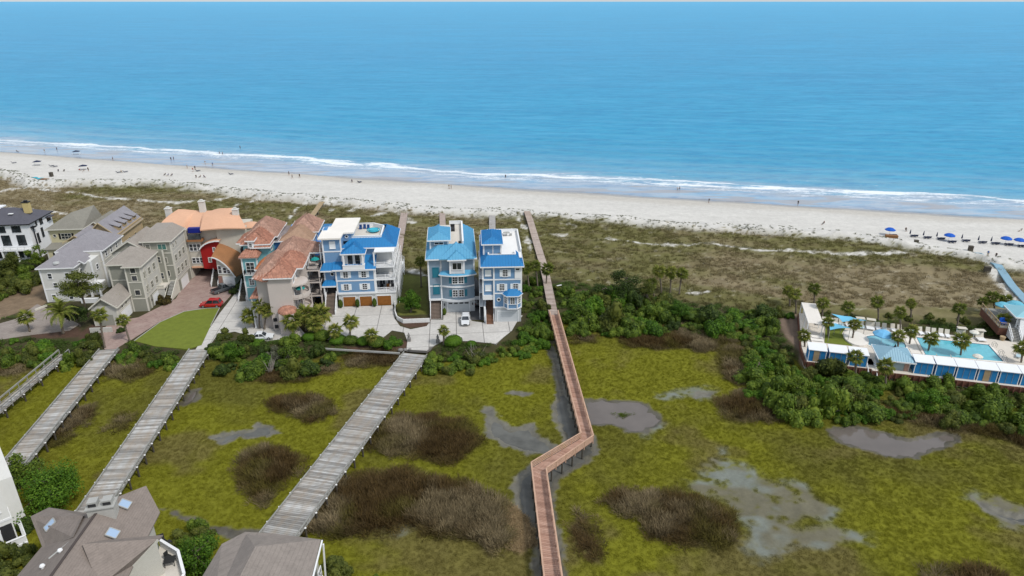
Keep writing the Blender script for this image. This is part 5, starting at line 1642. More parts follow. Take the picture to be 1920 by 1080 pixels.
    def door(s, x, y, z, w, h, m, face=0):
        mb = MB(); mb.box(-w / 2, w / 2, -.06, 0, 0, h)
        o = s.part('door', mb, m, (x, y, z), (0, 0, R(face)))
        f = MB(); f.box(-w / 2 - .12, -w / 2, -.1, 0, 0, h); f.box(w / 2, w / 2 + .12, -.1, 0, 0, h); f.box(-w / 2 - .12, w / 2 + .12, -.1, 0, h, h + .14); f.build('door_frame', s.trim, o)
        k = MB(); k.box(w * .3, w * .36, -.12, -.06, h * .45, h * .5); k.build('door_knob', m_blackt, o)

    def rail(s, pts, z, h=1.0, m=None, step=0.16, post=1.8, solid=False):
        mb = MB(); m = m or s.trim
        for (ax, ay), (bx, by) in zip(pts[:-1], pts[1:]):
            a = Vector((ax, ay, z)); b = Vector((bx, by, z)); L = (b - a).length
            mb.bar(a + Vector((0, 0, h)), b + Vector((0, 0, h)), .12, .08); mb.bar(a + Vector((0, 0, .12)), b + Vector((0, 0, .12)), .08, .06)
            n = max(1, round(L / post))
            for k in range(n + 1): p = a.lerp(b, k / n); mb.box(p.x - .07, p.x + .07, p.y - .07, p.y + .07, z, z + h + .08)
            n = max(1, int(L / step))
            for k in range(1, n): p = a.lerp(b, k / n); mb.bar(p + Vector((0, 0, .1)), p + Vector((0, 0, h)), .04, .04, (0, 1, 0))
        return s.part('railing', mb, m)

    def parapet(s, pts, z, h=0.8, w=0.22, m=None, name='parapet'):
        mb = MB()
        for (ax, ay), (bx, by) in zip(pts[:-1], pts[1:]):
            mb.bar((ax, ay, z + h / 2), (bx, by, z + h / 2), w, h)
            mb.bar((ax, ay, z + h + .04), (bx, by, z + h + .04), w + .12, .08)
        return s.part(name, mb, m or s.trim)

    def stairs(s, x0, x1, y0, y1, z0, z1, n=14, m=None, rail=True):
        o = s.part('stairs', MB().add([(x0, y0, z0), (x1, y0, z0), (x1, y1, z0), (x0, y1, z0), (x1, y1, z1 - .25), (x0, y1, z1 - .25)], [(0, 3, 2, 1), (0, 1, 4, 5), (1, 2, 4), (0, 5, 3), (2, 3, 5, 4)]), s.trim)
        dy = (y1 - y0) / n; dz = (z1 - z0) / n
        st = MB().box(x0 + .02, x1 - .02, 0, dy + .05, 0, .09).mesh('step', m or m_step); rs = MB().box(x0 + .04, x1 - .04, 0.03, 0.08, -dz, 0).mesh('riser', m_beam_d)
        for k in range(n): p = link('step', st, o, (0, y0 + k * dy, z0 + (k + 1) * dz - .09)); link('riser', rs, o, (0, y0 + k * dy, z0 + (k + 1) * dz - .09))
        if rail:
            for x in (x0, x1):
                mb = MB(); mb.bar((x, y0, z0 + .95), (x, y1, z1 + .95), .1, .1); mb.bar((x, y0, z0 + .15), (x, y1, z1 + .15), .1, .3)
                for k in range(6): t_ = k / 5; mb.box(x - .06, x + .06, y0 + (y1 - y0) * t_ - .06, y0 + (y1 - y0) * t_ + .06, z0 + (z1 - z0) * t_, z0 + (z1 - z0) * t_ + 1.0)
                s.part('stair_rail', mb, s.trim)

    def column(s, x, y, z0, z1, w=0.3, m=None):
        mb = MB(); mb.box(x - w / 2, x + w / 2, y - w / 2, y + w / 2, z0, z1); mb.box(x - w * .65, x + w * .65, y - w * .65, y + w * .65, z0, z0 + .2); mb.box(x - w * .65, x + w * .65, y - w * .65, y + w * .65, z1 - .2, z1)
        s.part('column', mb, m or s.trim)

    def chimney(s, x, y, z0, z1, w, d, m, cap=None):
        mb = MB(); mb.box(x - w / 2, x + w / 2, y - d / 2, y + d / 2, z0, z1)
        o = s.part('chimney', mb, m)
        c = MB(); c.box(x - w * .6, x + w * .6, y - d * .6, y + d * .6, z1, z1 + .18); c.box(x - w * .25, x + w * .25, y - d * .25, y + d * .25, z1 + .18, z1 + .55); c.build('chimney_cap', cap or m, o)


# ---------------------------------------------------------------- big blue house
BLUE_R = (0.012, 0.17, 0.62)
m_blue_w = mat('blue_siding', (0.185, 0.335, 0.54), 0.75, 0.06, 0.4, kind='siding')
m_blue_roof = mat('cobalt_metal_roof', (0.025, 0.20, 0.46), 0.38, 0.08, 0.3, spec=0.4)
m_oakdoor = mat('orange_wood_door', (0.30, 0.115, 0.022), 0.55, 0.2, 1.5)
m_roofw = mat('white_membrane_roof', (0.80, 0.76, 0.70), 0.8, 0.05, 0.3)
m_shut_w = mat('white_shutter', (0.78, 0.82, 0.84), 0.6, 0.04)
m_teal_f = mat('turquoise_cushion', (0.05, 0.42, 0.55), 0.8, 0.1)


def big_blue():
    H = House('blue_house', -39.2, 141.3, 5, 'large bright blue house with cobalt roofs and three brown garage doors', wallm=m_blue_w, roofm=m_blue_roof, rib=(0.62, 0.09, 0.09))
    gw = mat('white_stucco', (0.70, 0.70, 0.68), 0.85, 0.05, 0.5, grime=0.1)
    # main lower block
    H.wall(0, 8.4, 0, 15.5, 3.1, 9.15); H.wall(0, 12.9, 0.3, 15.5, 0, 3.1, gw, 'garage_wall', False)
    H.band(0, 8.4, 0, 15, 3.1, 0.5); H.band(0, 8.4, 0, 15, 6.25)
    for x0, x1 in ((1.0, 3.7), (4.7, 7.4), (8.6, 11.7)): H.garage(x0, x1, 0.3, 0.0, 2.35, m_oakdoor)
    for x, z in ((2.0, 4.2), (6.1, 4.2), (2.1, 7.15), (6.1, 7.15)): H.win('f', x, z, 0.95, 1.35, 0, m_shut_w, (1, 2), sw=0.55)
    # upper block
    H.wall(1.4, 8.6, 3.2, 15.5, 9.15, 13.1); H.band(1.4, 8.6, 3.2, 15, 12.7)
    # lower front roof
    H.roof_faces([[(-0.6, -0.6, 9.2), (8.9, -0.6, 9.2), (8.9, 3.3, 11.35), (-0.6, 3.3, 11.35)]]); H.box('fascia', -.65, 8.95, -.72, -.6, 8.95, 9.25, m_trim)
    H.box('soffit', -.6, 8.9, -.6, 0, 8.9, 8.97, m_trim)
    # porch stack on the right
    for z in (3.1, 6.2, 9.2):
        H.box('porch_deck', 8.4, 13.0, 0.1, 15.5, z, z + .25, m_trim)
    H.box('porch_back_wall', 8.45, 12.7, 4.5, 15.4, 3.35, 13.0, gw)
    H.box('porch_ceiling', 8.65, 13.1, 0.3, 15.4, 12.75, 12.95, m_trim)
    for z, zt in ((3.35, 6.2), (6.45, 9.2), (9.45, 12.8)):
        H.column(8.6, .35, z, zt, .3)
        for y in (.35, 4, 8, 12, 15.2): H.column(12.8, y, z, zt, .3)
        z < 4 and (H.win('f', 9.6, z + .1, 1.2, 1.9, 4.5, None, (1, 0)), H.win('f', 11.4, z + .1, 1.2, 1.9, 4.5, None, (1, 0)))
    for z in (6.45, 9.45): H.rail([(8.7, .25), (12.85, .25), (12.85, 15.3)], z, 1.0)
    H.rail([(8.7, .25), (12.85, .25), (12.85, 15.3)], 3.35, 1.0)
    for x in (9.6, 11.0, 12.0):
        mb = MB(); mb.box(x - .35, x + .35, 2.0, 2.7, 3.35, 3.8); mb.box(x - .35, x + .35, 2.6, 2.75, 3.8, 4.3); H.part('porch_seat', mb, m_oakdoor if x == 11.0 else m_dark)
    # main cobalt roof round the deck
    e, zt_ = 13.15, 14.6
    X0, X1, Y0, Y1 = 1.0, 13.5, 2.6, 16.2; a0, a1, b0, b1 = 3.3, 9.9, 5.6, 15.4
    H.fascia(X0, X1, Y0, Y1, e)
    H.roof_faces([[(X0, Y0, e), (X1, Y0, e), (a1, b0, zt_), (a0, b0, zt_)], [(X1, Y0, e), (X1, Y1, e), (a1 + .6, b1, zt_), (a1, b0, zt_)], [(X1, Y1, e), (X0, Y1, e), (a0, b1, zt_), (a1 + .6, b1, zt_)]])
    H.box('roof_deck', a0, a1, b0, b1, 13.9, 14.1, m_deckf)
    H.parapet([(a0, b0), (a1, b0), (a1, b1 - 2.2), (a1 - 2.6, b1), (a0, b1)], 14.1, 0.85, 0.2)
    for q, (x, y) in enumerate([(4.4, 13.6), (5.3, 13.9), (6.2, 13.6)]):
        mb = MB(); mb.box(x - .3, x + .3, y - .3, y + .3, 14.1, 14.55); mb.box(x - .3, x + .3, y + .2, y + .32, 14.55, 15.1); H.part('deck_chair', mb, mat('navy_canvas', (0.02, 0.07, 0.22), 0.8))
    mb = MB(); mb.lathe([(0.9, 14.3), (1.1, 14.3), (1.1, 14.75), (0.9, 14.75), (0.001, 14.6)], 14, 7.7, 11.2); mb.lathe([(1.35, 14.55), (1.55, 14.55), (1.55, 14.7), (1.35, 14.7)], 14, 7.7, 11.2)
    H.part('round_lounge', mb, m_teal_f)
    # tower with white flat roof
    H.wall(-2.5, 1.4, 1.6, 12, 3.2, 15.7); H.band(-2.5, 1.4, 1.6, 12, 12.7); H.win('f', -.4, 13.6, 1.1, 1.5, 1.6, None, (0, 0), gl=m_shut_w)
    H.box('upper_wall', 1.4, 3.3, 5.2, 14, 14.0, 15.8, m_blue_w); H.round_win(2.3, 5.2, 15.1, .35)
    H.part('flat_roof', MB().prism([(-3.3, .9), (1.6, .9), (1.7, 4.7), (4.0, 4.9), (4.2, 16.2), (-1.6, 16.2), (-1.7, 9.5), (-3.3, 9.3)], 15.8, 16.15), m_roofw)
    H.box('roof_hatch', -3.2, -1.9, 6.0, 8.6, 16.15, 16.35, m_trim); H.box('roof_hatch', -3.0, -2.1, 6.2, 8.4, 16.35, 16.42, m_blue_roof)
    mb = MB()
    for k in range(9): mb.box(-4.2, -1.7, 9.8 + k * .55, 10.1 + k * .55, 15.2, 15.32)
    H.part('blue_slat_awning', mb, m_blue_roof)
    # left annex, entry porch and stairs
    H.wall(-2.6, 0, 0.6, 6, 6.2, 8.9); H.round_win(-.9, .6, 7.9, .42)
    H.roof_faces([[(-3.4, -.4, 9.0), (-.5, -.4, 9.0), (-.5, 1.7, 10.3), (-2.6, 1.7, 10.3)], [(-3.4, -.4, 9.0), (-2.6, 1.7, 10.3), (-3.4, 6, 9.0)]])
    H.box('fascia', -3.45, -.6, -.5, -.4, 8.75, 9.05, m_trim)
    H.roof_faces([[(-3.2, -1.0, 5.6), (-.05, -1.0, 5.6), (-.05, .6, 6.5), (-2.6, .6, 6.5)], [(-3.2, -1.0, 5.6), (-2.6, .6, 6.5), (-3.2, 3, 5.6)]])
    H.box('fascia', -3.25, -.05, -1.1, -1.0, 5.35, 5.65, m_trim); H.box('entry_shade_panel', -2.3, -.1, .8, 1.2, 3.2, 5.6, m_dark)  # near-black panel paints the shade under the entry porch
    H.column(-2.7, -.8, 0, 5.35, .28); H.box('entry_deck', -2.8, 0, -.3, 1.5, 3.0, 3.2, m_step)
    H.stairs(-2.5, -.25, -4.2, -.3, 0, 3.1, 15)
    # centre dormer with balcony
    H.box('dormer_wall', 1.9, 6.3, 0.9, 3.3, 9.2, 12.7, gw); H.hip(1.9, 6.3, .2, 3.6, 12.8, 1.3, .5, ridge=((4.1, 1.9, 14.2), (4.1, 5.4, 14.3)))
    H.win('f', 3.3, 10.0, 1.1, 2.2, .9, None, (0, 0)); H.win('f', 4.9, 10.0, 1.1, 2.2, .9, None, (0, 0))
    H.box('balcony_floor', 1.7, 6.5, -.75, .9, 9.25, 9.45, m_trim)
    for x in (2.0, 6.2): H.column(x, -.1, 9.45, 12.7, .38)
    H.parapet([(1.8, .7), (1.8, -.65), (6.4, -.65), (6.4, .7)], 9.45, .75, .16)
    # white side stair with lattice on the right flank
    mb = MB()
    for k in range(7): y = 1.0 + k * 2.2; mb.bar((13.5, y, 0), (13.5, y, 9.6 - k * .2), .12, .12, (0, 1, 0)); mb.bar((13.5, y, 3.2), (13.5, y + 2.2, 6.2), .08, .08)
    for z in (3.2, 6.2, 9.4): mb.bar((13.5, 1, z), (13.5, 14.2, z), .1, .14)
    H.part('side_trellis', mb, m_trim)
    mb = MB()
    for k in range(7): mb.bar((-3.3, 2 + k * 1.3, 1.0), (-3.3, 2 + k * 1.3, 14.5), .1, .1, (0, 1, 0))
    for k in range(4): mb.bar((-3.3, 2, 2 + k * 3), (-3.3, 9.8, 5 + k * 3), .12, .14); mb.bar((-3.3, 2, 5.2 + k * 3), (-3.3, 9.8, 5.2 + k * 3), .1, .1)
    H.part('side_trellis', mb, m_trim)
    return H


big_blue()


# ---------------------------------------------------------------- grey-blue house with pale roof
m_gb_w = mat('greyblue_siding', (0.25, 0.33, 0.41), 0.8, 0.05, 0.4, kind='siding')
m_pale_roof = mat('sky_blue_metal_roof', (0.11, 0.36, 0.56), 0.40, 0.06, 0.3, spec=0.4)
m_tealsh = mat('teal_shutter', (0.02, 0.17, 0.24), 0.6, 0.08)
m_gdoor = mat('pale_garage_door', (0.52, 0.55, 0.57), 0.6, 0.04)


def pale_house():
    H = House('blue_house', -18.1, 135.3, 5, 'grey-blue house with sky-blue metal roofs and a bowed front', wallm=m_gb_w, roofm=m_pale_roof, rib=(0.6, 0.09, 0.09))
    y0, y1 = 2.9, 22.4
    H.box('garage_wall', 2.9, 10.1, y0, y1, 0, 3.1, mat('pale_stucco', (0.50, 0.52, 0.53), 0.85, 0.05, 0.5))
    H.box('side_wall', .2, 2.9, 5.5, y1, 0, 3.1, m_gb_w)
    H.wall(0.2, 2.9, y0, y1, 3.4, 12.8); H.box('tower_base', .05, 2.9, y0 - .12, y0 + 2, 3.0, 3.45, m_trim)
    H.column(.25, y0 + .1, 0, 3.1, .25)
    H.box('entry_shade_panel', .4, 2.85, 5.0, 5.4, .2, 3.0, m_dark)  # dark panel behind the stairs, shade put in as colour
    H.stairs(.3, 2.75, -.5, 5.0, 0, 3.1, 17)
    # bowed lower floors
    n = 12; arc = []
    for i in range(n + 1): t_ = -1 + 2 * i / n; arc.append((6.5 + 3.6 * t_, y0 - 1.05 * (1 - t_ * t_)))
    bow = arc + [(10.1, y1), (2.9, y1)]
    H.pwall(bow, 3.4, 9.3)
    def bowband(z, h, p, name, m):
        mb = MB()
        for (ax, ay), (bx, by) in zip(arc[:-1], arc[1:]): mb.bar((ax, ay - p / 2, z + h / 2), (bx, by - p / 2, z + h / 2), p + .06, h)
        H.part(name, mb, m)
    bowband(2.95, .5, .22, 'trim_band', m_trim); bowband(6.3, .3, .14, 'trim_band', m_trim)
    H.garage(4.1, 8.9, y0, 0, 2.5, m_gdoor, glassrow=True)
    for x in (3.4, 9.6):
        mb = MB(); mb.box(x - .1, x + .1, y0 - .25, y0, 1.7, 2.2); H.part('wall_lamp', mb, m_blackt)
    for z in (4.2, 7.3):
        for x in (5.85, 7.2): H.win('f', x, z, 1.0, 1.55, y0 - 1.02, None, (1, 2))
        for x in (4.85, 8.2): H.box('shutter', x - .27, x + .27, y0 - 1.1 + abs(x - 6.5) * .13, y0 - .9 + abs(x - 6.5) * .13, z, z + 1.55, m_tealsh)
    # bow roof
    mb_f = []
    out = [(6.5 + 4.15 * (-1 + 2 * i / n), y0 - .55 - 1.1 * (1 - (-1 + 2 * i / n) ** 2)) for i in range(n + 1)]
    inn = [(6.5 + 3.5 * (-1 + 2 * i / n), y0 + .05) for i in range(n + 1)]
    for i in range(n): mb_f.append([(*out[i], 9.3), (*out[i + 1], 9.3), (*inn[i + 1], 10.05), (*inn[i], 10.05)])
    H.roof_faces(mb_f, rib=(0.5, .04, .04))
    mb = MB()
    for (ax, ay), (bx, by) in zip(out[:-1], out[1:]): mb.bar((ax, ay - .05, 9.2), (bx, by - .05, 9.2), .1, .24)
    H.part('fascia', mb, m_trim)
    H.wall(2.9, 10.1, y0, y1, 9.3, 12.8); H.wall(4.9, 7.9, y0 - 1.1, y0, 9.6, 12.7, mat('pale_trim_wall', (0.62, 0.64, 0.66), 0.7, 0.04))
    H.win('f', 6.4, 10.6, 1.9, 1.5, y0 - 1.1, None, (1, 0))
    for z in (4.6, 8.6): H.win('f', 1.75, z, 1.25, 2.1, y0, None, (0, 0), gl=m_tealsh, fm=m_tealsh)
    H.band(0.2, 2.9, y0, y1, 6.3)
    # roofs
    X0, X1, Y0, Y1, e = -.3, 10.7, y0 - .6, y1 + .6, 12.85
    H.fascia(X0, X1, Y0, Y1, e)
    a0, a1, b0, b1, t = 2.6, 7.9, y0 + 4.4, y1 - .2, 14.6
    H.roof_faces([[(X0, Y0, e), (X1, Y0, e), (a1, b0, t), (a0, b0, t)], [(X1, Y0, e), (X1, Y1, e), (a1, b1 + .3, t), (a1, b0, t)], [(X0, Y0, e), (a0, b0, t), (a0, b1 + .3, t), (X0, Y1, e)]])
    H.roof_faces([[(2.6, Y0 - .25, 12.95), (10.2, Y0 - .25, 12.95), (6.4, Y0 + 4.3, 15.2)], [(10.2, Y0 - .25, 12.95), (6.4, b0 + .3, 15.0), (6.4, Y0 + 4.3, 15.2)], [(2.6, Y0 - .25, 12.95), (6.4, Y0 + 4.3, 15.2), (6.4, b0 + .3, 15.0)]])
    H.roof_faces([[(4.4, y0 - 1.7, 13.0), (8.4, y0 - 1.7, 13.0), (6.4, y0 + .4, 14.2)], [(8.4, y0 - 1.7, 13.0), (8.4, y0, 13.0), (6.4, y0 + 2, 14.2), (6.4, y0 + .4, 14.2)], [(4.4, y0 - 1.7, 13.0), (6.4, y0 + .4, 14.2), (6.4, y0 + 2, 14.2), (4.4, y0, 13.0)]])
    mb = MB(); mb.box(4.35, 8.45, y0 - 1.8, y0 - 1.7, 12.75, 13.02); H.part('fascia', mb, m_trim)
    H.box('roof_deck', a0, a1, b0, b1, 14.1, 14.3, m_deckf)
    H.parapet([(4.9, b1 + .3), (a1, b1 + .3), (a1, b0)], 14.3, .8, .26)
    # lookout room
    H.wall(.7, 4.6, 7.2, 15.5, 12.9, 15.6); H.hip(.7, 4.6, 7.2, 15.5, 15.7, 1.15, .6)
    H.win('f', 2.6, 14.6, 1.9, .45, 7.2, None, (1, 0)); 
    mb = MB(); mb.box(5.2, 6.2, 17, 19.5, 14.3, 14.8); mb.box(5.2, 6.2, 19.4, 19.7, 14.8, 15.3); H.part('deck_lounger', mb, m_dark)
    H.box('roof_vent', 6.9, 7.5, b0 + .5, b0 + 1.0, 14.3, 14.9, m_dark)
    for k in range(4):
        H.win('r', 6 + 4 * k, 4.5, 1, 1.4, 10.1); H.win('r', 6 + 4 * k, 10.3, 1, 1.4, 10.1)
    return H


pale_house()


# ---------------------------------------------------------------- right blue house
m_b2_w = mat('denim_siding', (0.16, 0.30, 0.49), 0.75, 0.05, 0.4, kind='siding')


def right_blue():
    H = House('blue_house', -6.0, 132.9, 3, 'tall narrow blue house with cobalt roof, white roof deck and bay window', wallm=m_b2_w, roofm=m_blue_roof, rib=(0.6, 0.09, 0.09))
    st = MATS['pale_stucco']; y0, y1 = .5, 20.5
    H.box('garage_wall', 2.3, 8.0, y0, y1, 0, 3.3, st); H.box('side_wall', .0, .35, y0, y1, 0, 3.3, m_trim)
    H.garage(3.0, 7.4, y0, 0, 2.5, m_gdoor)
    H.wall(2.2, 8.0, y0, y1, 3.3, 13.0); H.wall(-.1, 2.2, y0 + .3, y1, 5.3, 13.0)
    H.box('trim_panel', -.15, 2.2, y0 + .15, y0 + .3, 5.2, 6.3, m_trim)
    H.box('entry_shade_panel', .4, 2.2, 5.6, 6, 0, 5.3, m_dark); H.box('entry_floor', .35, 2.2, 4.6, 6, 3.1, 3.3, m_step)  # entry shade painted as a near-black panel above and below the landing
    mst = mat('redbrown_tread', (0.24, 0.125, 0.075), 0.9, 0.15)
    H.stairs(.4, 2.1, -.7, 4.6, 0, 3.3, 18, mst)
    H.band(2.2, 8.0, y0, y1, 3.3, .35); H.band(2.2, 8, y0, y1, 6.6); H.band(-.1, 8, y0, y1, 9.75)
    H.win('f', 4.6, 10.6, .95, 1.45, y0, m_shut_w, (1, 3), sw=.55); 
    H.win('f', 3.9, 7.4, .95, 1.45, y0, m_shut_w, (1, 3), sw=.5); H.win('f', 6.8, 7.4, .95, 1.45, y0, m_shut_w, (1, 3), sw=.5)
    for z in (7.3, 10.7): H.win('f', 1.0, z, 1.1, 1.2, y0 + .3, None, (0, 0), gl=m_shut_w)
    H.box('trim_panel', 6.6, 7.95, y0 - .08, y0, 10.1, 12.9, m_trim); H.win('f', 7.2, 12.0, .8, .4, y0 - .08, None, (0, 0))
    H.round_win(3.2, y0, 5.3, .38)
    # bay
    bay = [(4.3, y0), (5.1, y0 - 1.1), (7.1, y0 - 1.1), (7.95, y0)]
    H.pwall(bay, 3.5, 6.6); mb = MB()
    for (ax, ay), (bx, by) in zip(bay[:-1], bay[1:]):
        for z in (3.4, 4.5, 6.4): mb.bar((ax, ay, z + .12), (bx, by, z + .12), .2, .22 if z != 4.5 else .1)
    for x, y in bay: mb.box(x - .11, x + .11, y - .11, y + .11, 3.4, 6.6)
    H.part('trim_band', mb, m_trim)
    H.win('f', 6.1, 4.7, .9, 1.4, y0 - 1.1, None, (1, 2)); H.win(-53, (4.7, y0 - .55), 4.7, .75, 1.4, 0, None, (1, 2)); H.win(53, (7.52, y0 - .55), 4.7, .75, 1.4, 0, None, (1, 2))
    ob = [(3.85, y0 + .02), (4.8, y0 - 1.6), (7.4, y0 - 1.6), (8.35, y0 + .02)]; ap = [(5.2, y0 + .05), (5.6, y0 - .1), (6.6, y0 - .1), (7.0, y0 + .05)]
    H.roof_faces([[(*ob[i], 6.65), (*ob[i + 1], 6.65), (*ap[i + 1], 7.75), (*ap[i], 7.75)] for i in range(3)], rib=(.4, .04, .04))
    mb = MB()
    for a, b in zip(ob[:-1], ob[1:]): mb.bar((*a, 6.58), (*b, 6.58), .1, .16)
    H.part('fascia', mb, m_trim)
    # main roof skirt
    X0, X1, Y0, Y1, e = -.6, 8.5, -.1, 21, 13.0; a0, a1, b0, t = 1.0, 7.0, 3.4, 14.4
    H.fascia(X0, X1, Y0, Y1, e)
    H.roof_faces([[(X0, Y0, e), (X1, Y0, e), (a1, b0, t), (a0, b0, t)], [(X1, Y0, e), (X1, 6.5, e), (a1, 6.5, t), (a1, b0, t)], [(X0, Y0, e), (a0, b0, t), (a0, Y1, t), (X0, Y1, e)]])
    H.box('roof_deck', 1.0, 8.3, 3.4, 21, 13.6, 13.8, mat('white_deck_floor', (0.80, 0.79, 0.77), 0.8, 0.03)); 
    H.parapet([(1.2, 4.6), (1.2, 3.4), (6.9, 3.4), (6.9, 6.0)], 13.8, .7, .18); H.parapet([(8.3, 6.6), (8.3, 20.9), (1.2, 20.9)], 13.8, .6, .18)
    H.wall(.2, 3.9, 5.2, 14.2, 13.8, 16.2); H.hip(.2, 3.9, 5.2, 14.2, 16.3, 1.0, .45)
    H.box('trim_post', 2.1, 2.25, 5.12, 5.2, 13.8, 16.2, m_trim)
    mb = MB()
    for x in (1.8, 2.4, 3.0): mb.box(x - .2, x + .2, 4.0, 4.4, 13.8, 14.3)
    mb.box(3.2, 3.9, 3.9, 4.6, 14.3, 14.4); H.part('deck_furniture', mb, m_dark)
    mb = MB(); mb.lathe([(.001, 14.5), (.8, 14.5), (.8, 14.55)], 10, 5.6, 18); mb.box(5.5, 5.7, 17.9, 18.1, 13.8, 14.5); mb.box(4.4, 4.9, 17.7, 18.2, 13.8, 14.3); mb.box(6.4, 6.9, 17.7, 18.2, 13.8, 14.3); H.part('deck_table', mb, m_sidec)
    mb = MB()
    for k in range(5): mb.bar((7.0, 18.2 + k * .5, 13.8), (7.0, 18.2 + k * .5, 14.8), .05, .05, (0, 1, 0))
    mb.bar((7, 18.2, 14.8), (7, 20.4, 14.8), .07, .07); H.part('deck_rail', mb, m_trim)
    for k in range(4): H.win('r', 4 + 4 * k, 4.3, 1, 1.4, 8.0); H.win('r', 4 + 4 * k, 10.3, 1, 1.4, 8.0); H.win('l', 4 + 4 * k, 7.3, 1, 1.4, -.1)
    mb = MB()
    for k in range(6): mb.bar((-.9, 2 + k * 2.0, 0), (-.9, 2 + k * 2.0, 12.4), .1, .1, (0, 1, 0))
    for z in (3.2, 6.4, 9.6, 12.3): mb.bar((-.9, 2, z), (-.9, 12, z), .12, .12); mb.box(-.85, -.1, 2, 12, z - .15, z - .05)
    H.part('side_landing', mb, m_trim)
    return H


right_blue()

# ---------------------------------------------------------------- grey-green house complex
m_gg = mat('greygreen_siding', (0.30, 0.30, 0.255), 0.8, 0.06, 0.4, kind='siding')
m_ggl = mat('pale_greygreen_and_lit_side', (0.52, 0.51, 0.47), 0.85, 0.05, 0.4)  # pale stucco walls; also paints the sunlit tone on the right sides
m_grs = mat('taupe_shingle', (0.30, 0.27, 0.24), 0.9, 0.12, 0.6, kind='shingle')
m_cream = mat('cream_trim', (0.62, 0.60, 0.53), 0.7, 0.05)
m_blind = mat('blind_window', (0.20, 0.20, 0.17), 0.6, 0.05)


def greygreen():
    H = House('greygreen_house', -81.4, 139.3, 6, 'grey-green three storey house with an octagonal tower, hip roofs and a balcony', wallm=m_gg, roofm=m_grs, trim=m_cream)
    # tower: a broad left block and a window block
    H.wall(-7.2, 0, 1.6, 9.5, 0, 10.7); H.wall(-3.1, 0, -.1, 1.8, 0, 10.7)
    H.box('painted_sunlit_side', 0.0, .06, -.05, 9.4, 2.9, 10.6, m_ggl)  # thin paler sheet paints the sunlight on the tower's right side
    for z in (3.0, 6.9): H.band(-7.2, 0, 1.6, 9.5, z, .22); H.band(-3.1, 0, -.1, 1.8, z, .22)
    H.hip(-7.2, 0, 1.6, 9.5, 10.8, 2.7, .5); H.roof_faces([[(-3.6, -.6, 10.8), (.5, -.6, 10.8), (-1.5, 3.2, 12.6)], [(.5, -.6, 10.8), (.5, 3, 10.8), (-1.5, 3.2, 12.6)], [(-3.6, -.6, 10.8), (-1.5, 3.2, 12.6), (-3.6, 3, 10.8)]])
    mb = MB(); mb.box(-3.65, .55, -.7, -.6, 10.58, 10.83); mb.box(.5, .6, -.6, 1.2, 10.58, 10.83); H.part('fascia', mb, m_cream)
    for z in (4.0, 7.4, 9.2): H.win('f', -1.5, z, 1.05, 1.15, -.1, None, (0, 0))
    for z in (4.1, 7.4):
        for y in (1.5, 4.0, 6.8): H.win('r', y, z, 1.3, 1.5, .06, None, (0, 1), gl=m_blind)
    H.garage(3.0, 8.3, .06, 0, 2.5, m_trim, 'r')
    mb = MB(); mb.box(.0, .25, 1.9, 2.2, 1.6, 2.0); H.part('wall_lamp', mb, m_blackt)
    # middle gabled block
    H.wall(-9.5, -1.5, 9.5, 20, 0, 11.0, m_ggl); H.gable(-9.5, -1.5, 9.5, 20, 11.0, 2.6, .45, 'y', wm=m_gg)
    H.wall(-1.5, 1.5, 9.5, 16, 0, 11.0); H.win('f', .2, 4, 1.0, 1.4, 9.5, None, (0, 1)); H.win('f', .2, 8, 1.0, 1.4, 9.5, None, (0, 1))
    # right wing
    ox, oy = 3.2, 10.3
    # placed by its own measured corner
    H.wall(ox - 6.0, ox, oy, oy + 9, 0, 13.0); H.box('painted_sunlit_side', ox, ox + .06, oy + .05, oy + 8.9, 2.9, 12.9, m_ggl)  # paler sheet on the wing's right side, sunlit tone put into the colour
    for z in (3.0, 6.8, 9.9): H.band(ox - 6, ox, oy, oy + 9, z, .22)
    H.fascia(ox - 6.5, ox + .5, oy - .5, oy + 9.5, 13.05)
    q = 13.05; zt = 15.0; a0, a1, b0, b1 = ox - 5.2, ox - 1.6, oy + 2.4, oy + 8
    H.roof_faces([[(ox - 6.5, oy - .5, q), (ox + .5, oy - .5, q), (a1, b0, zt), (a0, b0, zt)], [(ox + .5, oy - .5, q), (ox + .5, oy + 9.5, q), (a1, b1, zt), (a1, b0, zt)], [(ox + .5, oy + 9.5, q), (ox - 6.5, oy + 9.5, q), (a0, b1, zt), (a1, b1, zt)], [(ox - 6.5, oy - .5, q), (a0, b0, zt), (a0, b1, zt), (ox - 6.5, oy + 9.5, q)], [(a0, b0, zt), (a1, b0, zt), (a1, b1, zt), (a0, b1, zt)]])
    for x, w, gl, z in ((-5.0, .9, m_blind, 10.9), (-1.9, 1.8, m_gglass, 10.9), (-4.9, 1.0, m_blind, 7.6), (-2.3, 1.9, m_blind, 7.6), (-4.7, .9, m_glass, 4.1), (-2.0, 1.3, m_glass, 4.3)):
        H.win('f', ox + x, z, w, 1.3, oy, None, (1 if w > 1.2 else 0, 0), gl=gl)
    for z in (4.2, 7.5):
        for y in (1.6, 4.2, 6.8): H.win('r', oy + y, z, 1.3, 1.5, ox + .06, None, (0, 1), gl=m_blind)
    for y in (1.3, 3.2): H.win('r', oy + y, 10.9, .5, 1.0, ox + .06, None, (0, 0))
    H.garage(oy + 1.8, oy + 6.5, ox + .06, 0, 2.6, m_trim, 'r')
    # balcony and stairs
    H.box('balcony', ox - 6.2, ox - 1.5, oy - 4.2, oy, 2.7, 3.0, m_deckf); H.box('balcony_wall', ox - 6.1, ox - 1.6, oy - 4.1, oy - 3.9, 0, 2.7, m_ggl)
    H.parapet([(ox - 6.1, oy - 4.1), (ox - 1.6, oy - 4.1)], 3.0, .5, .15, m_cream)
    H.stairs(ox - 1.5, ox - .1, oy - 5.2, oy - .1, 0, 3.0, 14, m_sidec, False)
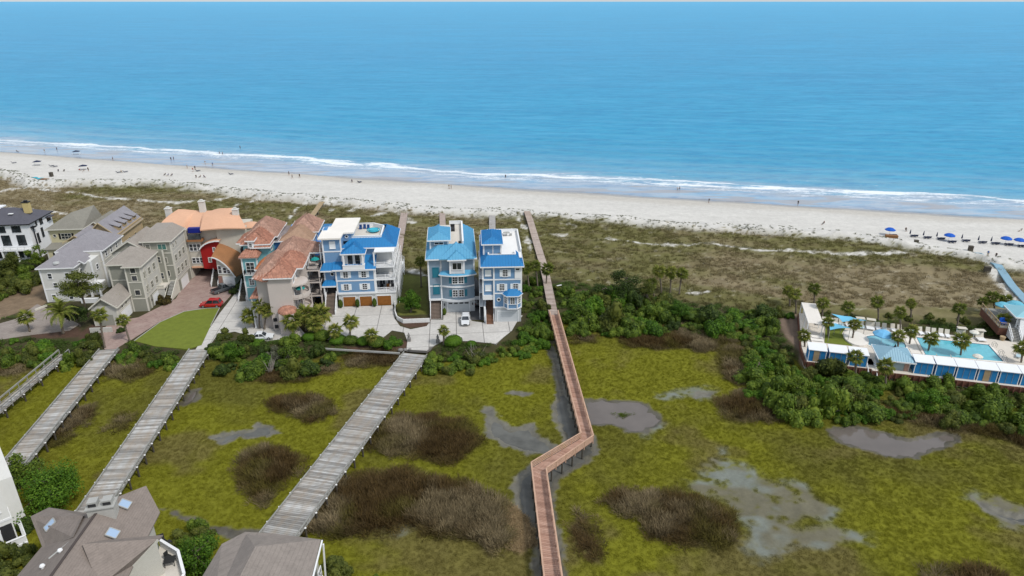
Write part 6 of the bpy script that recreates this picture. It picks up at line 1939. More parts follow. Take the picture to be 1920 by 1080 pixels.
    mb = MB(); mb.bar((ox - 1.55, oy - 5.2, .9), (ox - 1.55, oy - .1, 3.9), .12, .12); mb.bar((ox, oy - 5.2, .5), (ox, oy - .1, 3.4), .16, .9); H.part('stair_rail', mb, m_cream)
    H.door(ox - 5.6, oy - .02, 3.0, 1.0, 2.1, m_blackt)
    # small gabled garage wing
    gx, gy = -3.4, -7.0
    H.wall(gx - 4.9, gx, gy, gy + 8.4, 0, 4.6, m_ggl); H.gable(gx - 4.9, gx, gy, gy + 8.4, 4.6, 1.9, .45, 'y', wm=m_gg)
    H.garage(gy + 1.4, gy + 6.2, gx, 0, 2.4, m_trim, 'r')
    for y in (2.6, 4.6): H.win('r', gy + y, 3.0, .7, 1.2, gx, None, (0, 1))
    H.box('carport_shade', gx - 4.0, gx - 1.0, gy - .03, gy, 0, 2.5, m_gg)
    H.box('yard_wall', gx - 4.6, gx - .2, gy - 3.4, gy - 3.15, 0, 1.1, m_ggl)
    return H


greygreen()


# ---------------------------------------------------------------- white gabled house with slate roof
m_slate = mat('slate_shingle', (0.26, 0.25, 0.27), 0.85, 0.12, 0.6, kind='shingle')
m_wsid = mat('white_siding', (0.66, 0.66, 0.63), 0.8, 0.05, 0.4, kind='siding')


def white_gabled():
    H = House('white_house', -107.3, 144.0, 6, 'long white house with slate grey hip roof behind the pine', wallm=m_wsid, roofm=m_slate)
    H.wall(.3, 7.5, 0, 10.5, 0, 8.4); H.wall(.3, 10.4, 8, 19, 0, 9.4, m_ggl); H.wall(7.4, 9.8, 3.5, 9, 0, 8.4)
    H.band(.3, 7.5, 0, 10, 3.1, .2); H.band(.3, 10.4, 8, 19, 6.6, .2, m=m_cream)
    H.hip(.3, 7.5, 0, 11.5, 8.45, 2.7, .5); H.hip(0.6, 10.4, 8.5, 19, 9.45, 3.0, .5, ridge=((5.5, 12.0, 12.4), (5.5, 16.5, 12.4)))
    H.part('roof_oval_vent', MB().lathe([(.75, 9.15), (.6, 9.5), (.001, 9.65)], 14, 3.9, .75), mat('pale_slate', (0.45, 0.46, 0.46), .8))
    for x, z in ((2.2, 5.8), (5.9, 5.8), (2.9, 3.5), (5.6, .6), (1.9, .6)): H.win('f', x, z, .8, 1.2, 0, None, (0, 1), gl=m_glass)
    for y, z in ((3, 5.6), (6, 5.6), (3, 2.2)): H.win('r', y, z, .9, 1.2, 7.5 if y < 5 else 9.8, None, (0, 1))
    for y in (10.2, 13, 16): H.win('r', y, 7.4, .8, 1.2, 10.4, None, (0, 1)); H.win('r', y, 3.6, .8, 1.2, 10.4, None, (0, 1))
    H.gable(7.2, 8.8, 2.6, 5.6, 8.5, .6, .2, 'y')
    H.box('step_wall', 8.2, 12, -1.5, -.9, 0, 1.1, m_trim); H.column(9.0, 2.4, 0, 3, .35); H.column(11, 2.4, 0, 3, .35); H.box('porch_roof', 7.6, 11.4, 2.1, 5, 3.0, 3.25, m_trim)
    return H


white_gabled()


def far_white():
    H = House('white_house', -131.4, 172.0, 6, 'white modern house with black windows at the left edge', wallm=mat('white_render', (0.80, 0.81, 0.83), .8, .03), roofm=mat('charcoal_shingle', (0.095, 0.095, 0.115), .85, .12, .6, kind='shingle'), trim=m_blackt)
    H.wall(-14, 3.8, 0, 11.5, 0, 10, corners=False); H.hip(-14, 3.8, 0, 11.5, 10.05, 3.0, .5)
    for x in (-6.8, -3.2, .6): H.win('f', x, 7.9, 2.0, 1.5, 0, None, (1, 0))
    for x in (-6.3, -2.6, 1.2): H.win('f', x, 4.3, 1.9, 2.6, 0, None, (1, 0))
    for x in (-5.0, -2.4, -.2, 2.2): H.win('f', x, .8, 1.5, 2.0, 0, None, (1, 0))
    H.box('terrace', -8, 4.1, -1.8, 0, 3.1, 3.35, m_trim); 
    for x in (-7.5, -3.5, .2, 3.8): H.column(x, -1.6, 0, 3.1, .35, m_trim)
    H.rail([(-8, -1.7), (4.0, -1.7)], 3.35, .9, m_trim)
    for y, z, w, h in ((3, 4, .8, 2.4), (5.4, 4.8, .8, 2.4), (3.6, 8.6, .5, 1.0), (6, 8.2, 1.2, 1.4), (8.6, 5.2, 1.2, 1.0), (9.8, 8, 1.6, 1.2), (8.8, 1, 1, 2)): H.win('r', y, z, w, h, 3.8, None, (0, 0))
    mb = MB(); mb.box(4.0, 4.2, 1.2, 1.45, 0, 8.6); mb.box(3.8, 4.7, .6, 2.0, 8.6, 8.9); H.part('downpipe', mb, m_blackt)
    mb = MB(); mb.box(3.8, 5.0, 8.5, 10.8, 9.1, 9.3); H.part('awning', mb, H.rm)
    H.chimney(1.6, 5.5, 11.5, 14.4, 1.5, 1.2, mat('yellow_stucco', (0.55, 0.44, 0.20), .8, .05), m_blackt)
    H.box('skylight', -1.9, -.8, 2.5, 3.2, 12.0, 12.15, m_trim); H.box('roof_deck', -9, -5, 5, 8, 12.9, 13.2, m_trim)
    return H


far_white()


def cream_house():
    x, y = G(87, 430, 11.0)
    H = House('cream_house', x, y, 6, 'cream house with grey hip roof and black shutters', wallm=mat('cream_stucco', (0.55, 0.50, 0.32), .85, .05), roofm=mat('greige_shingle', (0.22, 0.21, 0.18), .9, .1, .6, kind='shingle'), trim=m_cream)
    H.wall(.4, 8.6, 0, 9, 0, 10); H.hip(.4, 8.6, 0, 10, 10.05, 3.2, .6, ridge=((4.5, 4.6, 13.0), (8.0, 10, 13.4)))
    H.win('f', 4.4, 7.3, 2.4, 1.4, 0, m_blackt, (2, 1), sw=.5)
    for x_ in (1.6, 7.4): H.round_win(x_, 0, 8.2, .4)
    H.roof_faces([[(-.8, -2.2, 5.2), (9.8, -2.2, 5.2), (8.6, .05, 6.4), (.4, .05, 6.4)], [(-.8, -2.2, 5.2), (.4, .05, 6.4), (.4, 6, 6.4), (-.8, 6, 5.2)]])
    H.wall(-.2, 9.2, -1.8, .1, 0, 5.15)
    for x_ in (2.2, 6.8): H.win('f', x_, 2.6, 1.2, 1.6, -1.8, m_blackt, (1, 1), sw=.45)
    H.wall(8.0, 14, 2, 12, 0, 9.0, mat('ochre_stucco', (0.42, 0.32, 0.19), .85, .06)); H.gable(8.0, 14, 2, 12, 9.0, 2.2, .5, 'y', wm=MATS['ochre_stucco'])
    return H


cream_house()


def tan_dormers():
    x, y = G(219, 440, 10.6)
    H = House('tan_house', x, y, 6, 'tan stuccoed house with slate roof and a row of dormers', wallm=MATS['ochre_stucco'], roofm=m_slate, trim=mat('tan_trim', (0.50, 0.40, 0.24), .8, .05))
    H.wall(-7.4, 0, 0, 15, 0, 9.6); H.gable(-7.4, 0, 0, 15, 9.6, 3.4, .5, 'y')
    H.round_win(-3.6, 0, 8.6, .42)
    for y_ in (3.2, 6.4, 9.6, 12.6):
        H.box('dormer', -1.6, -.35, y_ - .9, y_ + .9, 9.7, 11.2, H.wm); H.win('r', y_, 10.2, .9, .7, -.35, None, (1, 0))
        H.roof_faces([[(-3.4, y_ - 1.1, 12.3), (0, y_ - 1.1, 11.1), (0, y_ + 1.1, 11.1), (-3.4, y_ + 1.1, 12.3)]], name='dormer_roof')
    H.parapet([(.25, 0), (.25, 15)], 8.8, .9, .3, H.wm)
    H.wall(-9.8, -7.4, -1.5, 6, 0, 8.8); H.gable(-11.8, -6.5, -1.8, 7, 8.8, 1.6, .4, 'y')
    for y_ in (2, 6, 10): H.win('r', y_, 5.5, 1, 1.4, 0, None, (1, 1))
    return H


tan_dormers()


# ---------------------------------------------------------------- orange roofed house
def orange_house():
    H = House('orange_roofed_house', -72.1, 160.2, 6, 'sculptural house with a sweeping orange roof, red arched wall and copper vault', wallm=mat('warm_white_render', (0.55, 0.52, 0.45), .85, .05, .4, grime=.1))
    org = mat('orange_membrane_roof', (0.66, 0.39, 0.255), .75, .07, .25); cop = mat('copper_roof', (0.34, 0.16, 0.07), .5, .18, .4); red = mat('red_wall', (0.36, 0.012, 0.012), .7, .08)
    H.wall(-14, -7.9, 0, 7, 0, 12.4, corners=False); H.wall(-.7, 6.2, 0.1, 8, 0, 12.5, corners=False); H.wall(-7.9, -.7, 1.2, 8, 7.5, 12.4, corners=False)
    H.box('undercroft_shade_panel', -7.9, -.7, 5, 5.3, 0, 7.5, m_dark); H.wall(-7.8, -4.8, 0, 5, 2.9, 9.9, corners=False)  # near-black back sheet paints the shade of the open space below
    H.box('orange_sill', -7.9, -4.5, -.25, .2, 2.6, 3.0, org); H.box('balcony', -7.7, -4.0, -.9, .8, 9.7, 10.2, cop)
    for x in (-7.2, -6.3, -5.4): H.win('f', x, 7.1, .72, 1.7, 0, None, (0, 1)); H.win('f', x + .1, 3.9, .72, 1.3, 0, None, (0, 1))
    mb = MB(); mb.box(-7.4, -4.4, .2, 1.4, 11.6, 12.8); H.part('blue_clerestory', mb, mat('ultramarine', (0.01, 0.02, 0.22), .5))
    mb = MB(); mb.box(-7.3, -4.2, -.85, -.8, 10.2, 11.6); H.part('balcony_glass', mb, m_glass)
    # swept roof
    nu, nv = 22, 7; V = []; F = []
    for i in range(nu + 1):
        u = i / nu; xf = -14.8 + 21.6 * u; xb = -11.8 + 13.6 * u
        for j in range(nv + 1):
            v = j / nv; x = xf + (xb - xf) * v
            yf = -.6 - 1.2 * math.sin(PI * min(1, u * 2)) * (u < .5) - 1.0 * math.sin(PI * (u - .42) / .58) * (u > .42)
            if .31 < u < .48: yf = 1.7
            y = yf + (8.6 - yf) * v
            z = 12.7 + 2.4 * v + .55 * math.sin(PI * v) - .5 * math.sin(2 * PI * u) * (1 - v) + .3 * math.cos(2 * PI * u) * v
            V.append((x, y, z))
    for i in range(nu):
        for j in range(nv): a = i * (nv + 1) + j; F.append((a, a + nv + 1, a + nv + 2, a + 1))
    n = len(V); V2 = V + [(x, y, z - .3) for x, y, z in V]; F2 = F + [tuple(q + n for q in f[::-1]) for f in F]
    rim = [i * (nv + 1) for i in range(nu + 1)] + [nu * (nv + 1) + j for j in range(1, nv + 1)] + [i * (nv + 1) + nv for i in range(nu - 1, -1, -1)] + [j for j in range(nv - 1, 0, -1)]
    for a, b in zip(rim, rim[1:] + rim[:1]): F2.append((a, a + n, b + n, b))
    mb = MB(); mb.add(V2, F2); H.part('roof', mb, org, smooth=False)
    for cx, cy, r, z in ((-2.2, 11, 3.4, 13.2), (6.6, 4, 2.4, 11.9)):
        mb = MB(); mb.lathe([(r * math.cos(t_ * PI / 12), z + r * .35 * math.sin(t_ * PI / 12)) for t_ in range(7)], 18, cx, cy); H.part('back_vault', mb, org, smooth=True)
        H.part('drum_wall', MB().lathe([(r * .9, 0), (r * .9, z)], 18, cx, cy), H.wm)
    wc = mat('white_chimney_stucco', (0.60, 0.59, 0.56), .85, .05)
    for x, y, z in ((-13.4, 6.5, 16.2), (-5.6, 8.0, 17.4), (3.3, 4.6, 16.0)): H.chimney(x, y, 10, z, 1.35, 1.2, wc)
    # red arched block
    arc = [(-5.0, 7.6), (-4.4, 8.3), (-3.6, 8.9), (-2.4, 9.4), (-1.0, 9.65), (.1, 9.6)]
    mb = MB(); P = [(-4.9, 2.5), (-.5, 2.0)] + [(min(x, -.5), z) for x, z in arc[::-1]]
    k = len(P); mb.add([(x, -.5, z) for x, z in P] + [(x, 3, z) for x, z in P], [tuple(range(k)), tuple(range(2 * k - 1, k - 1, -1))] + [(i, k + i, k + (i + 1) % k, (i + 1) % k) for i in range(k)]); H.part('red_wall', mb, red)
    mb = MB()
    for (x0, z0), (x1, z1) in zip(arc[:-1], arc[1:]): mb.bar((x0, .1, z0 + .2), (x1, .1, z1 + .2), 2.6, .16, (0, 0, 1))
    H.part('arch_canopy', mb, org); mb = MB()
    for (x0, z0), (x1, z1) in zip(arc[:-1], arc[1:]): mb.bar((x0, -1.25, z0 + .15), (x1, -1.25, z1 + .15), .12, .3)
    H.part('arch_edge', mb, m_trim); H.win('f', -1.7, 6.9, .5, 1.0, -.5, None, (0, 0), gl=m_blind); H.win('f', -3.1, 4.2, .6, 1.1, -.5, None, (0, 0), gl=m_blind)
    # copper vault wing
    ox, oy = 3.2, -6.4
    arc = [(-3.7, 7.6), (-2.9, 7.35), (-1.9, 6.7), (-.9, 5.7), (0, 4.4), (.7, 3.0), (1.1, 2.3)]
    P = [(-3.0, 0), (.75, 0), (.75, 2.7), (0, 4.1), (-.9, 5.4), (-1.9, 6.4), (-2.9, 7.0)]; k = len(P)
    mb = MB(); mb.add([(ox + x, oy, z) for x, z in P] + [(ox + x, oy + 7.5, z) for x, z in P], [tuple(range(k)), tuple(range(2 * k - 1, k - 1, -1))] + [(i, k + i, k + (i + 1) % k, (i + 1) % k) for i in range(k)]); H.part('vault_wall', mb, H.wm)
    ns = 8; V = []; F = []
    for j in range(ns + 1):
        t_ = j / ns
        for x, z in arc: w = 1 + .75 * t_ * (x + 3.7) / 4.8; V.append((ox - 3.7 + (x + 3.7) * w, oy - .5 + 9 * t_, z + 1.1 * math.sin(PI * .55 * t_) * (z > 2.5) + .1))
    m_ = len(arc)
    for j in range(ns):
        for i in range(m_ - 1): a = j * m_ + i; F.append((a, a + 1, a + m_ + 1, a + m_))
    mb = MB(); mb.add(V + [(x, y, z - .2) for x, y, z in V], F + [tuple(q + len(V) for q in f[::-1]) for f in F]); H.part('vault_roof', mb, cop, smooth=True)
    mb = MB()
    for (x0, z0), (x1, z1) in zip(arc[:-1], arc[1:]): mb.bar((ox + x0, oy - .55, z0), (ox + x1, oy - .55, z1), .14, .26)
    H.part('vault_edge', mb, m_trim)
    for x in (-2.4, -1.3, -.4): H.win('f', ox + x, 3.3, .7, 1.9 if x < -2 else (1.4 if x < -1 else .8), oy, None, (0, 1))
    H.garage(ox - 1.9, ox + .5, oy, 0, 2.2, m_trim); H.box('red_plinth', ox - 3.1, ox - 2.2, oy - .06, oy, 0, 2.6, mat('brick_pink', (.30, .17, .14), .9))
    H.stairs(ox - 4.9, ox - 3.3, oy - .5, oy + 3, 0, 2.6, 12, m_beam_d, True)
    return H


orange_house()

# ---------------------------------------------------------------- terracotta houses
m_terra = mat('terracotta_tile', (0.47, 0.235, 0.165), .85, .38, 1.3)
m_terra2 = mat('faded_pink_tile', (0.46, 0.285, 0.22), .85, .36, 1.3)
RIB_T = (0.55, 0.22, 0.13)
m_iron = mat('black_iron', (0.02, 0.02, 0.025), .5)


def turquoise_house():
    H = House('turquoise_house', -60.1, 146.1, 6, 'turquoise stucco house with terracotta hip roofs and a front balcony', wallm=mat('turquoise_stucco', (0.20, 0.44, 0.48), .85, .06, .4, grime=.1), roofm=m_terra, rib=RIB_T)
    H.wall(-1.2, 2.1, -1.2, 4, 0, 10.8); H.wall(-1.2, 4.4, 1.5, 16, 0, 12.9, corners=False); H.wall(-3.4, -1.2, 7, 12, 0, 11.6, corners=False)
    H.band(-1.2, 2.1, -1.2, 4, 3.3, .2); H.band(-1.2, 2.1, -1.2, 4, 6.6, .2)
    H.roof_faces([[(-1.7, -1.8, 10.85), (2.7, -1.8, 10.85), (1.5, 1.5, 11.9), (-.5, 1.5, 11.9)], [(2.7, -1.8, 10.85), (2.7, 1.6, 10.85), (1.5, 1.5, 11.9)], [(-1.7, -1.8, 10.85), (-.5, 1.5, 11.9), (-1.7, 1.6, 10.85)]])
    H.box('cornice', -1.65, 2.65, -1.75, 1.45, 10.6, 10.84, m_trim)
    H.win('f', .5, 7.0, 1.7, 2.4, -1.2, None, (1, 2)); H.win('f', .3, 4.0, 1.0, 1.5, -1.2, None, (1, 2)); H.win('f', 1.2, .8, .8, 1.6, -1.2, None, (0, 1))
    H.box('balcony', -.8, 1.9, -2.1, -1.2, 6.6, 6.85, m_trim); H.rail([(-.8, -1.25), (-.8, -2.05), (1.9, -2.05), (1.9, -1.25)], 6.85, .9, m_iron)
    H.hip(-1.2, 4.4, 1.5, 9, 12.95, 2.0, .5, ridge=((1.2, 4.2, 14.8), (1.6, 8.5, 14.8)), m=m_terra); H.hip(-1.4, 5.0, 7, 17, 12.95, 3.0, .5, m=m_terra2); H.hip(-3.6, .4, 6.4, 12.5, 11.65, 1.6, .4)
    H.hip(.9, 4.6, 1.0, 4.6, 12.3, 1.5, .35); H.box('dormer', .1, 1.4, .6, 3.2, 12.2, 14.0, m_trim); H.win('f', .75, 12.6, .6, .7, .6, None, (0, 1), arch=True); H.hip(-.1, 1.6, .5, 3.4, 14.05, .7, .15)
    H.box('black_tank', -2.9, -1.5, 4.8, 6.6, 9.6, 10.8, m_iron); H.box('tank_shelf', -3.0, -1.2, 4.6, 6.9, 9.3, 9.6, H.wm)
    for y in (4, 7.5, 11): H.win('r', y, 10.6, .9, 1.2, 4.4, None, (0, 1)); H.win('r', y, 6.4, .9, 1.4, 4.4, None, (0, 1))
    H.stairs(-3.2, -1.5, -1.5, 3, 0, 3, 12, m_beam_d)
    return H


turquoise_house()


def pink_house():
    H = House('stucco_house', -50.4, 129.3, 6, 'tall pale pink stucco house with terracotta tile roofs and curved balconies', wallm=mat('shell_stucco', (0.56, 0.50, 0.46), .88, .05, .35, grime=.12), roofm=m_terra, rib=RIB_T)
    H.wall(.2, 4.9, 0, 9, 0, 11.9, corners=False); H.wall(-2.4, .2, 1.6, 14, 0, 11.5, corners=False); H.wall(-.6, 6.4, 9, 21, 0, 12.2, corners=False); H.wall(-3.4, -2.4, 7, 14, 0, 10.0, corners=False)
    H.box('cornice', .1, 5.0, -.1, .0, 11.7, 11.9, H.wm)
    H.hip(.2, 4.9, 0, 6.5, 11.95, 1.9, .5, ridge=((2.6, 2.8, 14.0), (2.2, 6, 14.3))); H.hip(-2.4, 3.4, 1.6, 14, 11.6, 2.6, .5, m=m_terra2); H.hip(1.0, 6.3, 5, 12.5, 12.1, 2.4, .45); H.hip(-.6, 6.2, 11, 21, 12.25, 2.8, .45, m=m_terra2); H.hip(-3.9, -1.4, 9, 13.5, 10.6, 1.5, .4, m=mat('orange_tile', (.52, .20, .09), .85, .2, 1.6))
    H.roof_faces([[(-.7, -.2, 11.3), (.4, -.2, 11.3), (.4, 3.0, 12.7)], [(-2.9, 1.1, 11.5), (-.7, -.2, 11.3), (.4, 3.0, 12.7)]])
    # side porch with small tile roof left, and domed porch in front
    H.box('side_porch_roof', -3.9, -2.4, 1.5, 5.5, 6.9, 7.1, m_trim); H.roof_faces([[(-4.1, 1.2, 7.1), (-2.4, 1.2, 7.1), (-2.4, 5.6, 7.9), (-3.6, 5.6, 7.9)]])
    for y in (1.6, 5.2): H.column(-3.8, y, 0, 6.9, .25)
    H.wall(2.2, 5.2, -2.4, 0, 0, 4.6, corners=False); mb = MB(); mb.lathe([(1.95 * math.cos(t_ * PI / 12) + .001, 4.65 + 1.1 * math.sin(t_ * PI / 12)) for t_ in range(7)], 20, 3.7, -.75); H.part('domed_porch_roof', mb, m_terra); tag(H.part('dome_rib', (lambda b: [b.tube([(3.7 + 1.97 * math.cos(a) * c, -.75 + 1.97 * math.sin(a) * c, 4.66 + 1.12 * s_) for c, s_ in [(math.cos(q * PI / 8), math.sin(q * PI / 8)) for q in range(4)]], .06, 5) for a in [k * PI / 10 for k in range(20)]] and b)(MB()), m_terra), kind='stuff')
    for x, y, z in ((.8, 0, 2.2), (.9, 0, .6)): mb = MB(); mb.box(x - .35, x + .35, -.25, 0, z, z + .7); H.part('wall_unit', mb, m_dark)
    # stacked curved balconies on the right flank
    for i, z in enumerate((3.4, 6.6, 9.4)):
        cx, cy, r = 4.9, 3.6, 3.3 - .2 * i; n = 9; arc = [(cx + r * math.sin(PI * k / n) * 0.95, cy - r * math.cos(PI * k / n)) for k in range(n + 1)]
        H.part('balcony', MB().prism([(4.8, cy - r)] + arc + [(4.8, cy + r)], z, z + .3), H.wm)
        if i < 2:
            mb = MB()
            for a, b in zip(arc[:-1], arc[1:]): mb.bar((*a, z + .65), (*b, z + .65), .14, .7)
            H.part('balcony_parapet', mb, H.wm)
            for a in arc[2::3]: H.column(a[0] - .1, a[1], z + .3, z + 3.0, .24, H.wm)
        H.win('r', 2.6, z + .4, 1.1, 2.0, 4.9, None, (0, 0)); H.win('r', 5.4, z + .4, 1.1, 2.0, 4.9, None, (0, 0))
    for z in (3.4, 6.6, 9.4):
        H.box('terrace', 6.4, 9.2, 9.5, 19, z, z + .3, H.wm); H.rail([(6.5, 9.6), (9.1, 9.6), (9.1, 18.9)], z + .3, 1.0, m_iron)
        for y in (9.7, 14, 18.8): H.column(9.0, y, z - 3.1, z, .3, H.wm)
        for y in (11, 14.5, 17): H.win('r', y, z + .5, 1.5, 2.1, 6.4, None, (0, 0))
    H.hip(4.9, 9.3, 14, 20, 12.3, 1.2, .3, m=m_terra2)
    return H


pink_house()
for i, (dx, dy, z, lb) in enumerate([(6.2, 2.2, 6.9, 'teal umbrella on the curved balcony of the pink house'), (8.0, 12.0, 9.7, 'teal umbrella on the upper terrace behind the pink house')]):
    a = R(6); X_, Y_ = -50.4 + dx * math.cos(a) - dy * math.sin(a), 129.3 + dx * math.sin(a) + dy * math.cos(a)
    o = empty('umbrella', (X_, Y_, z + 1), 0, lb, 'umbrella', None)
    mt = mat('teal_canvas', (0.01, 0.26, 0.25), .8); MB().tube([(0, 0, 0), (0, 0, 2.2)], .03, 6).build('pole', m_trim, o); MB().lathe([(1.0, 1.6), (.55, 1.95), (.001, 2.2)], 8).build('canopy', mt, o)


def tan_roof_house():
    H = House('blue_walled_house', -54.0, 151.6, 6, 'house with faded tan tile roofs and a bright blue side wall', wallm=mat('azure_stucco', (0.10, 0.27, 0.58), .85, .06, .4), roofm=mat('faded_tan_tile', (0.40, 0.265, 0.185), .88, .2, 1.6), rib=(0.42, .14, .06))
    H.wall(0, 6.8, 0, 13, 0, 12.4, corners=False); H.hip(0, 6.8, 0, 9, 12.45, 2.2, .5); H.hip(1.2, 7.4, 5, 13.5, 12.9, 2.4, .5, m=m_terra2, ridge=((4.0, 8.5, 15.4), (4.6, 12, 15.4)))
    H.wall(-2.4, 0, 2, 10, 0, 11.6, corners=False); H.hip(-2.6, 2.5, 2, 11, 11.7, 1.8, .4, m=mat('grey_tile', (.25, .22, .22), .88, .2, 1.6))
    H.box('tower_wall', 6.8, 8.4, -6, 10, 0, 9.0, H.wm)
    for z in (3, 6.2): H.box('terrace', 8.4, 10, -5, 9, z, z + .25, H.wm); H.rail([(9.9, -5), (9.9, 9)], z + .25, 1.0, m_trim)
    for y in (-3, 1, 5): H.win('r', y, 6.8, 1.2, 1.8, 8.4, None, (0, 1)); H.win('r', y, 3.4, 1.2, 1.8, 8.4, None, (0, 1)); H.win('r', y + 3, 10, 1.0, 1.4, 6.8, None, (0, 1))
    return H


tan_roof_house()


# ---------------------------------------------------------------- foreground roofs
m_brown_sh = mat('brown_shingle', (0.225, 0.19, 0.168), .92, .14, .8, kind='shingle')
m_eggw = mat('eggshell_siding', (0.50, 0.49, 0.44), .85, .05, .4, kind='siding')


def shingle_house():
    H = House('shingled_house', 0, 0, 0, 'brown shingled house with skylights and twin flue chimney at bottom left', z=0, wallm=m_eggw, roofm=m_brown_sh)
    A = (-46.6, 62.4, 12.3); B = (-45.0, 38, 12.3)
    H.roof_faces([[A, B, (-52.4, 38, 8.6), (-52.6, 59.8, 8.8)], [A, (-41.9, 64.6, 9.0), (-38.6, 38, 8.6), B], [A, (-52.6, 59.8, 8.8), (-50.2, 64.2, 8.9)], [A, (-50.2, 64.2, 8.9), (-47.8, 65.2, 9.6)],
                  [A, (-44.6, 67.4, 10.6), (-41.9, 64.6, 9.0)], [A, (-47.8, 65.2, 9.6), (-44.6, 67.4, 10.6)]])
    H.roof_faces([[(-48.2, 60.8, 11.7), (-56.6, 63.6, 9.2), (-52.0, 58.6, 8.9), (-47.2, 57.4, 11.9)], [(-48.2, 60.8, 11.7), (-49.4, 64.0, 9.2), (-55.6, 65.4, 9.0), (-56.6, 63.6, 9.2)]])
    H.roof_faces([[(-45.3, 55.9, 12.3), (-39.1, 58.8, 10.3), G(222, 1088, 8.2) + (8.2,), G(186, 1100, 9.6) + (9.6,)], [(-45.3, 55.9, 12.3), (-44.4, 57.5, 11.3), (-39.6, 60.6, 9.2), (-39.1, 58.8, 10.1)]])
    H.part('ridge_cap', MB().bar(A, B, .3, .07), mat('dark_ridge', (.08, .065, .06), .9))
    H.pwall([(-51.6, 38), (-39.6, 38), (-42.4, 63.6), (-46.6, 64.6), (-51.8, 59.6)], 0, 8.5)
    H.pwall([(-51.4, 59.2), (-49.6, 63.6), (-55.4, 64.9), (-56.0, 63.4)], 0, 8.8); H.pwall([(-45.0, 50.5), (-42.8, 52.4), (-40.0, 58.3), (-44, 58)], 0, 7.9)
    mb = MB(); r_ = G(226, 1088, 8.0); mb.add([(-39.2, 58.6, 10.0), (*r_, 7.95), (*r_, 3), (-39.2, 58.6, 3)], [(0, 3, 2, 1)]); mb.bar((-39.05, 58.75, 10.2), (*r_, 8.1), .1, .3); H.part('gable_wall', mb, H.wm)
    # chimney with two flues
    o = H.part('chimney', MB().box(-1.35, 1.35, -.75, .75, 0, 2.2), mat('grey_chimney', (.44, .43, .40), .85), (-46.2, 61.4, 10.6), (0, 0, R(14)))
    MB().box(-1.5, 1.5, -.9, .9, 2.2, 2.35).build('chimney_cap', m_sidec, o)
    for x in (-.75, .75): MB().box(x - .5, x + .5, -.5, .5, 2.35, 3.0).build('flue', MATS['grey_pile'] if 'grey_pile' in MATS else m_sidec, o); MB().box(x - .4, x + .4, -.56, -.5, 2.45, 2.8).build('flue_grille', m_dark, o)
    # skylights lie on the slopes
    msk = NT('skylight_glass'); msk.set(.08, .9); msk.b.inputs['Base Color'].default_value = (.33, .45, .62, 1)
    def sky_l(x, y, z, n, w, d, yaw=0):
        q = Vector(n).normalized().to_track_quat('Z', 'Y').to_euler()
        o = empty('skylight', (x, y, z), 0); o.rotation_euler = q; o.parent = H.r
        mb = MB()
        for a, b in (((-w / 2, -d / 2), (w / 2, -d / 2)), ((w / 2, -d / 2), (w / 2, d / 2)), ((w / 2, d / 2), (-w / 2, d / 2)), ((-w / 2, d / 2), (-w / 2, -d / 2))): mb.bar((*a, .06), (*b, .06), .09, .14)
        mb.build('skylight_frame', m_sidec, o); MB().box(-w / 2, w / 2, -d / 2, d / 2, .02, .09).build('pane', msk.m, o)
    nR = (Vector(B) - Vector(A)).cross(Vector((-38.6, 38, 8.6)) - Vector(A)); nR = -nR if nR.z < 0 else nR
    def on_r(x, y): nn = nR.normalized(); return A[2] - (nn.x * (x - A[0]) + nn.y * (y - A[1])) / nn.z
    for x, y in (G(236, 953, 10.7), G(210, 997, 11.2)): sky_l(x, y, on_r(x, y) + .02, nR, 1.15, 1.15)
    p0, p1, p2 = Vector((-48.2, 60.8, 11.7)), Vector((-56.6, 63.6, 9.2)), Vector((-52.0, 58.6, 8.9)); nw = (p1 - p0).cross(p2 - p0); nw = -nw if nw.z < 0 else nw; nn = nw.normalized()
    x, y = G(94, 984, 10.2); sky_l(x, y, p0.z - (nn.x * (x - p0.x) + nn.y * (y - p0.y)) / nn.z + .30, nw, .9, 1.3)
    for x, y in ((-47.6, 55.6), (-48.6, 54.0)): H.part('roof_vent', MB().lathe([(.16, 0), (.16, .35), (.28, .4), (.2, .55), (.001, .6)], 10), m_trim, (x, y, 12.3 - (46.2 - abs(x) if False else (abs(x) - 46.0) * .55) - .1))
    H.part('vent_strip', MB().bar((-48.9, 55.4, 10.75), (-47.5, 57.0, 11.5), .22, .1), m_sidec)
    # upper terrace on the right
    H.pwall([(-41.8, 62.8), (-38.6, 61.0), (-36.4, 57.6), (-35.6, 49), (-39.4, 49), (-40.0, 58)], 0, 5.4); H.part('terrace_floor', MB().prism([(-41.8, 62.8), (-38.6, 61.0), (-36.4, 57.6), (-35.6, 49), (-39.4, 49), (-40.0, 58)], 5.4, 5.5), m_deckf)
    H.parapet([(-41.6, 62.8), (-38.6, 61.0), (-36.4, 57.6), (-35.6, 49)], 5.5, .95, .2, m_trim)
    for k, (x, y) in enumerate([(-41.65, 61.0), (-41.3, 58.6)]): H.win(80, (x + .05, y), 6.0, .8, 1.5, 0, None, (0, 1))
    return H


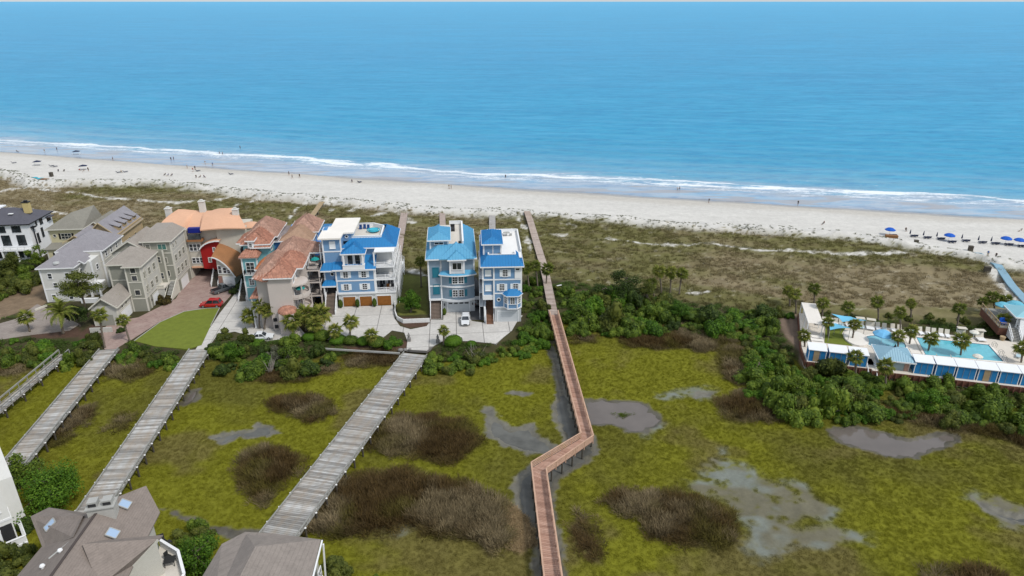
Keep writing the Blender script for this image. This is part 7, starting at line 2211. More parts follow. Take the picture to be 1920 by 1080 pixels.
shingle_house()
m_furn = mat('dark_wicker', (.03, .03, .03), .7)
for k, (x, y, rz, nm, lb) in enumerate([(*G(305, 1016, 5.5), .6, 'patio_chair', 'dark patio chair farthest up on the terrace of the shingled house'), (*G(317, 1021, 5.5), 2.6, 'patio_chair', 'dark patio chair nearer the parapet on the shingled house terrace'), (*G(316, 1048, 5.5), 1.2, 'patio_chair', 'dark patio chair beside the black table on the terrace')]):
    o = empty(nm, (x, y, 5.5), rz, lb, 'chair', None)
    MB().box(-.28, .28, -.28, .28, .38, .46).build('seat', m_furn, o); MB().box(-.28, .28, .24, .30, .46, 1.0).build('backrest', m_furn, o)
    lm = MB().box(-.03, .03, -.03, .03, 0, .38).mesh('leg', m_furn)
    for a in (-.24, .24):
        for b in (-.24, .24): link('leg', lm, o, (a, b, 0))
o = empty('patio_table', (*G(320, 1058, 5.5), 5.5), .3, 'black slatted table on the terrace of the shingled house', 'table')
for k in range(7): link('slat', (MB().box(-.6, .6, -.06, .06, .68, .73).mesh('slat', m_furn)), o, (0, -.5 + k * .165, 0))
for a in (-.5, .5):
    for b in (-.45, .45): MB().box(a - .03, a + .03, b - .03, b + .03, 0, .68).build('leg', m_furn, o)


def corner_roof_house():
    H = House('shingled_house', 0, 0, 0, 'plain taupe shingled hip roof at the bottom left of centre', z=0, wallm=m_eggw, roofm=mat('taupe_brown_shingle', (0.24, 0.21, 0.188), .92, .14, .8, kind='shingle'))
    R1 = (-27.6, 56.9, 11.0)
    H.roof_faces([[(-32.5, 59.4, 9), (-30.5, 61.2, 9.1), (-27.0, 60.6, 9.4), R1, (-28, 46, 11), (-33.4, 46, 8.6)], [R1, (-27.0, 60.6, 9.4), (-21.6, 60.1, 9.0)], [R1, (-21.6, 60.1, 9.0), (-20.6, 46, 8.6), (-28, 46, 11)]])
    H.pwall([(-32.0, 46), (-21.2, 46), (-22.0, 59.4), (-30.3, 60.6), (-31.8, 59.0)], 0, 8.7)
    H.part('downpipe', MB().bar((-21.2, 59.6, 8.8), (-21.4, 58.9, 1), .16, .16, (0, 1, 0)), m_trim); H.part('gutter', MB().bar((-21.45, 60.1, 8.85), (-20.5, 46, 8.45), .16, .16), m_trim)
    H.win('r', 57.4, 5.8, .9, 1.4, -21.3, None, (1, 1)); H.win('r', 54, 5.8, .9, 1.4, -21.3, None, (1, 1))


corner_roof_house()


def left_edge_building():
    H = House('white_building', -64.5, 69.6, 43, 'white stuccoed building with a corner porch at the bottom left edge', z=0, wallm=mat('white_render_2', (0.72, 0.72, 0.70), .85, .05, .4, grime=.08), roofm=m_slate)
    H.wall(-16, 0, 0, 14, 0, 12.4, corners=False); H.hip(-16, 0, 0, 14, 12.4, 3, .4); H.band(-16, 0, 0, 14, 10.6, .3); H.band(-16, 0, 0, 14, 3.6, .3)
    for x in (-1.7, -2.9, -5.4, -6.6): H.win('f', x, 8.4, .85, 1.6, 0, None, (1, 2))
    for x in (-1.3, -4.4, -6.8): H.win('f', x, 5.1, .9, 1.5, 0, None, (1, 2))
    H.box('porch_shade_panel', -1.6, -.15, -.02, .05, .5, 3.0, m_dark); H.box('shed_roof', -4.4, -1.8, -1.2, 0, 4.3, 4.5, m_slate)  # flat black panel on the wall paints the shade of a porch recess
    H.box('porch_floor', -3.4, .8, -1.6, 0, 0, .4, m_trim); H.parapet([(-3.2, -1.4), (.7, -1.4), (.7, 2.4)], .4, .9, .2)
    for x in (-3.1, -1.6, .6): H.column(x, -1.3, .4, 3.4, .28)
    for x in (-2.3, -.6): mb = MB(); mb.box(x - .3, x + .3, -1.1, -.5, .4, .8); mb.box(x - .3, x + .3, -.6, -.5, .8, 1.3); H.part('porch_seat', mb, m_furn)
    H.box('wing', 0, 1.5, 2.5, 12, 0, 8, H.wm)
    return H


left_edge_building()
mb = MB(); x, y = G(675, 1082, 8.0)
H = House('shingled_house', x, y - 4, 0, 'sliver of shingled roof just showing at the bottom edge', z=0, wallm=m_eggw, roofm=m_brown_sh)
H.wall(-2.5, 3.5, -4, 3.2, 0, 7, corners=False); H.hip(-2.5, 3.5, -4, 3.4, 7.0, 1.2, .5)

# ================================================================ POOL CLUB
PZ = 2.2
PO = (55.8, 113.7); PA = R(-14.4); pc, ps = math.cos(PA), math.sin(PA)


def PL(x, y): return (PO[0] + x * pc - y * ps, PO[1] + x * ps + y * pc)


m_pdeck = mat('cream_pool_deck', (0.64, 0.59, 0.52), .9, .06, .4, bump=.1)
m_pedge = mat('redbrown_skirt', (0.17, 0.075, 0.05), .9, .2, 1)
deckp = [PL(0, .1), PL(11.2, .1), PL(11.3, -.6), PL(20, -.6), PL(46, -.4), PL(46, 19), PL(5, 20), PL(4.6, 22.9), PL(1.3, 22.9), PL(-.2, 6)]
mb = MB(); mb.prism(deckp, .1, PZ); tag(mb.build('pool_deck', [m_pdeck]), 'cream deck around the resort swimming pools', kind='structure')
mb = MB()
for k in range(46): x, y = PL(.2 + k, -.15 if k < 11 else -.85); mb.box(x - .1, x + .1, y - .1, y + .1, -.1, PZ - .05)
for a, b in ((PL(-.1, -.05), PL(11.2, -.05)), (PL(-.3, -.05), PL(-.4, 6)), (PL(-.4, 6), PL(1.15, 22.9)), (PL(11.2, -.75), PL(46, -.5))): mb.bar((*a, 1.65), (*b, 1.65), .12, 1.1)
tag(mb.build('deck_skirt', m_pedge), 'red-brown timber skirt under the marsh side of the pool deck', kind='structure')


def pool(pts, label, col, z=PZ):
    mb = MB(); n = len(pts)
    A = sum(pts[i - 1][0] * pts[i][1] - pts[i][0] * pts[i - 1][1] for i in range(n))
    if A < 0: pts = pts[::-1]
    t = NT('pool_water'); t.set(.04, .5); P = t.pos(); nn = t.noise(P, 1.2, 3, .6); t.l(t.mix(t.mapr(nn, .3, .7), col, tuple(q * .82 for q in col)), t.b.inputs['Base Color']); t.bump(nn, .15, .05)
    mb.poly([(x, y, z + .015) for x, y in pts]); o = tag(mb.build('pool_water', t.m), label, kind='structure')
    mb = MB()
    for i in range(n): mb.bar((*pts[i - 1], z + .05), (*pts[i], z + .05), .42, .09)
    mb.build('coping', m_roofw, o)
    mb = MB()
    for i in range(n): a, b = Vector((*pts[i - 1], 0)), Vector((*pts[i], 0)); q = Vector((-(b - a).y, (b - a).x, 0)).normalized() * .28; mb.bar(a + q + Vector((0, 0, z + .03)), b + q + Vector((0, 0, z + .03)), .12, .05)
    mb.build('waterline_tile', mat('navy_tile', (.02, .08, .16), .4), o)
    return o


pool([PL(22.6, 16.5), PL(22.2, 8.2), PL(36.2, 8.9), PL(36.0, 16.4)], 'large turquoise swimming pool', (0.13, 0.50, 0.60))
pool([PL(16.0 + 4.1 * math.cos(2 * PI * k / 24), 12.0 + 3.4 * math.sin(2 * PI * k / 24)) for k in range(24)], 'round shallow pool beside the pavilion', (0.22, 0.55, 0.66))
mb = MB(); mb.prism([PL(4.4, 9.0), PL(9.6, 9.0), PL(8.6, 12), PL(8.6, 14.5), PL(10, 18), PL(6, 18)], PZ + .01, PZ + .05); tag(mb.build('turf_patch', m_lawn), 'artificial green turf between shade sail and cabanas', kind='structure')
mb = MB(); mb.prism([PL(10.8 + 2.3 * math.cos(2 * PI * k / 16), 12.3 + 3.4 * math.sin(2 * PI * k / 16)) for k in range(16)], PZ, PZ + .35); tag(mb.build('white_plinth', m_roofw), 'rounded white raised surround left of the round pool', kind='structure')
# sloping entry slab at the pool end
mb = MB(); mb.prism([PL(21.7, 8.6), PL(22.1, 16.2), PL(20.6, 16.2), PL(20.0, 8.6)], PZ + .02, PZ + .06); tag(mb.build('entry_slab', m_roofw), 'pale sloping slab at the left end of the big pool', kind='structure')

m_cab = mat('cabana_blue', (0.02, 0.20, 0.46), .75, .10, .8)
m_cabr = mat('cabana_white_roof', (0.76, 0.78, 0.80), .7, .04)
ORD = ['first', 'second', 'third', 'fourth', 'fifth', 'sixth', 'seventh', 'eighth', 'ninth', 'tenth', 'eleventh', 'twelfth', 'thirteenth', 'fourteenth', 'fifteenth', 'sixteenth', 'seventeenth', 'eighteenth', 'nineteenth', 'twentieth']


def cabana(x, label, curtain):
    o = empty('cabana', (*PL(x, .35 if x < 11 else .1), PZ), PA, label, 'cabana', 'blue cabanas along the pool deck edge')
    w, d, h = 3.1, 2.3, 2.35
    for a in (.06, w - .06):
        for b in (.06, d - .06): MB().box(a - .06, a + .06, b - .06, b + .06, 0, h).build('post', m_trim, o)
    MB().box(.12, w - .12, .03, .08, .05, h - .05).build('back_panel', m_cab, o)
    for a in (.03, w - .08): MB().box(a, a + .05, .12, d - .12, .05, h - .05).build('side_panel', m_cab, o)
    MB().add([(-.1, -.12, h), (w + .1, -.12, h), (w + .1, d + .15, h + .35), (-.1, d + .15, h + .35), (-.1, -.12, h + .12), (w + .1, -.12, h + .12), (w + .1, d + .15, h + .47), (-.1, d + .15, h + .47)], [(0, 3, 2, 1), (4, 5, 6, 7), (0, 1, 5, 4), (1, 2, 6, 5), (2, 3, 7, 6), (3, 0, 4, 7)]).build('roof', m_cabr, o)
    for a in (1.05, 2.05): MB().box(a, a + .05, -.01, .03, .05, h - .1).build('seam', m_beam_g, o)
    if curtain: MB().box(.9, 1.9, -.03, .02, .1, h - .1).build('curtain', m_wk_tan, o)
    MB().box(.5, w - .5, .5, 1.4, 0, .45).build('bench', m_trim, o)
    return o


for i, x in enumerate((.1, 3.7, 7.3)): cabana(x, ORD[i] + ' blue cabana of the three left of the pavilion', i == 0)
for i, x in enumerate((18.2, 21.7, 25.1, 28.5, 31.9, 35.3, 38.7)): cabana(x, ORD[i] + ' blue cabana in the row right of the pavilion', i == 3)

# pavilion
o = House('pavilion', *PL(12.2, .3), -14.4, 'pavilion with pale blue ribbed hip roof by the round pool', z=PZ, cat='pavilion', wallm=mat('grey_teal_wall', (.30, .38, .40), .85), roofm=mat('pale_blue_ribbed', (.30, .48, .58), .5, .05), rib=(.42, .05, .06))
o.wall(.6, 5.2, .4, 4.6, -1.5, 2.0); o.box('pink_panel', 4.5, 5.3, .32, .4, -1.3, 1.9, mat('dusty_pink', (.42, .27, .22), .85)); o.hip(.4, 5.6, .2, 5.4, 2.1, 1.5, .5); o.part('finial', MB().lathe([(.22, 3.6), (.12, 3.9), (.001, 4.2)], 8, 3.0, 2.8), m_blackt); o.door(1.8, .38, -1.4, 1.0, 2.0, m_trim)
o.stairs(-1.6, -.2, -2.0, 1.6, -1.6, 0, 9, m_pedge); o.box('ramp', -1.8, -.1, 1.6, 4, -.2, 0, mat('pink_boards', (.5, .3, .25), .9))

# white trellis at the left end
o = empty('trellis', (*PL(1.4, 12.2), PZ), PA, 'white slatted trellis roof over the left end of the pool deck', 'trellis')
sl = MB().box(0, 2.9, -.13, .13, 0, .05).mesh('slat', m_roofw)
for k in range(34): link('slat', sl, o, (0, .15 + k * .31, 2.6))
for a in (.05, 2.8): MB().box(a - .08, a + .08, 0, 10.6, 2.4, 2.6).build('beam', m_trim, o)
for a in (.05, 2.8):
    for b in (.1, 3.6, 7, 10.4): MB().box(a - .08, a + .08, b - .08, b + .08, 0, 2.4).build('post', m_trim, o)
# steps below the trellis
o = empty('steps', (*PL(1.9, 3.4), PZ), PA, 'white deck steps with dark treads left of the turf', 'steps'); 
sl = MB().box(0, 2.4, 0, 1.2, 0, .12).mesh('step', m_roofw); sd = MB().box(.3, 2.1, -.12, 0, .005, .08).mesh('tread_edge', m_iron)
for k in range(6): link('step', sl, o, (0, k * 1.35, .05 + .05 * k)); link('tread_edge', sd, o, (0, k * 1.35, .05 + .05 * k))

# shade sails and umbrellas
m_sail = mat('sky_blue_sail', (.16, .50, .72), .8, .06)
m_umb = mat('beach_umbrella_blue', (.008, .10, .50), .75, .08)


def sail(label, x, y, pts, posts):
    o = empty('shade_sail', (*PL(x, y), PZ), PA, label, 'shade sail', 'blue shade sails over the turf')
    n = 8; V = []; F = []; a, b, c, d = [Vector(p) for p in pts]
    for i in range(n + 1):
        for j in range(n + 1):
            u, v = i / n, j / n; p = (a * (1 - u) + b * u) * (1 - v) + (d * (1 - u) + c * u) * v; pin = Vector((0, 0, -.25 * math.sin(PI * u) * math.sin(PI * v)))
            ctr = (a + b + c + d) / 4; e = 1 - .18 * (math.sin(PI * u) * (abs(v - .5) * 2) ** 4 + math.sin(PI * v) * (abs(u - .5) * 2) ** 4); V.append(ctr + (p - ctr) * e + pin)
    for i in range(n):
        for j in range(n): q = i * (n + 1) + j; F.append((q, q + n + 1, q + n + 2, q + 1))
    m2 = len(V); mb = MB(); mb.add(V + [v - Vector((0, 0, .04)) for v in V], F + [tuple(k + m2 for k in f[::-1]) for f in F]); mb.build('sail', m_sail, o, smooth=True)
    for p in posts: MB().tube([(p[0], p[1], 0), p], .05, 6).build('post', m_beam_g, o)


sail('larger blue shade sail nearest the loungers', 6.5, 14.6, [(0, 2.6, 3.0), (3.8, 3.0, 2.6), (6.2, .4, 3.2), (1.6, -.6, 2.8)], [(0, 2.6, 3.0), (3.8, 3.0, 2.6), (6.2, .4, 3.2), (1.6, -.6, 2.8)])
sail('smaller blue shade sail nearest the cabanas', 4.8, 10.2, [(0, 2.6, 2.9), (2.0, 3.2, 2.6), (4.2, .6, 3.1), (.3, -.6, 2.7)], [(0, 2.6, 2.9), (2.0, 3.2, 2.6), (4.2, .6, 3.1), (.3, -.6, 2.7)])


def umbrella(name, loc, r, h, m, label, group=None, cat='umbrella', tilt=0.0):
    o = empty(name, loc, random.uniform(0, 1), label, cat, group); o.rotation_euler[0] = tilt
    MB().tube([(0, 0, 0), (0, 0, h)], .035, 6).build('pole', m_trim, o)
    mb = MB(); mb.lathe([(r, h - .45 * r), (r * .98, h - .40 * r), (r * .55, h - .12 * r), (.001, h)], 8); mb.lathe([(r, h - .45 * r - .12), (r, h - .45 * r)], 8); mb.build('canopy', m, o)
    return o


umbrella('umbrella', (*PL(15.3, 11.6), PZ), 1.9, 2.9, mat('periwinkle_canvas', (.17, .47, .76), .8), 'broad light blue umbrella over the round pool')

# loungers along the far side of the deck
m_sling = mat('cream_sling', (.60, .56, .48), .85, .06); m_slingb = mat('pale_blue_towel', (.45, .58, .64), .85, .06)


def lounger(x, y, rz, label, group, wide=1.0, blue=False, canopy=False):
    o = empty('sun_lounger', (*PL(x, y), PZ), PA + rz, label, 'sun lounger', group); w = .36 * wide
    MB().box(-w, w, -1.1, .35, .30, .42).build('seat', m_slingb if blue else m_trim, o)
    MB().add([(-w, .35, .36), (w, .35, .36), (w, .85, 1.25), (-w, .85, 1.25), (-w, .42, .30), (w, .42, .30), (w, .92, 1.22), (-w, .92, 1.22)], [(0, 1, 2, 3), (7, 6, 5, 4), (0, 3, 7, 4), (1, 5, 6, 2), (3, 2, 6, 7), (0, 4, 5, 1)]).build('backrest', m_sling, o)
    for a in (-w + .05, w - .05):
        for b in (-1.0, .25): MB().box(a - .04, a + .04, b - .04, b + .04, 0, .30).build('leg', m_trim, o)
    if canopy:
        MB().box(-w - .1, w + .1, .2, 1.3, 1.75, 1.85).build('canopy', m_sling, o)
        for a in (-w - .05, w + .05): MB().bar((a, .9, 0), (a, .9, 1.75), .06, .06, (0, 1, 0)).build('canopy_post', m_trim, o)


lx = [(1533, 612), (1546, 613), (1559, 614), (1568, 615), (1578, 617), (1591, 619), (1602, 620), (1614, 621), (1633, 623), (1648, 625), (1660, 626), (1677, 628), (1690, 630), (1713, 632), (1729, 634), (1744, 636), (1755, 637), (1768, 638), (1780, 640), (1808, 643), (1843, 647)]
for i, (px, py) in enumerate(lx):
    X_, Y_ = G(px, py - 3, PZ); dx, dy = X_ - PO[0], Y_ - PO[1]; u, v = dx * pc + dy * ps, -dx * ps + dy * pc
    cn = i in (7, 8, 19, 20); v = 18.3 + (.2 if i % 2 else 0)
    lounger(u, v, random.uniform(-.12, .12), ('canopied double lounger number %d' % i if False else ('wide canopied lounger' if cn else 'cream lounger') + ', ' + (ORD[i] if i < 20 else 'last') + ' from the left along the dune side of the pool'), 'loungers along the dune side of the pool', 2.1 if cn else 1.15, i % 3 == 1, cn)
for i, (u, v, r) in enumerate([(24.5, 6.6, 1.57), (27, 6.8, 1.5), (39.5, 12.2, -.4), (41, 15, .1)]): lounger(u, v, r, ['lounger left on the near side of the big pool', 'second lounger on the near side of the big pool', 'lounger on the open deck right of the pool', 'lounger near the beach bar steps'][i], None, 1, True)
umbrella('side_umbrella', (*PL(30.6, 7.0), PZ), .9, 2.0, mat('cream_canvas', (.72, .70, .62), .8), 'small cream umbrella on the near side of the big pool')
umbrella('side_umbrella', (*PL(33.6, 18.2), PZ), .9, 2.0, MATS['cream_canvas'], 'small cream umbrella between the two right canopied loungers')
for i, (u, v) in enumerate([(36.9, 15.6), (36.9, 12.2), (36.6, 9.6)]):
    o = empty('pool_ladder', (*PL(u, v), PZ), PA, ['farthest', 'middle', 'nearest'][i] + ' handrail on the right side of the big pool', 'ladder', None)
    for b in (-.3, .3): MB().tube([(-.7, b, -.3), (-.7, b, .8), (-.3, b, 1.0), (0, b, .8), (0, b, 0)], .035, 6).build('handrail', m_beam_g, o)
# beach bar at the right
B = House('beach_bar', *PL(40.2, 17.8), -14.4, 'beach bar with pale blue canvas roofs on a raised timber deck', z=PZ, cat='beach bar', wallm=m_pedge, roofm=mat('pale_aqua_canvas', (.27, .52, .60), .7, .05))
B.box('bar_deck', -1, 8, 4, 14, 0, 1.6, m_pedge); B.box('bar_floor', -1, 8, 4, 14, 1.6, 1.7, m_beam_g); B.stairs(.6, 2.3, 1.0, 4.0, 0, 1.7, 9, m_beam_g); B.rail([(-1, 14), (-1, 4.05), (.5, 4.05)], 1.7, 1.0, m_wk_tan, .4)
B.hip(2.0, 8, 4.6, 10, 4.2, 1.4, .6); B.box('counter', 3, 8, 6, 7, 1.7, 2.8, m_trim)
for x, y in ((2.2, 4.8), (2.2, 9.8), (7.5, 4.8)): B.column(x, y, 1.7, 4.1, .22)
B.part('white_fabric_drape', MB().add([(2.3, 4.2, 4.1), (3.6, 4.2, 4.1), (3.1, 2.6, 0), (2.3, 2.6, 0), (2.3, 4.25, 4.1), (3.6, 4.25, 4.1), (3.1, 2.65, 0), (2.3, 2.65, 0)], [(0, 1, 2, 3), (7, 6, 5, 4)]), m_trim)
for i, (u, v, r) in enumerate([(1.6, 11, 1.5), (4.5, 12.4, 1.7)]): umbrella('umbrella', (*PL(40.2 + u, 17.8 + v), PZ + 1.7), r, 2.8, mat('aqua_canvas', (.14, .45, .58), .8), ['left', 'right'][i] + ' aqua umbrella behind the beach bar roof')
o = empty('bar_stool', (*PL(40.4, 23.6), PZ + 1.7), 0, 'bright blue armchair on the beach bar deck', 'chair'); MB().box(-.5, .5, -.5, .5, .2, .6).build('seat', m_umb, o); MB().box(-.5, .5, .4, .55, .6, 1.2).build('backrest', m_umb, o)
o = empty('planter', (*PL(39.2, 19.2), PZ), 0, 'round brown planter at the foot of the beach bar steps', 'planter'); MB().lathe([(.35, 0), (.55, .8), (.5, .85), (.001, .7)], 12).build('pot', m_wk_tan, o)

# ================================================================ BEACH
mb = MB(); mt_ = mat('blue_beach_mat', (.22, .37, .47), .8, .08, .5); P0 = [G(*q, 1.6) for q in [(1833, 473), (1868, 505), (1896, 535), (1925, 566), (1960, 600)]]
for (ax, ay), (bx, by) in zip(P0[:-1], P0[1:]): mb.bar((ax, ay, max(hgt(ax, ay), 1.0) + .35), (bx, by, max(hgt(bx, by), 1) + .35), 1.9, .3)
tag(mb.build('beach_mat', mt_), 'long pale blue access mat running down to the beach', 'mat')


def bz(px, py):
    x, y = G(px, py, .8); z = hgt(x, y); x, y = G(px, py, z); return x, y, hgt(x, y)


m_loung = mat('navy_lounger', (.02, .03, .07), .8)
for i, (px, py) in enumerate([(1667, 441), (1778, 452), (1884, 458), (1909, 461)]):
    umbrella('beach_umbrella', bz(px, py), 1.5, 2.4, m_umb, ['leftmost open blue beach umbrella', 'open blue beach umbrella in the middle of the row', 'open blue beach umbrella second from the right edge', 'open blue beach umbrella nearest the right edge'][i], 'open blue beach umbrellas')


def beach_bed(x, y, z, rz, label, group='dark beach loungers'):
    o = empty('beach_lounger', (x, y, z), rz, label, 'beach lounger', group)
    MB().box(-.35, .35, -1.0, .4, .28, .38).build('seat', m_loung, o); MB().add([(-.35, .4, .33), (.35, .4, .33), (.35, .95, .95), (-.35, .95, .95), (-.35, .45, .28), (.35, .45, .28), (.35, 1.0, .92), (-.35, 1.0, .92)], [(0, 1, 2, 3), (7, 6, 5, 4), (0, 3, 7, 4), (1, 5, 6, 2), (3, 2, 6, 7), (0, 4, 5, 1)]).build('backrest', m_loung, o)
    for a in (-.3, .3):
        for b in (-.9, .3): MB().box(a - .03, a + .03, b - .03, b + .03, 0, .28).build('leg', m_loung, o)


for i, (px, py) in enumerate([(1708, 444), (1733, 447), (1758, 449), (1805, 453), (1836, 456), (1860, 458), (1668, 443), (1779, 455), (1885, 460), (1910, 463)]):
    x, y, z = bz(px, py)
    for k in range(2): beach_bed(x + k * 1.05 + .4, y, z, 2.9, '%s lounger of the %s pair along the beach umbrella row' % (['left', 'right'][k], ORD[i] if i < 6 else ['leftmost shaded', 'middle shaded', 'second last shaded', 'last shaded'][i - 6]))
    if i < 6:
        o = empty('folded_umbrella', (x - .3, y + .3, z), 0, 'furled dark umbrella beside the %s lounger pair' % ORD[i], 'umbrella', 'furled umbrellas on the beach')
        MB().tube([(0, 0, 0), (0, 0, 2.5)], .03, 6).build('pole', m_trim, o); MB().lathe([(.22, .9), (.16, 1.6), (.001, 2.45)], 8).build('canopy', m_loung, o)
m_box = mat('timber_box', (.24, .12, .05), .85)
for i, (nm, px, py, w, d, h, m, lb, ct) in enumerate([('beach_box', 1669, 455, 3.2, 1.1, 1.1, m_box, 'low brown timber box at the dune edge below the first blue umbrella', 'box'), ('beach_bin', 1716, 462, 1.0, .9, 1.3, m_beam_d, 'dark bin at the dune edge near the loungers', 'bin'), ('beach_bin', 1819, 470, 1.1, .9, 1.3, m_beam_d, 'dark bin near the top of the blue mat', 'bin'), ('beach_bin', 1852, 503, 1.4, .8, 1.2, m_beam_d, 'pair-wide dark bin beside the blue mat', 'bin'), ('beach_box', 85, 343, 3.4, 1.3, 1.3, m_box, 'brown timber box on the sand at far left', 'box'), ('beach_bin', 97, 331, 1.1, 1, 1.6, m_beam_d, 'dark bin on the far left sand', 'bin')]):
    x, y, z = bz(px, py); o = empty(nm, (x, y, z), R(-14), lb, ct); MB().box(-w / 2, w / 2, -d / 2, d / 2, 0, h).build('body', m, o); MB().box(-w / 2 - .06, w / 2 + .06, -d / 2 - .06, d / 2 + .06, h, h + .1).build('lid', m, o)
for i, (px, py, rz) in enumerate([(62, 336, .3), (68, 338, .2), (72, 336, .5)]):
    x, y, z = bz(px, py); mb = MB(); mb.tube([(-1.9, 0, .3), (-1.3, 0, .22), (0, 0, .2), (1.3, 0, .22), (1.9, 0, .3)], [.04, .26, .34, .26, .04], 8); o = mb.build('kayak', m_teal_f, None, (x, y, z), (0, 0, rz)); tag(o, ['left', 'middle', 'right'][i] + ' turquoise kayak lying at the dune edge', 'kayak', 'kayaks at the dune edge')


# ================================================================ PEOPLE
def person_mesh(pose, cols, seed):
    """one continuous skinned body, baked to a light mesh; colours by body region"""
    if pose == 'sit': J = dict(pel=(0, 0, .42), ch=(0, .12, .78), nk=(0, .14, .98), hd=(0, .12, 1.14), kn=(.12, -.42, .50), ft=(.13, -.62, .06), el=(.27, 0, .66), ha=(.22, -.28, .58))
    else: J = dict(pel=(0, 0, .95), ch=(0, 0, 1.32), nk=(0, 0, 1.50), hd=(0, 0, 1.64), kn=(.11, -.05, .50), ft=(.12, 0, .05), el=(.27, .02, 1.12), ha=(.30, -.10, .86))
    st = .22 if pose == 'walk' else 0
    V = [J['pel'], J['ch'], J['nk'], J['hd']]; E = [(0, 1), (1, 2), (2, 3)]; Rr = [.15, .17, .06, .105]
    for s in (-1, 1):
        b = len(V); dy = st * s
        V += [(s * .10, J['pel'][1], J['pel'][2] - .05), (s * J['kn'][0], J['kn'][1] + dy * .5, J['kn'][2]), (s * J['ft'][0], J['ft'][1] + dy, J['ft'][2]), (s * J['ft'][0], J['ft'][1] + dy - .17, .04)]
        E += [(0, b), (b, b + 1), (b + 1, b + 2), (b + 2, b + 3)]; Rr += [.10, .07, .045, .04]
        c = len(V); V += [(s * .19, J['ch'][1], J['ch'][2] + .06), (s * J['el'][0], J['el'][1] - dy * .5, J['el'][2]), (s * J['ha'][0], J['ha'][1] - dy, J['ha'][2])]
        E += [(1, c), (c, c + 1), (c + 1, c + 2)]; Rr += [.07, .045, .04]
    me = bpy.data.meshes.new('p'); me.from_pydata(V, E, []); ob = bpy.data.objects.new('p', me); COL.objects.link(ob)
    md = ob.modifiers.new('s', 'SKIN'); sv = me.skin_vertices[0].data
    for i, r in enumerate(Rr): sv[i].radius = (r, r * (.75 if i < 2 else 1))
    sv[0].use_root = True; ob.modifiers.new('u', 'SUBSURF').levels = 1
    dg = bpy.context.evaluated_depsgraph_get(); m2 = bpy.data.meshes.new_from_object(ob.evaluated_get(dg)); bpy.data.objects.remove(ob)
    m2.materials.clear()
    for c in cols: m2.materials.append(c)
    zc = J['pel'][2]; zt = J['nk'][2]
    for p in m2.polygons:
        c = p.center; p.use_smooth = True
        p.material_index = 3 if c.z > J['hd'][2] + .03 else (0 if c.z > zt - .02 or abs(c.x) > .21 or c.z < zc * .55 else (1 if c.z > zc + .05 else 2))
    return m2


m_skin = mat('skin', (.36, .20, .13), .7); m_hair = mat('dark_hair', (.03, .02, .015), .8)
CL = [mat('cloth_%s' % n, c, .85) for n, c in (('navy', (.02, .03, .09)), ('white', (.6, .6, .6)), ('red', (.35, .03, .03)), ('black', (.02, .02, .02)), ('blue', (.05, .16, .4)), ('khaki', (.3, .24, .14)))]
CN = ['navy', 'white', 'red', 'black', 'blue', 'khaki']
PM = {(p, i): person_mesh(p, [m_skin, CL[i], CL[(i * 2 + 3) % 6], m_hair], i) for p in ('stand', 'walk', 'sit') for i in range(6)}
PEOPLE = [(107, 282, 'stand', 0, 'standing alone in the shallow wash at far left'), (84, 286, 'walk', 5, 'walking on wet sand left of the lone wader'), (212, 300, 'walk', 3, 'walking on the wet sand edge'), (321, 301, 'stand', 3, 'left of a pair standing on wet sand'), (326, 300, 'stand', 0, 'right of a pair standing on wet sand'),
          (412, 291, 'walk', 3, 'wading, left of the pair in the surf'), (418, 292, 'walk', 0, 'wading, right of the pair in the surf'), (451, 282, 'stand', 3, 'farthest out in the waves'), (385, 308, 'walk', 5, 'walking at the water edge above the chairs'), (399, 311, 'stand', 4, 'standing at the water edge right of the walker'), (351, 315, 'stand', 1, 'standing on the open sand'), (366, 318, 'stand', 3, 'standing above the right chair group'), (362, 322, 'walk', 2, 'walking just above the right chair group'),
          (542, 328, 'walk', 3, 'uppermost of three strolling apart'), (548, 334, 'walk', 0, 'lower left of three strolling apart'), (562, 333, 'walk', 3, 'right one of three strolling apart'), (842, 354, 'stand', 5, 'left of a couple on the dry sand'), (846, 354, 'stand', 3, 'right of a couple on the dry sand'), (948, 335, 'stand', 3, 'wading alone near the centre of the shore'), (1270, 358, 'walk', 1, 'left of two walking the waterline'), (1274, 357, 'walk', 0, 'right of two walking the waterline'), (1329, 380, 'walk', 3, 'walking alone on damp sand'), (1496, 384, 'walk', 3, 'in dark clothes at the edge of the wash'),
          (1851, 481, 'walk', 4, 'stepping on the top of the blue mat'), (1866, 485, 'stand', 3, 'standing right of the blue mat'), (32, 285, 'sit', 3, 'sitting near the water at far left'), (110, 322, 'sit', 0, 'sitting left of the central left group'), (121, 322, 'sit', 3, 'sitting right of the central left group'), (150, 321, 'sit', 2, 'seated left under the dark canopy'), (158, 322, 'sit', 5, 'seated in the middle under the dark canopy'), (166, 321, 'stand', 3, 'standing at the right of the dark canopy'),
          (310, 329, 'sit', 3, 'first of a seated row on the dry sand'), (316, 330, 'sit', 4, 'second of a seated row on the dry sand'), (323, 330, 'sit', 0, 'third of a seated row on the dry sand'), (368, 333, 'sit', 3, 'seated left in the row by the dunes'), (376, 333, 'sit', 3, 'seated mid in the row by the dunes'), (383, 333, 'sit', 0, 'seated right in the row by the dunes'), (660, 341, 'sit', 0, 'sitting near the lone dark bag'), (228, 324, 'sit', 5, 'sitting low on the pale sand'), (1544, 421, 'sit', 3, 'sitting alone below the surf on the right'), (1698, 433, 'sit', 3, 'crouching above the umbrella row'), (1914, 434, 'sit', 1, 'sitting at the right edge of the beach')]
for px, py, pose, k, lb in PEOPLE:
    x, y, z = bz(px, py)
    z = max(z, SEA_Z - .3)
    o = link('person', PM[(pose, k)], None, (x, y, z), (0, 0, random.uniform(0, 6.28)), 1.06); tag(o, 'person in %s top %s' % (CN[k], lb), 'person')
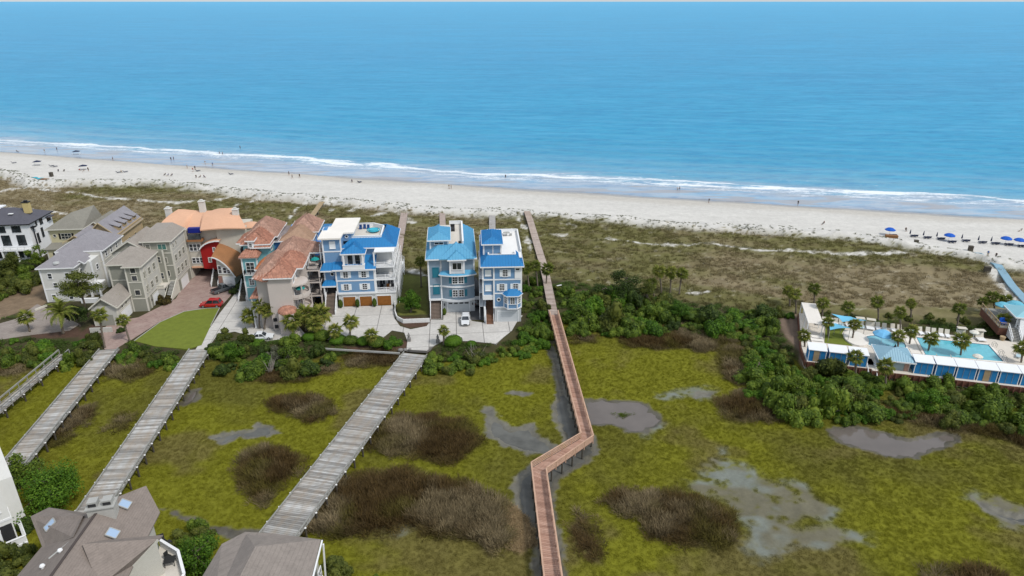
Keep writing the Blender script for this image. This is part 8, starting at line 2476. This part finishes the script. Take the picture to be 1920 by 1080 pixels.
for i, (px, py, lb) in enumerate([(144, 290, 'dark low tent at the water edge'), (71, 310, 'dark beach canopy on the far left sand'), (157, 318, 'dark canopy over a seated group')]):
    x, y, z = bz(px, py); o = empty('beach_tent', (x, y, z), .3, lb, 'tent'); MB().add([(-1.5, -1.2, 1.6), (1.5, -1.2, 1.6), (1.5, 1.2, 1.6), (-1.5, 1.2, 1.6), (0, 0, 2.2)], [(0, 1, 4), (1, 2, 4), (2, 3, 4), (3, 0, 4), (3, 2, 1, 0)]).build('canopy', m_loung, o)
    for a in (-1.4, 1.4):
        for b in (-1.1, 1.1): MB().bar((a, b, 0), (a, b, 1.6), .06, .06, (0, 1, 0)).build('pole', m_trim, o)
for i, (px, py, lb) in enumerate([(26, 306, 'farthest left'), (97, 312, 'upper left'), (103, 313, 'second upper left'), (222, 324, 'paired low'), (235, 323, 'lone low'), (433, 327, 'isolated dark'), (674, 342, 'small dark'), (371, 321, 'single dark')]):
    x, y, z = bz(px, py); beach_bed(x, y, z, 2.6, lb + ' beach chair on the open sand', 'chairs scattered on the sand')

# ================================================================ VEHICLES
def car(x, y, rz, paint, label, cat, L=4.7, W=1.88, Hh=1.75, kind='suv', name='parked_car'):
    o = empty(name, (x, y, 1.09), rz, label, cat); h0, hb = .28, .95 if kind != 'sedan' else .82
    # hull: stations front to back, x forward
    st = [(L / 2, .55, .62, .8), (L / 2 - .15, .34, hb - .12, .93), (L / 2 - 1.1, h0, hb + .02, 1), (L / 2 - 1.5, h0, hb + .06, 1), (-L / 2 + .3, h0, hb + .06, 1), (-L / 2 + .05, .36, hb + .02, .95), (-L / 2, .5, hb - .2, .88)]
    V = []; F = []
    for sx, zb, zt, w in st:
        hw = W / 2 * w
        V += [(sx, -hw * .94, zb), (sx, hw * .94, zb), (sx, hw, (zb + zt) / 2 + .05), (sx, hw * .93, zt), (sx, -hw * .93, zt), (sx, -hw, (zb + zt) / 2 + .05)]
    for k in range(len(st) - 1):
        for i in range(6): j = (i + 1) % 6; F.append((k * 6 + i, (k + 1) * 6 + i, (k + 1) * 6 + j, k * 6 + j))
    F += [tuple(range(6)), tuple(range(len(V) - 1, len(V) - 7, -1))]
    MB().add(V, F).build('body', paint, o)
    xf, xr = (L / 2 - 1.35, -L / 2 + .25) if kind == 'suv' else ((L / 2 - 1.6, L / 2 - 3.5) if kind == 'pickup' else (L / 2 - 1.5, -L / 2 + .7))
    ra, rb_ = xf - .75, xr + (.35 if kind == 'suv' else .3 if kind == 'pickup' else .7); w0, w1 = W / 2 * .90, W / 2 * .74; zb, zt = hb + .04, Hh
    MB().add([(xf, -w0, zb), (xf, w0, zb), (xr, w0, zb), (xr, -w0, zb), (ra, -w1, zt - .05), (ra, w1, zt - .05), (rb_, w1, zt - .05), (rb_, -w1, zt - .05)], [(0, 1, 2, 3), (7, 6, 5, 4), (0, 4, 5, 1), (1, 5, 6, 2), (2, 6, 7, 3), (3, 7, 4, 0)]).build('window_glass', m_glass, o)
    MB().add([(ra + .08, -w1 - .03, zt - .06), (ra + .08, w1 + .03, zt - .06), (rb_ - .08, w1 + .03, zt - .06), (rb_ - .08, -w1 - .03, zt - .06), (ra - .05, -w1 + .1, zt + .03), (ra - .05, w1 - .1, zt + .03), (rb_ + .05, w1 - .1, zt + .03), (rb_ + .05, -w1 + .1, zt + .03)], [(0, 3, 2, 1), (4, 5, 6, 7), (0, 1, 5, 4), (1, 2, 6, 5), (2, 3, 7, 6), (3, 0, 4, 7)]).build('roof', paint, o)
    for s in (-1, 1):
        for a, b in (((xf, w0), (ra, w1)), ((xr, w0), (rb_, w1)), (((xf + xr) / 2, w0), ((ra + rb_) / 2, w1))): MB().bar((a[0], s * a[1] * 1.01, zb), (b[0], s * b[1] * 1.01, zt - .04), .09, .07).build('pillar', paint, o)
        MB().box(L / 2 - .12, L / 2 - .02, s * W * .33 - .16, s * W * .33 + .16, hb - .32, hb - .16).build('headlight', m_trim, o)
        MB().box(-L / 2 - .01, -L / 2 + .08, s * W * .36 - .12, s * W * .36 + .12, hb - .3, hb - .05).build('tail_light', mat('tail_red', (.3, .01, .01), .4), o)
        MB().box(xf - .2, xf - .05, s * (W / 2 + .02), s * (W / 2 + .16), hb + .02, hb + .16).build('mirror', paint, o)
        for a in (L / 2 - .9, -L / 2 + .95):
            wh = MB().lathe([(.001, -.11), (.30, -.11), (.35, -.07), (.35, .07), (.30, .11), (.001, .11)], 16).build('tyre', m_blackt, o, (a, s * (W / 2 - .09), .35), (PI / 2, 0, 0)); MB().lathe([(.001, -.125), (.2, -.125), (.21, -.10)], 12).build('rim', m_beam_g, wh); MB().lathe([(.21, .10), (.2, .125), (.001, .125)], 12).build('rim', m_beam_g, wh)
    MB().box(L / 2 - .06, L / 2 + .03, -W * .2, W * .2, .5, .68).build('grille', m_blackt, o)
    if kind == 'pickup': MB().box(-L / 2 + .12, xr - .05, -W * .42, W * .42, hb + .07, hb + .09).build('bed', m_blackt, o)
    return o


def paintm(n, c): t = NT(n); t.set(.22, .6); t.b.inputs['Base Color'].default_value = (*c, 1); t.b.inputs['Coat Weight'].default_value = .5; return t.m


x, y = G(397, 575, 1); car(x, y, PI + .06, paintm('red_paint', (.42, .01, .012)), 'bright red suv parked at the lawn edge', 'car', 4.9, 1.95, 1.85)
x, y = G(419, 546, 1); car(x, y, R(52), paintm('grey_paint', (.10, .11, .12)), 'dark grey pickup truck with black bed parked on the pavers', 'pickup truck', 5.5, 2.0, 1.85, 'pickup')
x, y = G(873, 605, 1); car(x, y, R(-88), paintm('white_paint_car', (.72, .74, .76)), 'white car parked on the white driveway facing the marsh', 'car', 4.6, 1.86, 1.62)
x, y = G(492, 636, 1); car(x, y, R(8), bpy.data.materials['white_paint_car'], 'white car half hidden behind the shrubs by the pink house', 'car', 4.7, 1.86, 1.5, 'sedan')
x, y = G(211, 594, 1); car(x, y, R(98), paintm('navy_paint', (.02, .025, .04)), 'dark car under the small gabled garage carport', 'car', 4.5, 1.85, 1.6)
x, y = G(893, 576, 1); car(x + .2, y + 2, R(95), bpy.data.materials['grey_paint'], 'dark car parked in the narrow alley between blue houses', 'car', 4.5, 1.8, 1.6)

# ================================================================ SMALL THINGS IN THE YARDS
def fence_wall(label, pts, h, w, m, z=1.0, post=None, nm='garden_wall'):
    mb = MB()
    for (ax, ay), (bx, by) in zip(pts[:-1], pts[1:]): mb.bar((ax, ay, z + h / 2), (bx, by, z + h / 2), w, h)
    return tag(mb.build(nm, m), label, 'wall')


fence_wall('low white picket wall below the tree between the blue houses', [G(*q, 1) for q in [(741, 560), (741, 590), (745, 600), (756, 606), (806, 604)]], .95, .18, m_white)
fence_wall('thin pale kerb wall below the clipped shrubs', [G(*q, 1) for q in [(600, 655), (650, 658), (750, 664)]], .35, .2, m_sidec)
fence_wall('low wall behind the paver gateway', [G(*q, 1) for q in [(186, 606), (222, 606)]], 1.0, .25, mat('mauve_stucco', (.38, .33, .30), .9))
fence_wall('pale kerb beside the left paver yard', [G(*q, 1) for q in [(66, 583), (88, 574)]], .4, .3, m_cream)
for i, (px, py, lb) in enumerate([(767, 640, 'grey statue on a plinth left of the bridge landing'), (821, 643, 'grey statue on a plinth right of the bridge landing')]):
    x, y = G(px, py, 1); o = empty('garden_statue', (x, y, 1.05), 0, lb, 'statue', 'paired statues at the bridge landing'); mg = mat('grey_stone', (.22, .21, .20), .9)
    MB().box(-.35, .35, -.35, .35, 0, .7).build('plinth', mg, o); MB().lathe([(.30, .7), (.22, .9), (.28, 1.3), (.18, 1.6), (.09, 1.68), (.14, 1.8), (.001, 1.95)], 12).build('figure', mg, o)
for i, (dx, lb) in enumerate([(4.2, 'dark clipped column shrub left between brown garage doors'), (8.0, 'dark clipped column shrub right between brown garage doors'), (.45, 'dark clipped column shrub left of the brown garage doors')]):
    a = R(5); X_, Y_ = -39.2 + dx * math.cos(a) + .6 * math.sin(a), 141.3 + dx * math.sin(a) - .6 * math.cos(a)
    o = link('column_shrub', BALL[1], None, (X_, Y_, 1.05), (0, 0, i), (.5, .5, 2.4)); tag(o, lb, 'shrub')
a = R(5); X_, Y_ = -18.1 + 3.2 * math.cos(a), 135.3 + 1.6; o = link('column_shrub', BALL[1], None, (X_, Y_, 1.05), (0, 0, 0), (.45, .45, 2.0)); tag(o, 'narrow green shrub beside the stairs of the pale roofed house', 'shrub')
o = empty('white_board', (*G(1048, 537, 1.6), 1.8), R(25), 'white board lying beside the boardwalk top', 'board'); MB().box(-.7, .7, -.15, .15, 0, .12).build('board', m_trim, o)
x, y = G(753, 512, 1); o = empty('deck_tower', (x, y, 1), R(5), 'small white stair landing beside the board path', 'landing')
for k in range(4): MB().box(-.8, .8, -1.2, 1.2, .6 + k * .7, .7 + k * .7).build('landing', m_trim, o)
for a_ in (-.75, .75):
    for b_ in (-1.1, 1.1): MB().box(a_ - .07, a_ + .07, b_ - .07, b_ + .07, 0, 4.2).build('post', m_trim, o)
x, y = G(712, 656, 1); random.seed(3)
for i in range(3):
    xx, yy = x + 2.2 + i * .9, y - .2 + .15 * i; mb = MB(); r = .55 - .1 * i; mb.lathe([(.001, -.1), (r, 0), (r * .9, r * .5), (r * .4, r * .75), (.001, r * .8)], 8); tag(mb.build('boulder', MATS['grey_stone'], None, (xx + 2, yy, 1.0)), ['largest', 'middle', 'smallest'][i] + ' pale boulder left of the bridge landing', 'boulder', 'boulders by the bridge landing')
# grassy islet in the grey pond
x, y = G(1168, 777, 0); rr_ = np.random.default_rng(3); X = x + rr_.normal(0, .6, 40); Y = y + rr_.normal(0, .35, 40)
scatter('pond_islet_grass', X, Y, np.full(40, -.15), np.full(40, .9), np.tile((.09, .13, .015), (40, 1)), [q.copy() for q in TG], 'tiny grass islet in the grey pond')
